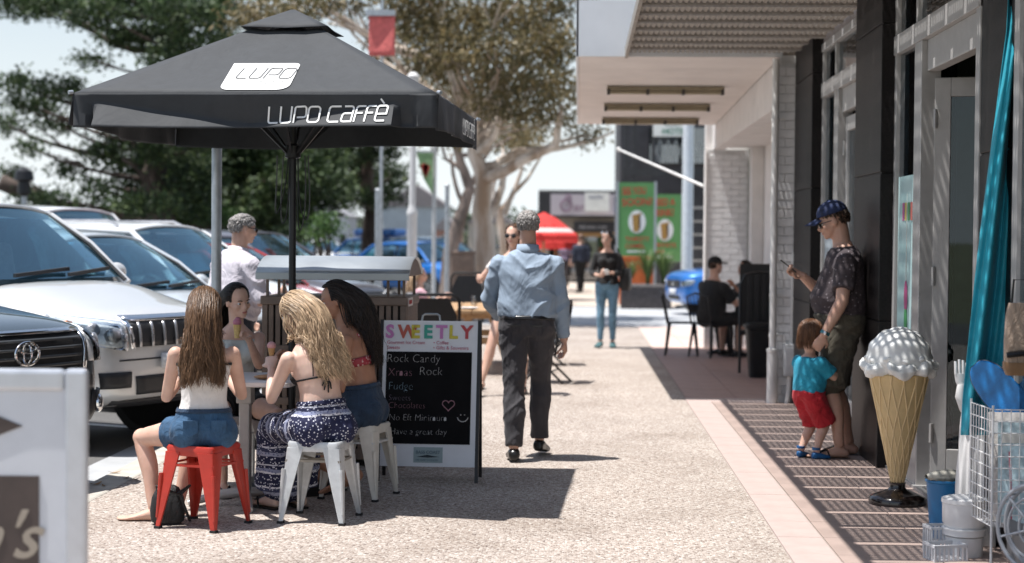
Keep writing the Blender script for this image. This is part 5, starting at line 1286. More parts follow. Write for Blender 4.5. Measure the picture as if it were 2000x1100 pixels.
def strappy(label, x, y, h, n, seed):
    rg = random.Random(seed); v, f, rn = [], [], []
    t_ = thing('strappy_plant', label, 'plant', (plt.location.x+x, 39+y, .54), 0, 'plants in the planter')
    for i in range(n):
        a = rg.uniform(0, 6.28); sp_ = rg.uniform(.15, .5); hh = h*rg.uniform(.6, 1.05); d = V((math.cos(a), math.sin(a), 0)); s = d.cross(V((0, 0, 1)))*.022; o = len(v); r_ = rg.random()
        for k in range(5):
            t = k/4; c = d*(sp_*t*t*1.2+.03)+V((0, 0, hh*(t*1.35-.45*t*t*t))); ww = (1-t*.92)
            v += [tuple(c-s*ww), tuple(c+s*ww)]; rn += [r_, r_]
        for k in range(4): f.append((o+2*k, o+2*k+1, o+2*k+3, o+2*k+2))
    link('leaves', mesh_np('leaves', v, f, rn), M_STRAP, t_)
    MB().lathe([(.05, -.03), (.06, 0), (.03, .1)], 8).build('crown_base', M_CBARK, t_)
strappy('strappy plant at the left end of the planter', -.38, .35, .62, 70, 1); strappy('tall strappy plant in the middle of the planter', .05, .4, .95, 110, 2); strappy('tall strappy plant at the right end of the planter', .42, .4, .90, 100, 3)
ru = thing('red_umbrella', 'red cafe umbrella with white band in the distance', 'umbrella', (vat(1062, 440, 44).x, 44, 0))
M_RCAN = mat_cloth('red_canvas', (.62, .035, .03), .1, .2); M_WCAN = mat_cloth('white_canvas', (.72, .55, .52), .1, .2)
nseg = 8
def ring(r, z): return [V((r*math.cos(2*math.pi*k/nseg+.39), r*math.sin(2*math.pi*k/nseg+.39), z)) for k in range(nseg)]
MB().loft([ring(.02, 2.27), ring(.35, 2.12), ring(.72, 1.86)], False).build('canopy', M_RCAN, ru, solid=.01); MB().loft([ring(.72, 1.86), ring(.86, 1.76)], False).build('white_band', M_WCAN, ru, solid=.01); MB().loft([ring(.86, 1.76), ring(.96, 1.68), ring(.96, 1.53)], False).build('valance', M_RCAN, ru, solid=.01)
MB().tube([(0, 0, 0), (0, 0, 2.25)], .03, 8).build('pole', M_WOOD, ru, smooth=True); MB().lathe([(.28, 0), (.28, .05), (.04, .1)], 16).build('base', M_BLKM, ru)
ru2 = thing('red_umbrella', 'second lower red umbrella behind the first', 'umbrella', (vat(1085, 470, 52).x, 52, 0))
MB().loft([ring(.02, 1.72), ring(.75, 1.50), ring(.78, 1.28)], False).build('canopy', M_RCAN, ru2, solid=.01); MB().tube([(0, 0, 0), (0, 0, 1.7)], .03, 8).build('pole', M_WOOD, ru2, smooth=True); MB().lathe([(.28, 0), (.28, .05), (.04, .1)], 16).build('base', M_BLKM, ru2)
wp = thing('litter_bin', 'brown slim litter bin in front of the gum trunk', 'bin', (vat(905, 500, 32.2).x, 32.2, 0))
MB().span((-.22, -.22, 0), (.22, .22, 1.28)).build('bin_body', M_BROWN, wp, bevel=.02); MB().span((-.24, -.24, 1.28), (.24, .24, 1.34)).build('lid', M_BROWN, wp, bevel=.02)
for k in range(6): MB().span((-.19+.066*k, -.232, .1), (-.15+.066*k, -.222, 1.1)).build('slat', M_BROWN, wp)
# ================================================================ PEOPLE
SK_FAIR = mat_skin('skin_fair', (.63, .41, .315)); SK_PALE = mat_skin('skin_pale', (.68, .48, .39)); SK_TAN = mat_skin('skin_tan', (.42, .22, .14)); SK_MAN = mat_skin('skin_man', (.55, .34, .255))
TF = [(-.20, .09, .085), (-.10, .162, .118), (0, .172, .125), (.14, .150, .108), (.30, .120, .088), (.46, .125, .092), (.64, .142, .102), (.80, .150, .092), (.90, .125, .078), (.97, .07, .06), (1.03, .05, .05)]
TM = [(-.20, .09, .085), (-.10, .158, .118), (0, .170, .125), (.14, .160, .118), (.30, .152, .112), (.46, .160, .116), (.64, .178, .122), (.78, .190, .112), (.86, .176, .10), (.92, .135, .085), (.97, .088, .07), (1.03, .06, .06)]

def ik(a, c, l1, l2, hint):
    a, c, hint = V(a), V(c), V(hint); d = c-a; D = min(d.length, (l1+l2)*.998); ax = d.normalized()
    x = (l1*l1-l2*l2+D*D)/(2*D); h = math.sqrt(max(0, l1*l1-x*x)); n = hint-ax*hint.dot(ax); n = n.normalized() if n.length > 1e-5 else ax.orthogonal().normalized()
    return a+ax*x+n*h, a+ax*D
class Human:
    """joints in the person's own frame: +Y ahead, +X to the right hand, Z up"""
    def __init__(s, label, loc, rz, H=1.7, fem=True, fat=0.0, pel=(0, 0, .95), up=(0, 0, 1), neckup=None, fwd=(0, 1, 0), shf=None, head=(0, 1, 0), headup=(0, 0, 1),
                 hands=None, elb=None, feet=None, knee=None, toes=None, hdir=None, palm=None, curl=(.5, .5), skin=SK_FAIR, vox=.009, barefoot=(True, True), hs=1.0, limb=1.0, footflat=True):
        s.t = thing('person', label, 'person', loc, rz); s.k = k = H/1.75; s.fem = fem; s.vox = vox; s.skin = skin; s.fat = fat; s.limb = limb
        s.tab = TF if fem else TM
        s.pel = P = V(pel); up = V(up).normalized(); nu = V(neckup).normalized() if neckup else up
        TL = .50*k; s.c1 = P+up*TL*.5; s.neck = s.c1+nu*TL*.5
        s.fw0 = V(fwd).normalized(); s.fw1 = V(shf).normalized() if shf else s.fw0
        def fr(f, u): 
            f = (f-u*f.dot(u)).normalized(); r = f.cross(u).normalized(); return r, f
        s.r0, s.f0 = fr(s.fw0, up); s.r1, s.f1 = fr(s.fw1, nu); s.up0, s.up1 = up, nu
        sw = (.160 if fem else .186)*k
        s.sh = [s.neck-nu*(.080 if fem else .098)*k+s.r1*(sg*sw) for sg in (-1, 1)]     # left, right
        ua, fa = .29*k, .255*k
        hands = hands or [s.sh[0]+V((-.06, .05, -.5*k)), s.sh[1]+V((.06, .05, -.5*k))]
        elb = elb or [(-.3, -1, 0), (.3, -1, 0)]
        s.el, s.wr = [], []
        for i in (0, 1):
            e, w_ = ik(s.sh[i], hands[i], ua, fa, elb[i]); s.el.append(e); s.wr.append(w_)
        s.hip = [P-up*.03*k+s.r0*(sg*.09*k) for sg in (-1, 1)]
        th, shk = .43*k, .42*k
        feet = feet or [(-.09, 0, .08*k), (.09, 0, .08*k)]; knee = knee or [(0, 1, 0), (0, 1, 0)]
        s.kn, s.an = [], []
        for i in (0, 1):
            q, a_ = ik(s.hip[i], feet[i], th, shk, knee[i]); s.kn.append(q); s.an.append(a_)
        s.toe = [V(t).normalized() for t in (toes or [(-.15, 1, 0), (.15, 1, 0)])]
        s.hdir = [V(d).normalized() if d else (s.wr[i]-s.el[i]).normalized() for i, d in enumerate(hdir or (None, None))]
        s.palm = [V(p) for p in (palm or [(1, 0, 0), (-1, 0, 0)])]
        s.hf = V(head).normalized(); hu = V(headup).normalized(); s.hr, s.hf = fr(s.hf, hu); s.hu = s.hr.cross(s.hf).normalized()
        s.hk = hk = k*hs if hs != 1 else (k*.5+.5)*.97
        s.hc = s.neck+s.up1*.03*k+s.hu*.145*hk+s.hf*.018*hk
        s.curl = curl; s.bare = barefoot; s.body()
    def spine(s, t):
        a, b, c = s.pel, s.c1, s.neck
        if t < 0: return a+(b-a).normalized()*t*.5*s.k
        if t > 1: return c+(c-b).normalized()*(t-1)*.5*s.k
        return a*(1-t)**2+b*2*t*(1-t)+c*t*t
    def ring(s, t, hw, hd, infl=0, n=18, yo=0, belly=0):
        c = s.spine(t); tt = min(1, max(0, t)); r = s.r0.lerp(s.r1, tt).normalized(); f = s.f0.lerp(s.f1, tt).normalized()
        hw, hd = hw*s.k+infl, hd*s.k+infl; out = []
        for j in range(n):
            a = 2*math.pi*j/n; x, y = math.cos(a), math.sin(a); e = .85
            x = math.copysign(abs(x)**e, x); y = math.copysign(abs(y)**e, y)
            out.append(c+r*x*hw+f*(y*hd*(1+(belly if y > 0 else 0))+yo))
        return out
    def torso(s, mb, t0=-.2, t1=1.03, infl=0, belly=None, waist=0):
        ts = [q for q in s.tab if t0-.001 <= q[0] <= t1+.001]
        def at(t):
            for a, b in zip(s.tab, s.tab[1:]):
                if a[0] <= t <= b[0]:
                    f = (t-a[0])/(b[0]-a[0]); return (t, a[1]+(b[1]-a[1])*f, a[2]+(b[2]-a[2])*f)
            return s.tab[-1]
        L = [at(t) for t in np.linspace(t0, t1, 12)]
        rings = []
        for t, hw, hd in L:
            bl = s.fat*math.exp(-((t-.28)/.28)**2)
            rings.append(s.ring(t, hw*(1+.35*bl)+waist*math.exp(-((t-.3)/.2)**2), hd*(1+.25*bl), infl, belly=bl*1.3))
        mb.loft(rings)
    def arm(s, mb, i, infl=0, t1=2.0, t0=0.0, flare=0, r=None):
        """t: 0 shoulder, 1 elbow, 2 wrist"""
        k = s.k*s.limb; q = .90 if s.fem else 1.18
        pts = [(0, .050), (.25, .047), (.6, .042), (1, .037), (1.25, .038), (1.6, .031), (2, .0245)]
        def pos(t): return s.sh[i].lerp(s.el[i], t) if t <= 1 else s.el[i].lerp(s.wr[i], t-1)
        def rad(t):
            for a, b in zip(pts, pts[1:]):
                if a[0] <= t <= b[0]: return (a[1]+(b[1]-a[1])*(t-a[0])/(b[0]-a[0]))
            return pts[-1][1]
        n = 10; T = [t0+(t1-t0)*j/n for j in range(n+1)]
        mb.tube([pos(t) for t in T], [rad(t)*k*q+infl+flare*((t-t0)/(t1-t0))**2 for t in T], 14)
        if t0 == 0: mb.ell(s.sh[i]-s.up1*.004, (rad(0)*k*q*.98+infl*.7), 14, 10)
    def leg(s, mb, i, infl=0, t1=2.0, t0=0.0, flare=0, rmin=0):
        k = s.k*s.limb; q = 1.0 if s.fem else 1.05
        pts = [(0, .088), (.3, .083), (.7, .063), (1, .053), (1.12, .052), (1.35, .056), (1.7, .040), (2, .034)]
        bk = -(s.toe[i]); 
        def pos(t):
            p = s.hip[i].lerp(s.kn[i], t) if t <= 1 else s.kn[i].lerp(s.an[i], t-1)
            if 1.1 < t < 1.8: p = p+bk*.014*k*math.sin((t-1.1)/.7*math.pi)
            return p
        def rad(t):
            for a, b in zip(pts, pts[1:]):
                if a[0] <= t <= b[0]: return a[1]+(b[1]-a[1])*(t-a[0])/(b[0]-a[0])
            return pts[-1][1]
        n = 14; T = [t0+(t1-t0)*j/n for j in range(n+1)]
        mb.tube([pos(t) for t in T], [max(rmin, rad(t)*k*q+infl+flare*((t-t0)/(t1-t0))**2) for t in T], 16)
        if t1 > 1: mb.ell(s.kn[i], max(rmin, .054*k*q+infl), 14, 10)
    def hand(s, mb, i):
        k = s.k; d = s.hdir[i]; n = s.palm[i]; n = (n-d*n.dot(d)).normalized(); sd = d.cross(n).normalized()   # n: way the palm looks
        thumb = sd if (sd.dot(s.r1) < 0) == (i == 1) else sd
        sg = 1.0
        w_ = s.wr[i]; cv = s.curl[i]
        rings = []
        for f, hw, hd in ((-.1, .024, .021), (.2, .030, .017), (.6, .040, .0155), (1.0, .040, .0135)):
            c = w_+d*f*.088*k; rings.append([c+sd*(hw*k*math.cos(a))+n*(hd*k*math.sin(a)) for a in np.linspace(0, 2*math.pi, 15)[:-1]])
        mb.loft(rings)
        ts = 1 if i == 0 else -1      # which edge the thumb leaves from
        ts = s.tside[i] if hasattr(s, 'tside') else ts
        for q, (off, L) in enumerate(((.029, .070), (.010, .078), (-.010, .072), (-.028, .056))):
            p = w_+d*.086*k+sd*(off*ts*k); dd = d.copy(); pts = [p-d*.02*k, p]; rad = [.0105*k, .0098*k]
            for seg, fr_ in enumerate((.45, .32, .26)):
                ang = cv*(.75+.25*seg)+.08*q*cv
                dd = (dd*math.cos(ang)+n*math.sin(ang)).normalized(); nn = n
                n_l = (nn-dd*nn.dot(dd))
                p = p+dd*L*fr_*k; pts.append(p); rad.append((.0092-.0009*seg)*k)
                n = n_l.normalized() if n_l.length > 1e-3 else n
            mb.tube(pts, rad, 8); mb.ell(pts[-1], rad[-1]*1.02, 8, 6)
            n = s.palm[i]; n = (n-d*n.dot(d)).normalized()
        p = w_+d*.022*k+sd*(.028*ts*k); t1_ = (d*.62+sd*ts*.62+n*.45).normalized(); t2_ = (d*.8+sd*ts*.1+n*.6*(.6+cv)).normalized()
        mb.tube([p, p+t1_*.038*k, p+t1_*.038*k+t2_*.03*k, p+t1_*.038*k+t2_*.052*k], [.0145*k, .0115*k, .0105*k, .008*k], 8)
        mb.ell(p+t1_*.038*k+t2_*.052*k, .0082*k, 8, 6)
    def foot(s, mb, i, infl=0, toes=True):
        k = s.k; a = s.an[i]; d = s.toe[i].copy(); up = V((0, 0, 1)) if abs(d.z) < .5 else -s.fw0; r = d.cross(up).normalized(); up = r.cross(d)
        h = .078*k
        rings = []
        for f, hw, top, bot in ((-.062, .018, -.030, -.066), (-.045, .030, -.012, -.076), (0, .034, .004, -.078), (.05, .036, -.014, -.077), (.10, .042, -.034, -.078), (.15, .045, -.050, -.078), (.185, .040, -.056, -.077), (.20, .026, -.060, -.074)):
            c = a+d*f*k; hw = hw*k+infl; ring = []
            for q in np.linspace(0, 2*math.pi, 15)[:-1]:
                z = (top+bot)/2+(top-bot)/2*math.sin(q)*(1.0); ring.append(c+r*(hw*math.cos(q))+up*(z*k+(infl*math.copysign(1, math.sin(q)) if infl else 0)))
            rings.append(ring)
        mb.loft(rings)
        if toes:
            sg = -1 if i == 1 else 1
            for q, (x, L, rr) in enumerate(((.026, .225, .0125), (.007, .224, .0092), (-.008, .216, .0088), (-.021, .206, .0085), (-.032, .192, .0082))):
                c = a+r*(x*sg*k)-up*.066*k
                mb.tube([c+d*.165*k, c+d*(L-.015)*k, c+d*L*k-up*.003*k], [rr*k*1.1, rr*k, rr*k*.75], 8)
    def headmesh(s, mb):
        h = s.hk; c, r, f, u = s.hc, s.hr, s.hf, s.hu; rot = M((r, f, u)).transposed()
        P = lambda x, y, z: c+r*(x*h)+f*(y*h)+u*(z*h)
        mb.ell(P(0, -.012, .030), (.074*h, .093*h, .083*h), 20, 14, rot)          # cranium
        mb.ell(P(0, .022, -.022), (.062*h, .068*h, .072*h), 18, 12, rot)          # face
        mb.ell(P(0, .042, -.070), (.042*h, .046*h, .036*h), 16, 10, rot)          # jaw
        mb.ell(P(0, .074, -.088), (.020*h, .018*h, .018*h), 12, 8, rot)           # chin
        mb.ell(P(0, .074, .020), (.050*h, .016*h, .014*h), 14, 8, rot)            # brow
        for sg in (-1, 1):
            mb.ell(P(sg*.040, .062, -.022), (.022*h, .022*h, .022*h), 12, 8, rot)  # cheek
            mb.ell(P(sg*.074, -.005, -.008), (.010*h, .020*h, .032*h), 12, 8, rot) # ear
        mb.tube([P(0, .082, .012), P(0, .098, -.012), P(0, .108, -.030)], [.009*h, .011*h, .013*h], 8); mb.ell(P(0, .101, -.034), (.018*h, .013*h, .010*h), 10, 6, rot)
        mb.ell(P(0, .084, -.056), (.024*h, .012*h, .007*h), 12, 6, rot); mb.ell(P(0, .082, -.066), (.021*h, .012*h, .008*h), 12, 6, rot)
        mb.tube([s.spine(.93), s.spine(1.02)+s.f1*.008, P(0, -.028, -.045), P(0, -.02, .0)], [.070*s.k*(1 if not s.fem else .80), .062*s.k*(1 if not s.fem else .80), .058*h*(1 if not s.fem else .84), .05*h], 14)
        # eyes, lids and brows
        for sg in (-1, 1):
            e = MB().ell(P(sg*.031, .072, -.002), (.0125*h, .0125*h, .0105*h), 12, 8, rot).build('eye', pm('eye_white', (.6, .57, .54), .25, var=0), s.t, smooth=True)
            MB().ell(P(sg*.031, .0815, -.002), (.006*h, .005*h, .006*h), 10, 6, rot).build('iris', pm('iris_dark', (.035, .022, .015), .2, var=0), e, smooth=True)
            MB().tube([P(sg*.017, .091, .017), P(sg*.033, .089, .022), P(sg*.048, .080, .018)], [.003*h, .0036*h, .002*h], 6).build('eyebrow', pm('brow_hair', (.05, .032, .022), .8, var=0), s.t, smooth=True)
        MB().ell(P(0, .0915, -.0605), (.020*h, .006*h, .0075*h), 12, 6, rot).build('lips', pm('lip', (.42, .16, .14), .45, var=.1), s.t, smooth=True)
    def body(s):
        mb = MB(); s.torso(mb)
        for i in (0, 1):
            s.arm(mb, i); s.hand(mb, i); s.leg(mb, i); s.foot(mb, i, toes=s.bare[i])
            mb.ell(s.hip[i]-s.f0*(.035 if s.fem else .012)*s.k+s.up0*.0, (.095*s.k, .10*s.k, .10*s.k), 14, 10)
        if s.fem:
            for sg in (-1, 1): mb.ell(s.spine(.66)+s.r1*sg*.065*s.k+s.f1*.085*s.k, (.058*s.k,)*3, 12, 8)
        s.headmesh(mb)
        s.bodyobj = s.fuse('body', mb, s.skin, s.vox, 3)
    def fuse(s, name, mb, mat, vox=None, smooth=4, disp=0, dscale=.1, cb=None, sub=None):
        o = mb.build(name, mat, sub or s.t, smooth=True, ang=180)
        m = o.modifiers.new('remesh', 'REMESH'); m.mode = 'VOXEL'; m.voxel_size = vox or s.vox
        if smooth: m = o.modifiers.new('smooth', 'SMOOTH'); m.iterations = smooth; m.factor = .5
        if disp:
            tx = bpy.data.textures.new(name, 'CLOUDS'); tx.noise_scale = dscale; tx.noise_depth = 2
            m = o.modifiers.new('folds', 'DISPLACE'); m.texture = tx; m.strength = disp; m.mid_level = .5; m.texture_coords = 'LOCAL'
            m = o.modifiers.new('smooth2', 'SMOOTH'); m.iterations = 2
        BAKE.append((o, cb)); return o
    # ---- garments
    def top(s, name, mat, t0=.05, t1=.93, infl=.010, sleeve=.45, sinfl=None, disp=.012, flare=.0, waist=0, arms=(0, 1), cb=None, dscale=.12):
        mb = MB(); s.torso(mb, t0, t1, infl, waist=waist)
        if sleeve:
            for i in arms: s.arm(mb, i, infl if sinfl is None else sinfl, sleeve, flare=flare)
        if s.fem:
            for sg in (-1, 1): mb.ell(s.spine(.66)+s.r1*sg*.065*s.k+s.f1*.087*s.k, (.062*s.k+infl*.6,)*3, 12, 8)
        return s.fuse(name, mb, mat, disp=disp, cb=cb, dscale=dscale)
    def bottom(s, name, mat, t=2.0, infl=.010, top_t=.16, flare=0, disp=.008, rmin=0, dscale=.1, cb=None):
        mb = MB(); s.torso(mb, -.2, top_t, infl)
        for i in (0, 1):
            s.leg(mb, i, infl, t, flare=flare, rmin=rmin); mb.ell(s.hip[i]-s.f0*(.035 if s.fem else .012)*s.k, (.095*s.k+infl, .10*s.k+infl, .10*s.k+infl), 14, 10)
        return s.fuse(name, mb, mat, disp=disp, dscale=dscale, cb=cb)
    def shoe(s, i, mat, name='shoe', infl=.008):
        mb = MB(); s.foot(mb, i, infl, False); return s.fuse(name, mb, mat, .007, 3)
    def thong(s, i, mat, name='sandal'):
        k = s.k; a = s.an[i]; d = s.toe[i]; r = d.cross(V((0, 0, 1))).normalized(); up = V((0, 0, 1))
        base = a-up*.080*k
        prof = [(-.068, .026), (-.05, .036), (0, .038), (.06, .040), (.12, .048), (.17, .050), (.215, .040), (.235, .02)]
        poly = [base+d*x*k+r*w_*k for x, w_ in prof]+[base+d*x*k-r*w_*k for x, w_ in prof[::-1]]
        o = MB().prism([p-up*.008*k for p in poly], up*.012*k).build(name, mat, s.t, bevel=.003)
        q = base+d*.16*k+up*.03*k
        MB().tube([base+r*.045*k+d*.07*k, a+d*.09*k+r*.034*k-up*.022*k, q, a+d*.09*k-r*.034*k-up*.022*k, base-r*.045*k+d*.07*k], .007*k, 6).build('strap', mat, o, smooth=True)
        return o
    def short_hair(s, mat, cover=.2, infl=.010, name='hair', n=900, ln=.028, low=-.06, front=.055):
        """cropped hair: a scalp shell plus short tufts"""
        h = s.hk; c, r, f, u = s.hc, s.hr, s.hf, s.hu; rot = M((r, f, u)).transposed(); rg = random.Random(3)
        paths = []; mb = MB()
        for _ in range(n*3):
            d = V((rg.gauss(0, 1), rg.gauss(0, 1), rg.gauss(0, 1))).normalized()
            z = d.z; y = d.y
            lim = -.55 if y < .1 else (.25 if y > .55 else -.15)
            if abs(d.x) > .8 and y > -.25 and z < .05: continue
            if z < lim or (y > .72 and z < .55): continue
            p = V((d.x*.076, -.012+d.y*.096, .030+d.z*.087))*h
            w_ = c+rot @ p; nn = (rot @ V((d.x, d.y, d.z))).normalized()
            fl = (nn*.25+(-u*.75+f*(.2 if z > .5 else -.1))+V((rg.uniform(-.3, .3), rg.uniform(-.3, .3), rg.uniform(-.3, .3)))).normalized()
            L = ln*h*rg.uniform(.7, 1.3)
            paths.append([w_-nn*.004, w_+fl*L*.5+nn*.003, w_+fl*L])
            if len(paths) >= n: break
        v, fcs, rn = strands(paths, .0042*h, rg)
        link(name, mesh_np(name, v, fcs, rn, 3), mat, s.t, smooth=True, ang=180)
    def long_hair(s, mat, n=420, length=.5, seed=1, wave=.012, part=0.0, width=.0048, back=.0, vol=.018, colliders=(), face_cut=.45, spread=1.0, pull=V((0, 0, 0)), rndpow=1.0, name='hair', lat=.10, keepback=True, clumpf=.45, widen=.16, spread_=.0012, curl_=.007, comb_=.16):
        h = s.hk; c, r, f, u = s.hc, s.hr, s.hf, s.hu; rot = np.array(M((r, f, u)).transposed()); rg = np.random.default_rng(seed)
        d = []
        while len(d) < n:
            q = rg.normal(size=3); q /= np.linalg.norm(q)
            if q[2] < -.35: continue
            if q[1] > face_cut and q[2] < .72: continue
            if q[1] > .1 and q[2] < -.05: continue
            d.append(q)
        d = np.array(d); cl = np.array(c)
        ax = np.array((.078, .098, .089))*h; ctr = np.array((0, -.012, .030))*h
        lay = rg.random(n)*vol
        loc = d*(ax+.002)+ctr; P_ = cl+loc@rot.T
        steps = 26; lens = length*rg.uniform(.82, 1.06, n)+np.where(d[:, 2] > .5, .1, 0); st = lens/steps
        side = np.sign(d[:, 0]-part+rg.normal(0, .05, n)); side[side == 0] = 1
        dirs = np.stack([side*.10+rg.normal(0, .12, n), -.6*np.ones(n), -.6*np.ones(n)], 1)@rot.T
        path = [P_.copy()]; ph = rg.random(n)*6.28; clump = rg.integers(0, 40, n); cph = rg.random(40)*6.28
        bk = np.array(-s.f1); pl = np.array(pull)
        segs = [(np.array(a), np.array(b), rr) for a, b, rr in ([(s.spine(.96), s.hc-s.hu*.05*h, .058*s.k), (s.sh[0], s.sh[1], .056*s.k), (s.spine(.84)+s.r1*.09*s.k, s.spine(.84)-s.r1*.09*s.k, .092*s.k), (s.spine(.6)+s.r1*.055*s.k, s.spine(.6)-s.r1*.055*s.k, .098*s.k), (s.spine(.35)+s.r1*.04*s.k, s.spine(.35)-s.r1*.04*s.k, .092*s.k), (s.spine(.12)+s.r1*.05*s.k, s.spine(.12)-s.r1*.05*s.k, .105*s.k), (s.sh[0], s.el[0], .047*s.k), (s.sh[1], s.el[1], .047*s.k)]+list(colliders))]
        for k_ in range(steps):
            t = k_/steps
            g = np.array((0, 0, -1.0))
            e_ = max(0.0, 1-t*length/max(comb_, 1e-6)) if comb_ else 0.0
            comb = np.array(-s.hf*.75-s.hu*.65)
            dirs = dirs*.62+g*(.38*(1-e_))+comb*(.38*e_)+bk*back*(1-t)+pl*.4*t
            dirs += (np.sin(ph+t*16)[:, None]*.3+np.sin(cph[clump]+t*11)[:, None]*.5)*wave*8*np.array(s.r1)[None, :]*t+np.cos(ph*1.3+t*13)[:, None]*wave*4*bk[None, :]*t
            dirs /= np.linalg.norm(dirs, axis=1)[:, None]
            P_ = P_+dirs*st[:, None]
            for _ in range(2):
                lq = (P_-cl)@rot-ctr; e = lq/(ax+.004+.3*lay[:, None]); nn = np.linalg.norm(e, axis=1); ins = nn < 1
                lq2 = np.where(ins[:, None], lq/np.maximum(nn, .2)[:, None], lq); P_ = cl+(lq2+ctr)@rot.T
                for si, (a, b, rr) in enumerate(segs):
                    ab = b-a; tt = np.clip(((P_-a)@ab)/(ab@ab), 0, 1); q = a+tt[:, None]*ab; df = P_-q; L = np.linalg.norm(df, axis=1); R_ = rr+.006+lay*.8
                    ins = L < R_
                    if keepback and si in (1, 6, 7): P_ = np.where(ins[:, None], P_+bk[None, :]*((R_-L)*1.15)[:, None], P_)
                    else: P_ = np.where(ins[:, None], q+df/np.maximum(L, 1e-4)[:, None]*R_[:, None], P_)
            nk = np.array(s.neck); r1_ = np.array(s.r1); f1_ = np.array(s.f1)
            low = np.clip((nk[2]+.05-P_[:, 2])/.1, 0, 1)
            la = (P_-nk)@r1_; lt_ = lat+np.clip(nk[2]-P_[:, 2], 0, .5)*widen; ex_ = np.clip(np.abs(la)-lt_, 0, 1)*np.sign(la); P_ = P_+r1_[None, :]*(np.sign(la)*spread_*low*(np.abs(la) < lt_))[:, None]
            P_ = P_-r1_[None, :]*(ex_*.55*low)[:, None]
            fo = np.clip((P_-nk)@f1_+.03, 0, 1)*(1 if keepback else 0); P_ = P_-f1_[None, :]*(fo*.4*low)[:, None]
            path.append(P_.copy())
        arr = np.stack(path, 1)
        # strands gather into wisps towards their ends, a few fly away
        t = np.linspace(0, 1, steps+1)[:, None]
        nclump = max(30, n//14); order = np.lexsort((arr[:, -1, 2], np.round(((arr[:, steps//2]-np.array(s.neck))@np.array(s.r1))*90))); cid = np.empty(n, int); cid[order] = np.arange(n)*nclump//n
        for g_ in range(nclump):
            m_ = np.where(cid == g_)[0]
            if len(m_) < 2: continue
            mean = arr[m_].mean(0, keepdims=True); arr[m_] = arr[m_]+(mean-arr[m_])*(t[None]**1.5*clumpf)
        fly = rg.random(n) < .05
        arr[fly] += (rg.normal(0, .016, (int(fly.sum()), 1, 3))*t[None]**1.3)
        arr += np.cumsum(rg.normal(0, .0011, arr.shape), axis=1)*t[None]
        cp_ = rg.random(nclump)[cid]*6.28+rg.normal(0, .5, n); fq = rg.uniform(22, 34, nclump)[cid]*length/.46; tt_ = t[None, :, 0]
        arr += (np.sin(cp_[:, None]+tt_*fq[:, None])*curl_*np.clip(tt_*1.6-.15, 0, 1))[..., None]*r1_+(np.cos(cp_[:, None]*1.3+tt_*fq[:, None])*curl_*.6*np.clip(tt_*1.6-.15, 0, 1))[..., None]*bk
        v, fcs, rn = strands_np(arr, width, rg, .4*rg.random(nclump)[cid]+.6*rg.random(n))
        o = link(name, mesh_np(name, v, fcs, rn, 3), mat, s.t, smooth=True, ang=180)
        # scalp shell so that no skin shows between the strands
        mb = MB(); R3 = M((r, f, u)).transposed()
        def shell(i, j):
            th = i*math.pi*.60; phi = j*2*math.pi; q = V((math.sin(th)*math.cos(phi), math.sin(th)*math.sin(phi), math.cos(th)))
            if q.y > face_cut: q = V((q.x, face_cut, q.z+(q.y-face_cut)*1.0))
            return s.hc+R3 @ V((q.x*.0775*h, -.012*h+q.y*.097*h, .030*h+q.z*.0885*h))
        sc = mb.grid(shell, 12, 28).build('scalp', mat, o, smooth=True, ang=180)
        return o

def fold_cb(A, fx=4.5, fz=9.0, tilt=.7, seed=0.0, zlo=-9, zhi=9):
    """long soft creases pressed into a garment, running slantwise"""
    def cb(me):
        nv = len(me.vertices); no = [v.normal.copy() for v in me.vertices]
        for v, n in zip(me.vertices, no):
            c = v.co; w_ = 1.0 if zlo < c.z < zhi else .35
            q = V((c.x*fx+seed, c.y*fx, c.z*fz+abs(c.x)*fz*tilt+c.y*fz*.3))
            a = mnoise.noise(q+V((mnoise.noise(c*3)*1.2, 0, mnoise.noise(c*2.3)*1.2))); b = mnoise.noise(q*1.9+V((7, 3, 1)))
            v.co = c+n*A*w_*((1-abs(a))**3.2*1.3-.55+.35*((1-abs(b))**3-.4))
        me.update()
    return cb
def strands_np(arr, wd, rg, rnd):
    n, k, _ = arr.shape
    t = np.gradient(arr, axis=1); t /= np.maximum(np.linalg.norm(t, axis=2, keepdims=True), 1e-9)
    ref = rg.normal(size=(n, 1, 3)); x = np.cross(t, ref); x /= np.maximum(np.linalg.norm(x, axis=2, keepdims=True), 1e-9); y = np.cross(t, x)
    u = np.linspace(0, 1, k)[None, :, None]; w_ = wd*rg.uniform(.7, 1.3, (n, 1, 1))*np.where(u < .5, 1, 1-.75*(u-.5)*2)
    v = np.stack([arr+(x*math.cos(a)+y*math.sin(a))*w_ for a in (0, 2.094, 4.189)], 2).reshape(-1, 3)
    base = (np.arange(n)[:, None]*k*3+np.arange(k-1)[None, :]*3)[..., None]
    j = np.arange(3); a = base+j; b = base+(j+1) % 3
    f = np.concatenate([np.stack([a, b, b+3], -1).reshape(-1, 3), np.stack([a, b+3, a+3], -1).reshape(-1, 3)])
    tip = np.linspace(-.08, .16, k)[None, :]
    rn = np.repeat(np.clip(rnd[:, None]+tip, 0, 1).reshape(-1), 3)
    return v, f, rn
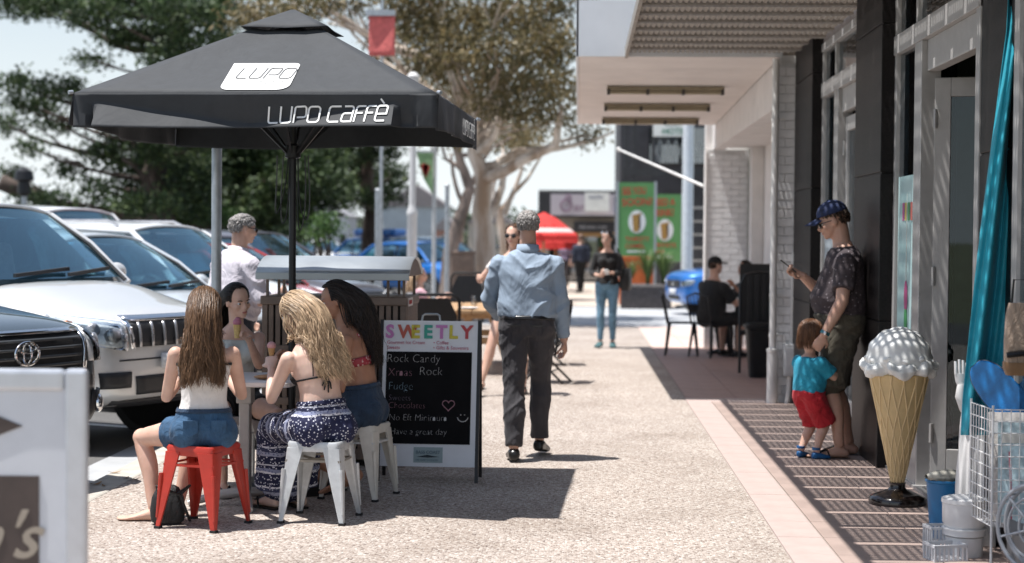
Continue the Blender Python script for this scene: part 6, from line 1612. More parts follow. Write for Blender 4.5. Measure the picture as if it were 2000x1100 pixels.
def strands(paths, wd, rg, taper=.4):
    v, f, rn = [], [], []
    for pts in paths:
        o = len(v); k = len(pts); r_ = rg.random(); w0 = wd*rg.uniform(.7, 1.3); prev = None
        for i, p in enumerate(pts):
            t = (pts[min(i+1, k-1)]-pts[max(i-1, 0)])
            t = t.normalized() if t.length > 1e-7 else V((0, 0, -1))
            x = t.orthogonal().normalized() if prev is None else (prev-t*prev.dot(t))
            x = x.normalized() if x.length > 1e-6 else t.orthogonal().normalized()
            prev = x; y = t.cross(x); w_ = w0*(1 if i < k*.6 else 1-(1-taper)*(i-k*.6)/(k*.4))
            for a in (0, 2.094, 4.189): v.append(tuple(p+(x*math.cos(a)+y*math.sin(a))*w_)); rn.append(r_)
        for i in range(k-1):
            for j in range(3):
                a, b = o+i*3+j, o+i*3+(j+1) % 3
                f.append((a, b, b+3)); f.append((a, b+3, a+3))
        f.append((o, o+2, o+1)); f.append((o+3*k-3, o+3*k-2, o+3*k-1))
    return v, f, np.array(rn)

M_DENIM = mat_cloth('denim_blue', (.030, .085, .165), .3, .5, 16); M_DENIMD = mat_cloth('denim_dark', (.022, .045, .085), .3, .5, 16); M_DENIML = mat_cloth('denim_light', (.14, .26, .36), .25, .4, 14)
M_WTOP = mat_cloth('white_jersey', (.70, .66, .63), .05, .3, 12); M_BLKC = mat_cloth('black_cotton', (.012, .012, .013), .25, .3, 10); M_SHIRT = mat_cloth('pale_blue_shirt', (.29, .365, .46), .05, .45, 4.5, stretch=(1.3, 1, .6)); M_TROU = mat_cloth('grey_trousers', (.05, .047, .053), .10, .6, 6, stretch=(1.6, 1, .5))
M_LSHIRT = mat_cloth('lilac_white_shirt', (.64, .60, .66), .05, .6, 8); M_CHAR = mat_cloth('charcoal_tee', (.075, .062, .065), .25, .5, 9); M_OLIVE = mat_cloth('olive_shorts', (.07, .062, .045), .2, .5, 9); M_TEAL = mat_cloth('teal_tee', (.015, .27, .40), .12, .5, 11); M_REDC = mat_cloth('red_shorts', (.42, .012, .022), .15, .6, 12)
M_SHOE = pm('black_leather', (.012, .011, .011), .3, var=.3); M_BSAND = pm('blue_sandal', (.01, .11, .30), .5, var=.2)
H_BROWN = mat_hair('hair_brown', (.035, .018, .010), (.17, .095, .05)); H_BLONDE = mat_hair('hair_blonde', (.14, .085, .048), (.64, .465, .30)); H_BLACK = mat_hair('hair_black', (.006, .005, .005), (.028, .018, .014)); H_GREY = mat_hair('hair_grey', (.20, .19, .18), (.34, .32, .305)); H_TODD = mat_hair('hair_auburn', (.05, .025, .014), (.19, .09, .045))

def band(s, name, t0, t1, mat, infl=.004, parent=None):
    """a ring of fabric round the trunk"""
    def at(t):
        for a, b in zip(s.tab, s.tab[1:]):
            if a[0] <= t <= b[0]:
                f = (t-a[0])/(b[0]-a[0]); return a[1]+(b[1]-a[1])*f, a[2]+(b[2]-a[2])*f
    rings = []
    for q in np.linspace(t0, t1, 4):
        hw, hd = at(q); rings.append(s.ring(q, hw, hd, infl, 40))
    return MB().loft(rings, False).build(name, mat, parent or s.t, smooth=True, solid=.004)

# ---- girl on the red stool, back to us
g = Human('girl with long brown hair on the red stool, back turned, white top and denim shorts', G1, R(14), H=1.66, pel=(0, -.01, .545), up=(0, -.03, 1), neckup=(0, .14, 1), head=(.15, 1, -.12), headup=(0, .08, 1),
          hands=[(-.10, .30, .80), (.12, .32, .80)], elb=[(-.45, -.35, -1), (.45, -.35, -1)], feet=[(-.265, .20, .075), (-.13, .33, .075)], knee=[(-.75, 1, .6), (-.2, 1, .5)], toes=[(-1, .25, 0), (-.45, 1, 0)], skin=SK_FAIR, vox=.0075)
g.top('tube_top', M_WTOP, t0=.10, t1=.72, infl=.007, sleeve=0, disp=.006)
band(g, 'top_trim', .695, .725, M_BLKC, .010)
g.bottom('denim_shorts', M_DENIM, t=.34, infl=.010, top_t=.21, disp=.007, flare=.012)
band(g, 'waistband', .17, .215, M_DENIMD, .014)
for sg in (-1, 1):
    c = g.spine(.01)+g.r0*sg*.075-g.f0*.132; MB().prism([c+g.r0*(x)+V((0, 0, z))-g.f0*.004*0 for x, z in ((-.04, .045), (.04, .045), (.04, -.02), (0, -.045), (-.04, -.02))], -g.f0*.006).build('pocket', M_DENIM, g.t, bevel=.002)
g.thong(1, M_SHOE, 'black_sandal')
g.long_hair(H_BROWN, n=3000, length=.46, seed=4, wave=.020, back=.05, vol=.04, lat=.105, width=.0024, clumpf=.5, widen=.22, spread_=.0022, curl_=.008)

# ---- blonde girl on the silver stool
g = Human('blonde girl in black bikini top and patterned maxi skirt on the silver stool', G3, R(38), H=1.68, pel=(0, -.01, .545), up=(0, -.0, 1), neckup=(-.20, .38, 1), head=(-.45, 1, -.45), headup=(-.16, .42, 1),
          hands=[(-.127, .35, .83), (.06, .36, .86)], elb=[(-.45, -.7, -1), (.5, -.2, -1)], feet=[(-.06, .47, .085), (.10, .42, .085)], knee=[(-.1, 1, .8), (.1, 1, .8)], toes=[(-.2, 1, 0), (.1, 1, 0)], skin=SK_PALE, vox=.0075, curl=(.9, .9), palm=[(.4, .3, -.9), (-.5, .2, -.8)])
band(g, 'bikini_strap', .515, .535, M_BLKC, .002)
bow = g.spine(.52)-g.f0.lerp(g.f1, .5)*.105
for dx, dz in ((-.015, -.075), (.012, -.09), (.03, -.07), (-.028, -.05)): MB().tube([bow, bow+g.r0*dx*.6+V((0, 0, dz*.5))-g.f0*.008, bow+g.r0*dx+V((0, 0, dz))], [.005, .006, .004], 6).build('bikini_tie', M_BLKC, g.t, smooth=True)
for sg in (-1, 1): MB().tube([g.spine(.53)+g.r1*sg*.07-g.f1*.085, g.spine(.75)+g.r1*sg*.055-g.f1*.098, g.spine(.93)+g.r1*sg*.045-g.f1*.06, g.neck+g.r1*sg*.03+g.f1*.02], .0035, 6).build('neck_cord', M_BLKC, g.t, smooth=True)
mb = MB()
for sg in (-1, 1): mb.ell(g.spine(.63)+g.r1*sg*.065+g.f1*.10, (.056, .05, .052), 14, 10)
mb.build('bikini_cup', M_BLKC, g.t, smooth=True)
# skirt: one tent over both legs, printed in bands that follow the cloth
def skirt_pat(h):
    line = [h.spine(.24), h.pel, (h.kn[0]+h.kn[1])/2, (h.an[0]+h.an[1])/2]
    L = [0]
    for a, b in zip(line, line[1:]): L.append(L[-1]+(b-a).length)
    def cb(me):
        co = np.empty(len(me.vertices)*3, np.float32); me.vertices.foreach_get('co', co); co = co.reshape(-1, 3); best = np.full(len(co), 9.0); par = np.zeros(len(co))
        for i in range(3):
            a, b = np.array(line[i]), np.array(line[i+1]); ab = b-a; t = np.clip((co-a)@ab/(ab@ab), 0, 1); d = np.linalg.norm(co-(a+t[:, None]*ab), axis=1)
            w_ = d < best; best = np.where(w_, d, best); par = np.where(w_, L[i]+t*np.linalg.norm(ab), par)
        ang = np.arctan2((co-np.array(h.pel))@np.array(h.f0), (co-np.array(h.pel))@np.array(h.r0))
        out = np.stack([par, ang, co@np.array(h.r0)], 1).astype(np.float32)
        at = me.attributes.new('pat', 'FLOAT_VECTOR', 'POINT'); at.data.foreach_set('vector', out.ravel())
    return cb
def mat_skirt():
    m, t, b = nodes('skirt_print')
    a = t.nodes.new('ShaderNodeAttribute'); a.attribute_name = 'pat'
    sp_ = t.nodes.new('ShaderNodeSeparateXYZ'); t.links.new(a.outputs['Vector'], sp_.inputs[0])
    n = noise_node(t, 18, 3); ad = t.nodes.new('ShaderNodeMath'); ad.operation = 'MULTIPLY_ADD'; ad.inputs[1].default_value = .022; t.links.new(n.outputs['Fac'], ad.inputs[0]); t.links.new(sp_.outputs[0], ad.inputs[2])
    sc = t.nodes.new('ShaderNodeMath'); sc.operation = 'MULTIPLY'; sc.inputs[1].default_value = 4.2; t.links.new(ad.outputs[0], sc.inputs[0])
    fr = t.nodes.new('ShaderNodeMath'); fr.operation = 'FRACT'; t.links.new(sc.outputs[0], fr.inputs[0])
    bands = ramp(t, fr.outputs[0], [(0, (.0,)*3), (.10, (.75,)*3), (.14, (.1,)*3), (.22, (.55,)*3), (.30, (.9,)*3), (.34, (.05,)*3), (.62, (.05,)*3), (.66, (.8,)*3), (.70, (.2,)*3), (.80, (.6,)*3), (.9, (.1,)*3)]); bands.color_ramp.interpolation = 'CONSTANT'
    # small motifs inside the bands
    vo = t.nodes.new('ShaderNodeTexVoronoi'); vo.inputs['Scale'].default_value = 62; tc = t.nodes.new('ShaderNodeTexCoord'); t.links.new(tc.outputs['Object'], vo.inputs['Vector'])
    mo = ramp(t, vo.outputs['Distance'], [(.26, (1,)*3), (.34, (0,)*3)])
    mxx = t.nodes.new('ShaderNodeMix'); mxx.data_type = 'RGBA'; mxx.blend_type = 'DIFFERENCE'; mxx.inputs[0].default_value = .85
    t.links.new(bands.outputs[0], mxx.inputs[6]); t.links.new(mo.outputs[0], mxx.inputs[7])
    col = ramp(t, mxx.outputs[2], [(.15, (.010, .013, .05)), (.5, (.16, .19, .33)), (.8, (.62, .62, .68))])
    t.links.new(col.outputs[0], b.inputs['Base Color']); b.inputs['Roughness'].default_value = .85
    n2 = noise_node(t, 10, 3, stretch=(1.5, 1.5, .35)); bumpn(t, b, n2.outputs['Fac'], .6, .05); return m
mb = MB(); g.torso(mb, -.2, .25, .008)
for i in (0, 1):
    g.leg(mb, i, .022, 1.88, flare=.045, rmin=.085); mb.ell(g.hip[i]-g.f0*.035, (.108, .112, .112), 14, 10)
mk, ma = (g.kn[0]+g.kn[1])/2, (g.an[0]+g.an[1])/2
for t in np.linspace(0, 1, 6): mb.ell(g.pel.lerp(mk, t), (.14-.03*t, .115-.02*t, .105-.01*t), 14, 10)
for t in np.linspace(0, .9, 7): mb.ell(mk.lerp(ma, t), (.115+.03*t, .085+.03*t, .09), 14, 10)
g.fuse('maxi_skirt', mb, mat_skirt(), .009, 6, disp=.022, dscale=.07, cb=skirt_pat(g))
band(g, 'skirt_waist', .215, .265, mat_skirt(), .012)
g.thong(0, M_SHOE, 'black_sandal'); g.thong(1, M_SHOE, 'black_sandal')
g.long_hair(H_BLONDE, n=2400, length=.50, seed=9, wave=.03, back=.06, vol=.035, width=.0023, pull=V((.34, -.1, 0)), lat=.15, clumpf=.65, curl_=.010)
ic = MB(); wv = g.wr[0]+g.hdir[0]*.10
cone1 = thing('ice_cream_cone', 'small ice cream cone in the blonde girl hand', 'ice cream', g.t.matrix_basis @ V((0, 0, 0)))
cone1.location = V(G3)+rotz(R(38)) @ (wv+V((0, 0, -.03)))
MB().lathe([(.006, 0), (.022, .07), (.02, .072), (0, .068)], 14).build('wafer', pm('wafer', (.5, .3, .13), .8, var=.2, scale=80), cone1, smooth=True); MB().ell((0, 0, .085), (.026, .026, .024), 14, 10).build('scoop', pm('strawberry_scoop', (.62, .33, .33), .6, var=.15, scale=40), cone1, smooth=True)

# ---- dark haired girl in profile
g = Human('dark haired girl in red bikini top and denim shorts leaning over the table', G4, R(86), H=1.76, pel=(0, -.02, .55), up=(0, .02, 1), neckup=(0, .44, 1), head=(-.30, 1, -.28), headup=(0, .28, 1),
          hands=[(-.22, .30, .78), (-.06, .40, .83)], elb=[(-.25, -.3, -1), (.3, -.2, -1)], feet=[(-.16, -.02, .10), (.16, .28, .08)], knee=[(-.25, 1, .5), (.2, 1, .5)], toes=[(-.2, .8, -.5), (.1, 1, 0)], skin=SK_TAN, vox=.0075)
M_RBIK = pm('red_print_bikini', (.36, .04, .06), .7, var=.0)
m, t, b = nodes('red_print'); vo = t.nodes.new('ShaderNodeTexVoronoi'); vo.inputs['Scale'].default_value = 55; tc = t.nodes.new('ShaderNodeTexCoord'); t.links.new(tc.outputs['Object'], vo.inputs[0]); rr_ = ramp(t, vo.outputs['Distance'], [(.25, (.62, .45, .42)), (.4, (.36, .03, .05))]); t.links.new(rr_.outputs[0], b.inputs['Base Color']); M_RBIK = m
band(g, 'bikini_band', .50, .60, M_RBIK, .004)
mb = MB()
for sg in (-1, 1): mb.ell(g.spine(.65)+g.r1*sg*.065+g.f1*.098, (.060, .055, .062), 14, 10)
mb.build('bikini_cup', M_RBIK, g.t, smooth=True)
for sg in (-1, 1): MB().tube([g.spine(.60)+g.r1*sg*.09-g.f1*.07, g.spine(.85)+g.r1*sg*.085-g.f1*.07, g.spine(.95)+g.r1*sg*.08+g.f1*.0, g.spine(.8)+g.r1*sg*.075+g.f1*.10], .007, 6).build('shoulder_strap', M_RBIK, g.t, smooth=True)
g.bottom('denim_shorts', M_DENIMD, t=.36, infl=.012, top_t=.26, disp=.010, flare=.015)
band(g, 'waistband', .235, .28, M_DENIMD, .016)
g.long_hair(H_BLACK, n=1600, length=.50, seed=14, wave=.012, back=.12, vol=.026, width=.0028, face_cut=.42)

# ---- girl facing us with a cup
g = Human('girl with tied dark hair facing the camera and holding an ice cream', G2, R(205), H=1.64, pel=(0, -.02, .545), up=(0, .02, 1), neckup=(0, .14, 1), head=(-.35, 1, -.3), headup=(.06, .18, 1),
          hands=[(.0, .36, .94), (.14, .30, .79)], elb=[(-.4, -.4, -1), (.45, -.3, -1)], feet=[(-.14, .34, .08), (.16, .36, .08)], knee=[(-.3, 1, .5), (.3, 1, .5)], hdir=[(.5, .3, .55), None], curl=(1.0, .5), palm=[(.75, .6, -.2), (-.4, .2, -.8)], skin=SK_FAIR, vox=.008)
g.top('singlet', mat_cloth('pale_singlet', (.50, .52, .50), .08, .4), t0=.05, t1=.84, infl=.006, sleeve=0, disp=.008)
g.top('open_cardigan', M_BLKC, t0=.0, t1=.80, infl=.012, sleeve=.0, disp=.012) if False else None
g.bottom('dark_shorts', M_BLKC, t=.45, infl=.012, top_t=.22, disp=.008)
g.long_hair(H_BLACK, n=1300, length=.40, seed=21, wave=.008, back=.30, vol=.012, width=.0028, face_cut=.46)
for i in (0, 1): g.thong(i, M_SHOE, 'black_sandal')
hp_ = g.wr[0]+g.hdir[0]*.085+V((.035, .02, .0))
cup = thing('ice_cream_cone', 'pink topped ice cream cone held up beside the brown haired girl', 'ice cream', V(G2)+rotz(R(205)) @ (hp_+V((0, 0, -.02))))
MB().lathe([(.016, -.02), (.024, .06), (.026, .062), (.022, .06), (0, .05)], 16).build('wafer', pm('wafer_yellow', (.60, .42, .16), .7, var=.2, scale=70), cup, smooth=True); MB().ell((0, 0, .075), (.027, .027, .024), 14, 10).ell((.004, 0, .095), (.018, .018, .014), 12, 8).build('scoop', pm('berry_scoop', (.45, .16, .22), .6, var=.15, scale=40), cup, smooth=True)

# ---- man walking away
WM = V((-.365, 12.05, 0))
g = Human('grey haired man in pale blue shirt and grey trousers walking away', WM, R(-2), H=1.80, fem=False, fat=.45, pel=(0, 0, .985), up=(0, .02, 1), neckup=(0, .07, 1), head=(-.06, 1, -.10), skin=SK_MAN, vox=.009,
          hands=[(-.20, .30, 1.00), (.265, .10, .83)], elb=[(-.75, -.8, -.4), (.5, -1, 0)], feet=[(-.075, -.16, .088), (.085, .20, .12)], knee=[(-.03, 1, 0), (.03, 1, 0)], toes=[(-.12, 1, -.0), (.14, 1, -.12)], curl=(.6, .7), palm=[(.6, 0, -.6), (-.9, .1, .2)], barefoot=(False, False))
g.top('shirt', M_SHIRT, t0=.06, t1=.985, infl=.015, sleeve=1.86, sinfl=.014, disp=.018, flare=.004, waist=.012, dscale=.28, cb=fold_cb(.013, 4, 8, -.9))
MB().loft([g.ring(.95, .074, .072, .014, 22), g.ring(1.0, .066, .066, .013, 22), g.ring(1.07, .060, .060, .013, 22)], False).build('collar', M_SHIRT, g.t, smooth=True, solid=.005)
g.bottom('trousers', M_TROU, t=1.97, infl=.015, top_t=.10, disp=.012, flare=.012, rmin=.062, dscale=.25, cb=fold_cb(.0075, 5, 7, 1.2, 3))
band(g, 'belt', .035, .085, M_SHOE, .026)
for sg in (-1, 1):
    c = g.spine(-.05)+g.r0*sg*.08-g.f0*.146; MB().bar(c-g.r0*.05, c+g.r0*.05, .004, .008).build('pocket_welt', M_SHOE, g.t)
for i in (0, 1): g.shoe(i, M_SHOE)
g.short_hair(H_GREY, n=2200, ln=.019)
for i in (0, 1): MB().tube([g.el[i].lerp(g.wr[i], .80), g.el[i].lerp(g.wr[i], .90)], [.043, .041], 16).build('cuff', M_SHIRT, g.t, smooth=True)

# ---- man in cap with phone, toddler beside him
CM = V((1.95, 12.45, 0.004))
g = Human('man in navy cap, sun dappled charcoal tee and shorts looking at a phone', CM, R(84), H=1.88, fem=False, fat=.5, pel=(0, 0, 1.01), up=(0, -.03, 1), neckup=(0, .10, 1), head=(0, 1, -.42), headup=(0, .35, 1), skin=SK_MAN, vox=.009,
          hands=[(-.30, .16, .90), (.08, .31, 1.32)], elb=[(-.6, -1, -.1), (.45, -.3, -1)], feet=[(-.13, .03, .085), (.10, -.05, .085)], knee=[(0, 1, 0), (0, 1, 0)], hdir=[(.15, .45, -.85), (-.15, .85, .3)], palm=[(1, 0, .1), (-.75, -.1, .6)], curl=(.7, .85), hs=1.02)
def mat_sun_dots():  # plain charcoal tee; dots of sun through the sunshade painted into its colour
    m, t, b = nodes('tee_with_sun_dots'); vo = t.nodes.new('ShaderNodeTexVoronoi'); vo.inputs['Scale'].default_value = 30; tc = t.nodes.new('ShaderNodeTexCoord'); t.links.new(tc.outputs['Object'], vo.inputs[0])
    r = ramp(t, vo.outputs['Distance'], [(.10, (.26, .23, .25)), (.2, (.055, .043, .048))]); t.links.new(r.outputs[0], b.inputs['Base Color']); b.inputs['Roughness'].default_value = .9
    n2 = noise_node(t, 9, 3); bumpn(t, b, n2.outputs['Fac'], .5, .05); return m
g.top('tee_shirt', mat_sun_dots(), t0=-.02, t1=.975, infl=.018, sleeve=.72, sinfl=.022, disp=.014, flare=.008, waist=.012, dscale=.2, cb=fold_cb(.009, 5, 9, .6, 5))
g.bottom('cargo_shorts', M_OLIVE, t=1.02, infl=.030, top_t=.06, disp=.014, flare=.03, cb=fold_cb(.010, 5, 8, .6, 8))
for i in (0, 1): g.thong(i, M_SHOE, 'black_sandal')
g.short_hair(mat_hair('hair_dark_brown', (.02, .013, .01), (.07, .045, .03)), n=700, ln=.022)
h = g.hk; rot = M((g.hr, g.hf, g.hu)).transposed(); HP = lambda x, y, z: g.hc+rot @ (V((x, y, z))*h)
M_CAP = pm('navy_cap', (.018, .03, .085), .85, var=.6, scale=24)
mb = MB(); mb.grid(lambda i, j: HP(*[q for q in (math.sin(i*1.62)*math.cos(j*6.2832)*.083, -.010+math.sin(i*1.62)*math.sin(j*6.2832)*.104, .052+math.cos(i*1.62)*.086)]), 9, 28)
cp = mb.build('cap', M_CAP, g.t, smooth=True, solid=.004)
MB().grid(lambda i, j: HP((j*2-1)*.074*(1-.18*i), .082*math.sqrt(max(0, 1-((j*2-1)*.80)**2))+.02+.085*i*(1-.35*(j*2-1)**2), .048-.018*i-.022*(j*2-1)**2), 6, 14).build('peak', M_CAP, cp, smooth=True, solid=.005)
MB().ell(HP(0, -.01, .139), (.008,)*3, 8, 6).build('button', M_CAP, cp)
gl2 = MB()
sgl = MB().tube([HP(-.074, .0, .005), HP(-.066, .07, .008), HP(-.03, .098, .006), HP(.03, .098, .006), HP(.066, .07, .008), HP(.074, .0, .005)], .0035, 6).build('sunglasses', M_BLKP, g.t, smooth=True)
for sg in (-1, 1): MB().ell(HP(sg*.034, .093, -.006), (.026*h, .008*h, .020*h), 14, 8, rot).build('lens', pm('black_lens', (.01, .01, .012), .08, var=0), sgl, smooth=True)
wq = g.el[0].lerp(g.wr[0], .93); dq = (g.wr[0]-g.el[0]).normalized()
wt_ = MB().tube([wq-dq*.012, wq+dq*.012], .035, 14).build('wrist_watch', pm('teal_strap', (.03, .16, .2), .5), g.t, smooth=True); MB().ell(wq-g.r1*.034, (.016, .016, .018), 12, 8).build('watch_face', M_CHR, wt_, smooth=True)
php = CM+rotz(R(84)) @ (g.wr[1]+g.hdir[1]*.10+V((-.015, .0, .028)))
ph_ = thing('mobile_phone', 'dark mobile phone in the capped man hand', 'phone', php, R(84)); ph_.rotation_euler = (R(38), 0, R(84))
MB().box((0, .01, 0), (.072, .148, .009)).build('case', pm('phone_black', (.01, .01, .011), .3, var=0), ph_, bevel=.003); MB().box((0, .01, .0052), (.064, .135, .001)).build('screen', pm('phone_glass', (.03, .035, .04), .05, var=0), ph_)

TD = V((1.665, 12.28, .004))
g = Human('toddler in teal tee and red shorts leaning on the capped man leg', TD, R(-52), H=.97, fem=False, fat=.5, pel=(0, 0, .475), up=(0, .02, 1), neckup=(0, .08, 1), head=(.35, 1, -.12), skin=SK_FAIR, vox=.0075, hs=1.62, limb=1.22,
          hands=[(-.05, .20, .58), (.09, .20, .70)], elb=[(-.4, -.4, -1), (.4, -.3, -1)], feet=[(-.065, .0, .05), (.07, .02, .05)], toes=[(-.25, 1, 0), (.3, 1, 0)], palm=[(.2, 1, 0), (-.2, 1, 0)], barefoot=(False, False))
g.top('tee_shirt', M_TEAL, t0=.0, t1=.93, infl=.014, sleeve=.75, sinfl=.016, disp=.008, flare=.012, waist=.02, cb=fold_cb(.006, 8, 12, .7, 6))
g.bottom('red_shorts', M_REDC, t=1.0, infl=.022, top_t=.06, disp=.008, flare=.02, cb=fold_cb(.007, 8, 14, .5, 4))
for i in (0, 1):
    sh_ = g.shoe(i, M_BSAND, 'sandal', .006)
    MB().tube([g.an[i]+V((0, 0, .018)), g.an[i]+V((0, 0, .034))], .030, 12).build('ankle_strap', M_BSAND, sh_, smooth=True)
g.long_hair(H_TODD, n=1700, length=.095, seed=31, wave=.012, back=.04, vol=.022, width=.0024, face_cut=.55, comb_=0, curl_=.003, keepback=False)

# ---- elderly man beside the cars
g = Human('grey haired man in pale lilac shirt beside the parked cars', V((-2.58, 12.45, 0)), R(-42), H=1.77, fem=False, fat=.4, pel=(0, 0, .97), up=(0, .05, 1), neckup=(0, .22, 1), head=(.25, 1, -.2), headup=(0, .15, 1), skin=SK_MAN, vox=.011,
          hands=[(-.22, .28, .95), (.20, .30, 1.16)], elb=[(-.4, -1, -.3), (.4, -1, -.3)], feet=[(-.1, -.05, .085), (.1, .12, .085)], barefoot=(False, False))
g.top('shirt', M_LSHIRT, t0=-.12, t1=.985, infl=.022, sleeve=1.85, sinfl=.016, disp=.016, waist=.02, dscale=.25, cb=fold_cb(.012, 4, 8, .7, 2))
MB().loft([g.ring(.93, .068, .066, .010, 22), g.ring(1.05, .058, .058, .010, 22)], False).build('collar', M_LSHIRT, g.t, smooth=True, solid=.005)
g.bottom('trousers', mat_cloth('navy_trousers', (.03, .035, .05), .2, .5), infl=.018, top_t=.1, rmin=.07); g.short_hair(H_GREY, n=1800, ln=.026)
for i in (0, 1): g.shoe(i, M_SHOE)
h = g.hk; rot = M((g.hr, g.hf, g.hu)).transposed(); HP = lambda x, y, z: g.hc+rot @ (V((x, y, z))*h)
sgl = MB().tube([HP(-.076, -.01, .005), HP(-.066, .07, .008), HP(-.03, .1, .006), HP(.03, .1, .006), HP(.066, .07, .008), HP(.076, -.01, .005)], .0032, 6).build('glasses', M_BLKP, g.t, smooth=True)
for sg in (-1, 1): MB().ell(HP(sg*.034, .096, -.004), (.022*h, .004*h, .017*h), 12, 6, rot).build('lens', pm('black_lens', (.01, .01, .012), .08, var=0), sgl, smooth=True)

# ---- woman in jeans looking at her phone
g = Human('woman in black top and light jeans with sunglasses on her head', V((.42, 24.7, 0)), R(172), H=1.70, pel=(0, 0, .945), up=(0, .0, 1), neckup=(0, .10, 1), head=(.35, 1, -.35), headup=(0, .2, 1), skin=SK_FAIR, vox=.012,
          hands=[(-.05, .28, 1.10), (.10, .27, 1.06)], elb=[(-.6, -.5, -.8), (.6, -.5, -.8)], feet=[(-.085, 0, .08), (.09, .05, .08)], barefoot=(False, False), curl=(.8, .8), palm=[(.5, 0, .7), (-.5, 0, .7)])
g.top('black_top', M_BLKC, t0=-.05, t1=.93, infl=.012, sleeve=1.6, disp=.016); g.bottom('jeans', M_DENIML, t=1.95, infl=.008, top_t=.06, disp=.006)
g.long_hair(H_BLACK, n=260, length=.16, seed=41, wave=.004, back=.25, vol=.012, width=.006, face_cut=.4)
for i in (0, 1): g.shoe(i, pm('teal_shoe', (.05, .12, .13), .7))
h = g.hk; rot = M((g.hr, g.hf, g.hu)).transposed(); HP = lambda x, y, z: g.hc+rot @ (V((x, y, z))*h)
sgl = MB().tube([HP(-.085, -.01, .07), HP(-.06, .07, .095), HP(.06, .07, .095), HP(.085, -.01, .07)], .004, 6).build('sunglasses', M_BLKP, g.t, smooth=True)
for sg in (-1, 1): MB().ell(HP(sg*.036, .075, .10), (.028*h, .012*h, .02*h), 12, 6, rot).build('lens', M_CHR, sgl, smooth=True)
hb = thing('shoulder_bag', 'black shoulder bag hanging at the jeans woman hip', 'bag', (.42+.27, 24.78, .86), R(80))
MB().loft([[V((a, b*.5, z)) for a, b in rrect(-s, -s, s, s, s*.5)] for s, z in ((.12, -.02), (.15, .02), (.16, .16), (.13, .30))]).build('bag_body', M_BAGC, hb, smooth=True)
MB().tube([(-.1, 0, .28), (-.06, .08, .48), (0, .13, .58), (.06, .08, .48), (.1, 0, .28)], .012, 6).build('strap', M_BAGC, hb, smooth=True)
wph = thing('mobile_phone', 'pale mobile phone in the jeans woman hands', 'phone', (.40, 24.33, 1.11), R(172)); wph.rotation_euler = (R(30), 0, R(172)); MB().box((0, 0, 0), (.07, .14, .01)).build('case', M_PLATE, wph, bevel=.003); MB().box((0, 0, .0055), (.06, .125, .001)).build('screen', pm('phone_glass', (.03, .035, .04), .05, var=0), wph)

# ---- woman coming the other way, mostly behind the walking man
g = Human('woman in sunglasses and white top half hidden behind the walking man', V((-.66, 17.1, 0)), R(176), H=1.72, pel=(0, 0, .95), neckup=(0, .05, 1), head=(.2, 1, -.1), skin=SK_FAIR, vox=.011,
          hands=[(-.30, .15, .85), (.33, .22, 1.18)], elb=[(-.4, -1, 0), (.7, -.5, -.8)], feet=[(-.10, -.12, .085), (.30, .28, .09)], knee=[(0, 1, 0), (.2, 1, 0)], toes=[(0, 1, 0), (.2, 1, 0)])
g.top('white_top', M_WTOP, t0=-.02, t1=.92, infl=.012, sleeve=.5, disp=.012); g.bottom('shorts', M_BLKC, t=.5, infl=.014, top_t=.1)
g.long_hair(mat_hair('hair_chestnut', (.05, .028, .016), (.17, .09, .05)), n=320, length=.22, seed=51, wave=.012, back=.12, vol=.018, width=.006, face_cut=.35)
for i in (0, 1): g.thong(i, M_SHOE)
h = g.hk; rot = M((g.hr, g.hf, g.hu)).transposed(); HP = lambda x, y, z: g.hc+rot @ (V((x, y, z))*h)
sgl = MB().tube([HP(-.074, .0, .005), HP(-.066, .07, .008), HP(-.03, .098, .006), HP(.03, .098, .006), HP(.066, .07, .008), HP(.074, .0, .005)], .0035, 6).build('sunglasses', M_BLKP, g.t, smooth=True)
for sg in (-1, 1): MB().ell(HP(sg*.034, .093, -.006), (.028*h, .008*h, .022*h), 14, 8, rot).build('lens', pm('black_lens', (.01, .01, .012), .08, var=0), sgl, smooth=True)

# ---- blonde child at the far cafe table
g = Human('blonde child in pink top at the far cafe table', V((-2.12, 22.3, 0)), R(-75), H=1.45, pel=(0, 0, .53), neckup=(0, .1, 1), head=(.1, 1, -.1), skin=SK_FAIR, vox=.012, hs=.95,
          hands=[(-.15, .35, .80), (.15, .35, .80)], elb=[(-.5, -.4, -1), (.5, -.4, -1)], feet=[(-.1, .36, .07), (.1, .36, .07)], knee=[(0, 1, .6), (0, 1, .6)])
g.top('pink_top', mat_cloth('pink_cotton', (.60, .36, .42), .1, .3), t0=0, t1=.9, infl=.012, sleeve=.5); g.bottom('shorts', M_DENIML, t=.5, infl=.012, top_t=.1); g.long_hair(H_BLONDE, n=300, length=.26, seed=61, wave=.012, back=.05, vol=.016, width=.006, face_cut=.35)
folding_chair('black folding chair under the blonde child', (-2.16, 22.3, 0), R(-75), .85)

# ---- couple in the shaded bay
g = Human('man in black tee and cap seated in the shaded bay', V((1.80, 22.9, 0)), R(-50), H=1.80, fem=False, fat=.3, pel=(0, -.02, .55), up=(0, .04, 1), neckup=(0, .2, 1), head=(.15, 1, -.1), skin=SK_MAN, vox=.012,
          hands=[(-.2, .42, .80), (.2, .42, .80)], elb=[(-.6, -.4, -1), (.6, -.4, -1)], feet=[(-.16, .36, .085), (.16, .36, .085)], knee=[(-.2, 1, .6), (.2, 1, .6)], barefoot=(False, False))
g.top('black_tee', M_BLKC, t0=0, t1=.94, infl=.018, sleeve=.8, disp=.016, flare=.01); g.bottom('shorts', M_BLKC, t=1.0, infl=.02, top_t=.06); g.short_hair(H_BLACK, n=500, ln=.02)
for i in (0, 1): g.shoe(i, M_SHOE)
h = g.hk; rot = M((g.hr, g.hf, g.hu)).transposed(); HP = lambda x, y, z: g.hc+rot @ (V((x, y, z))*h)
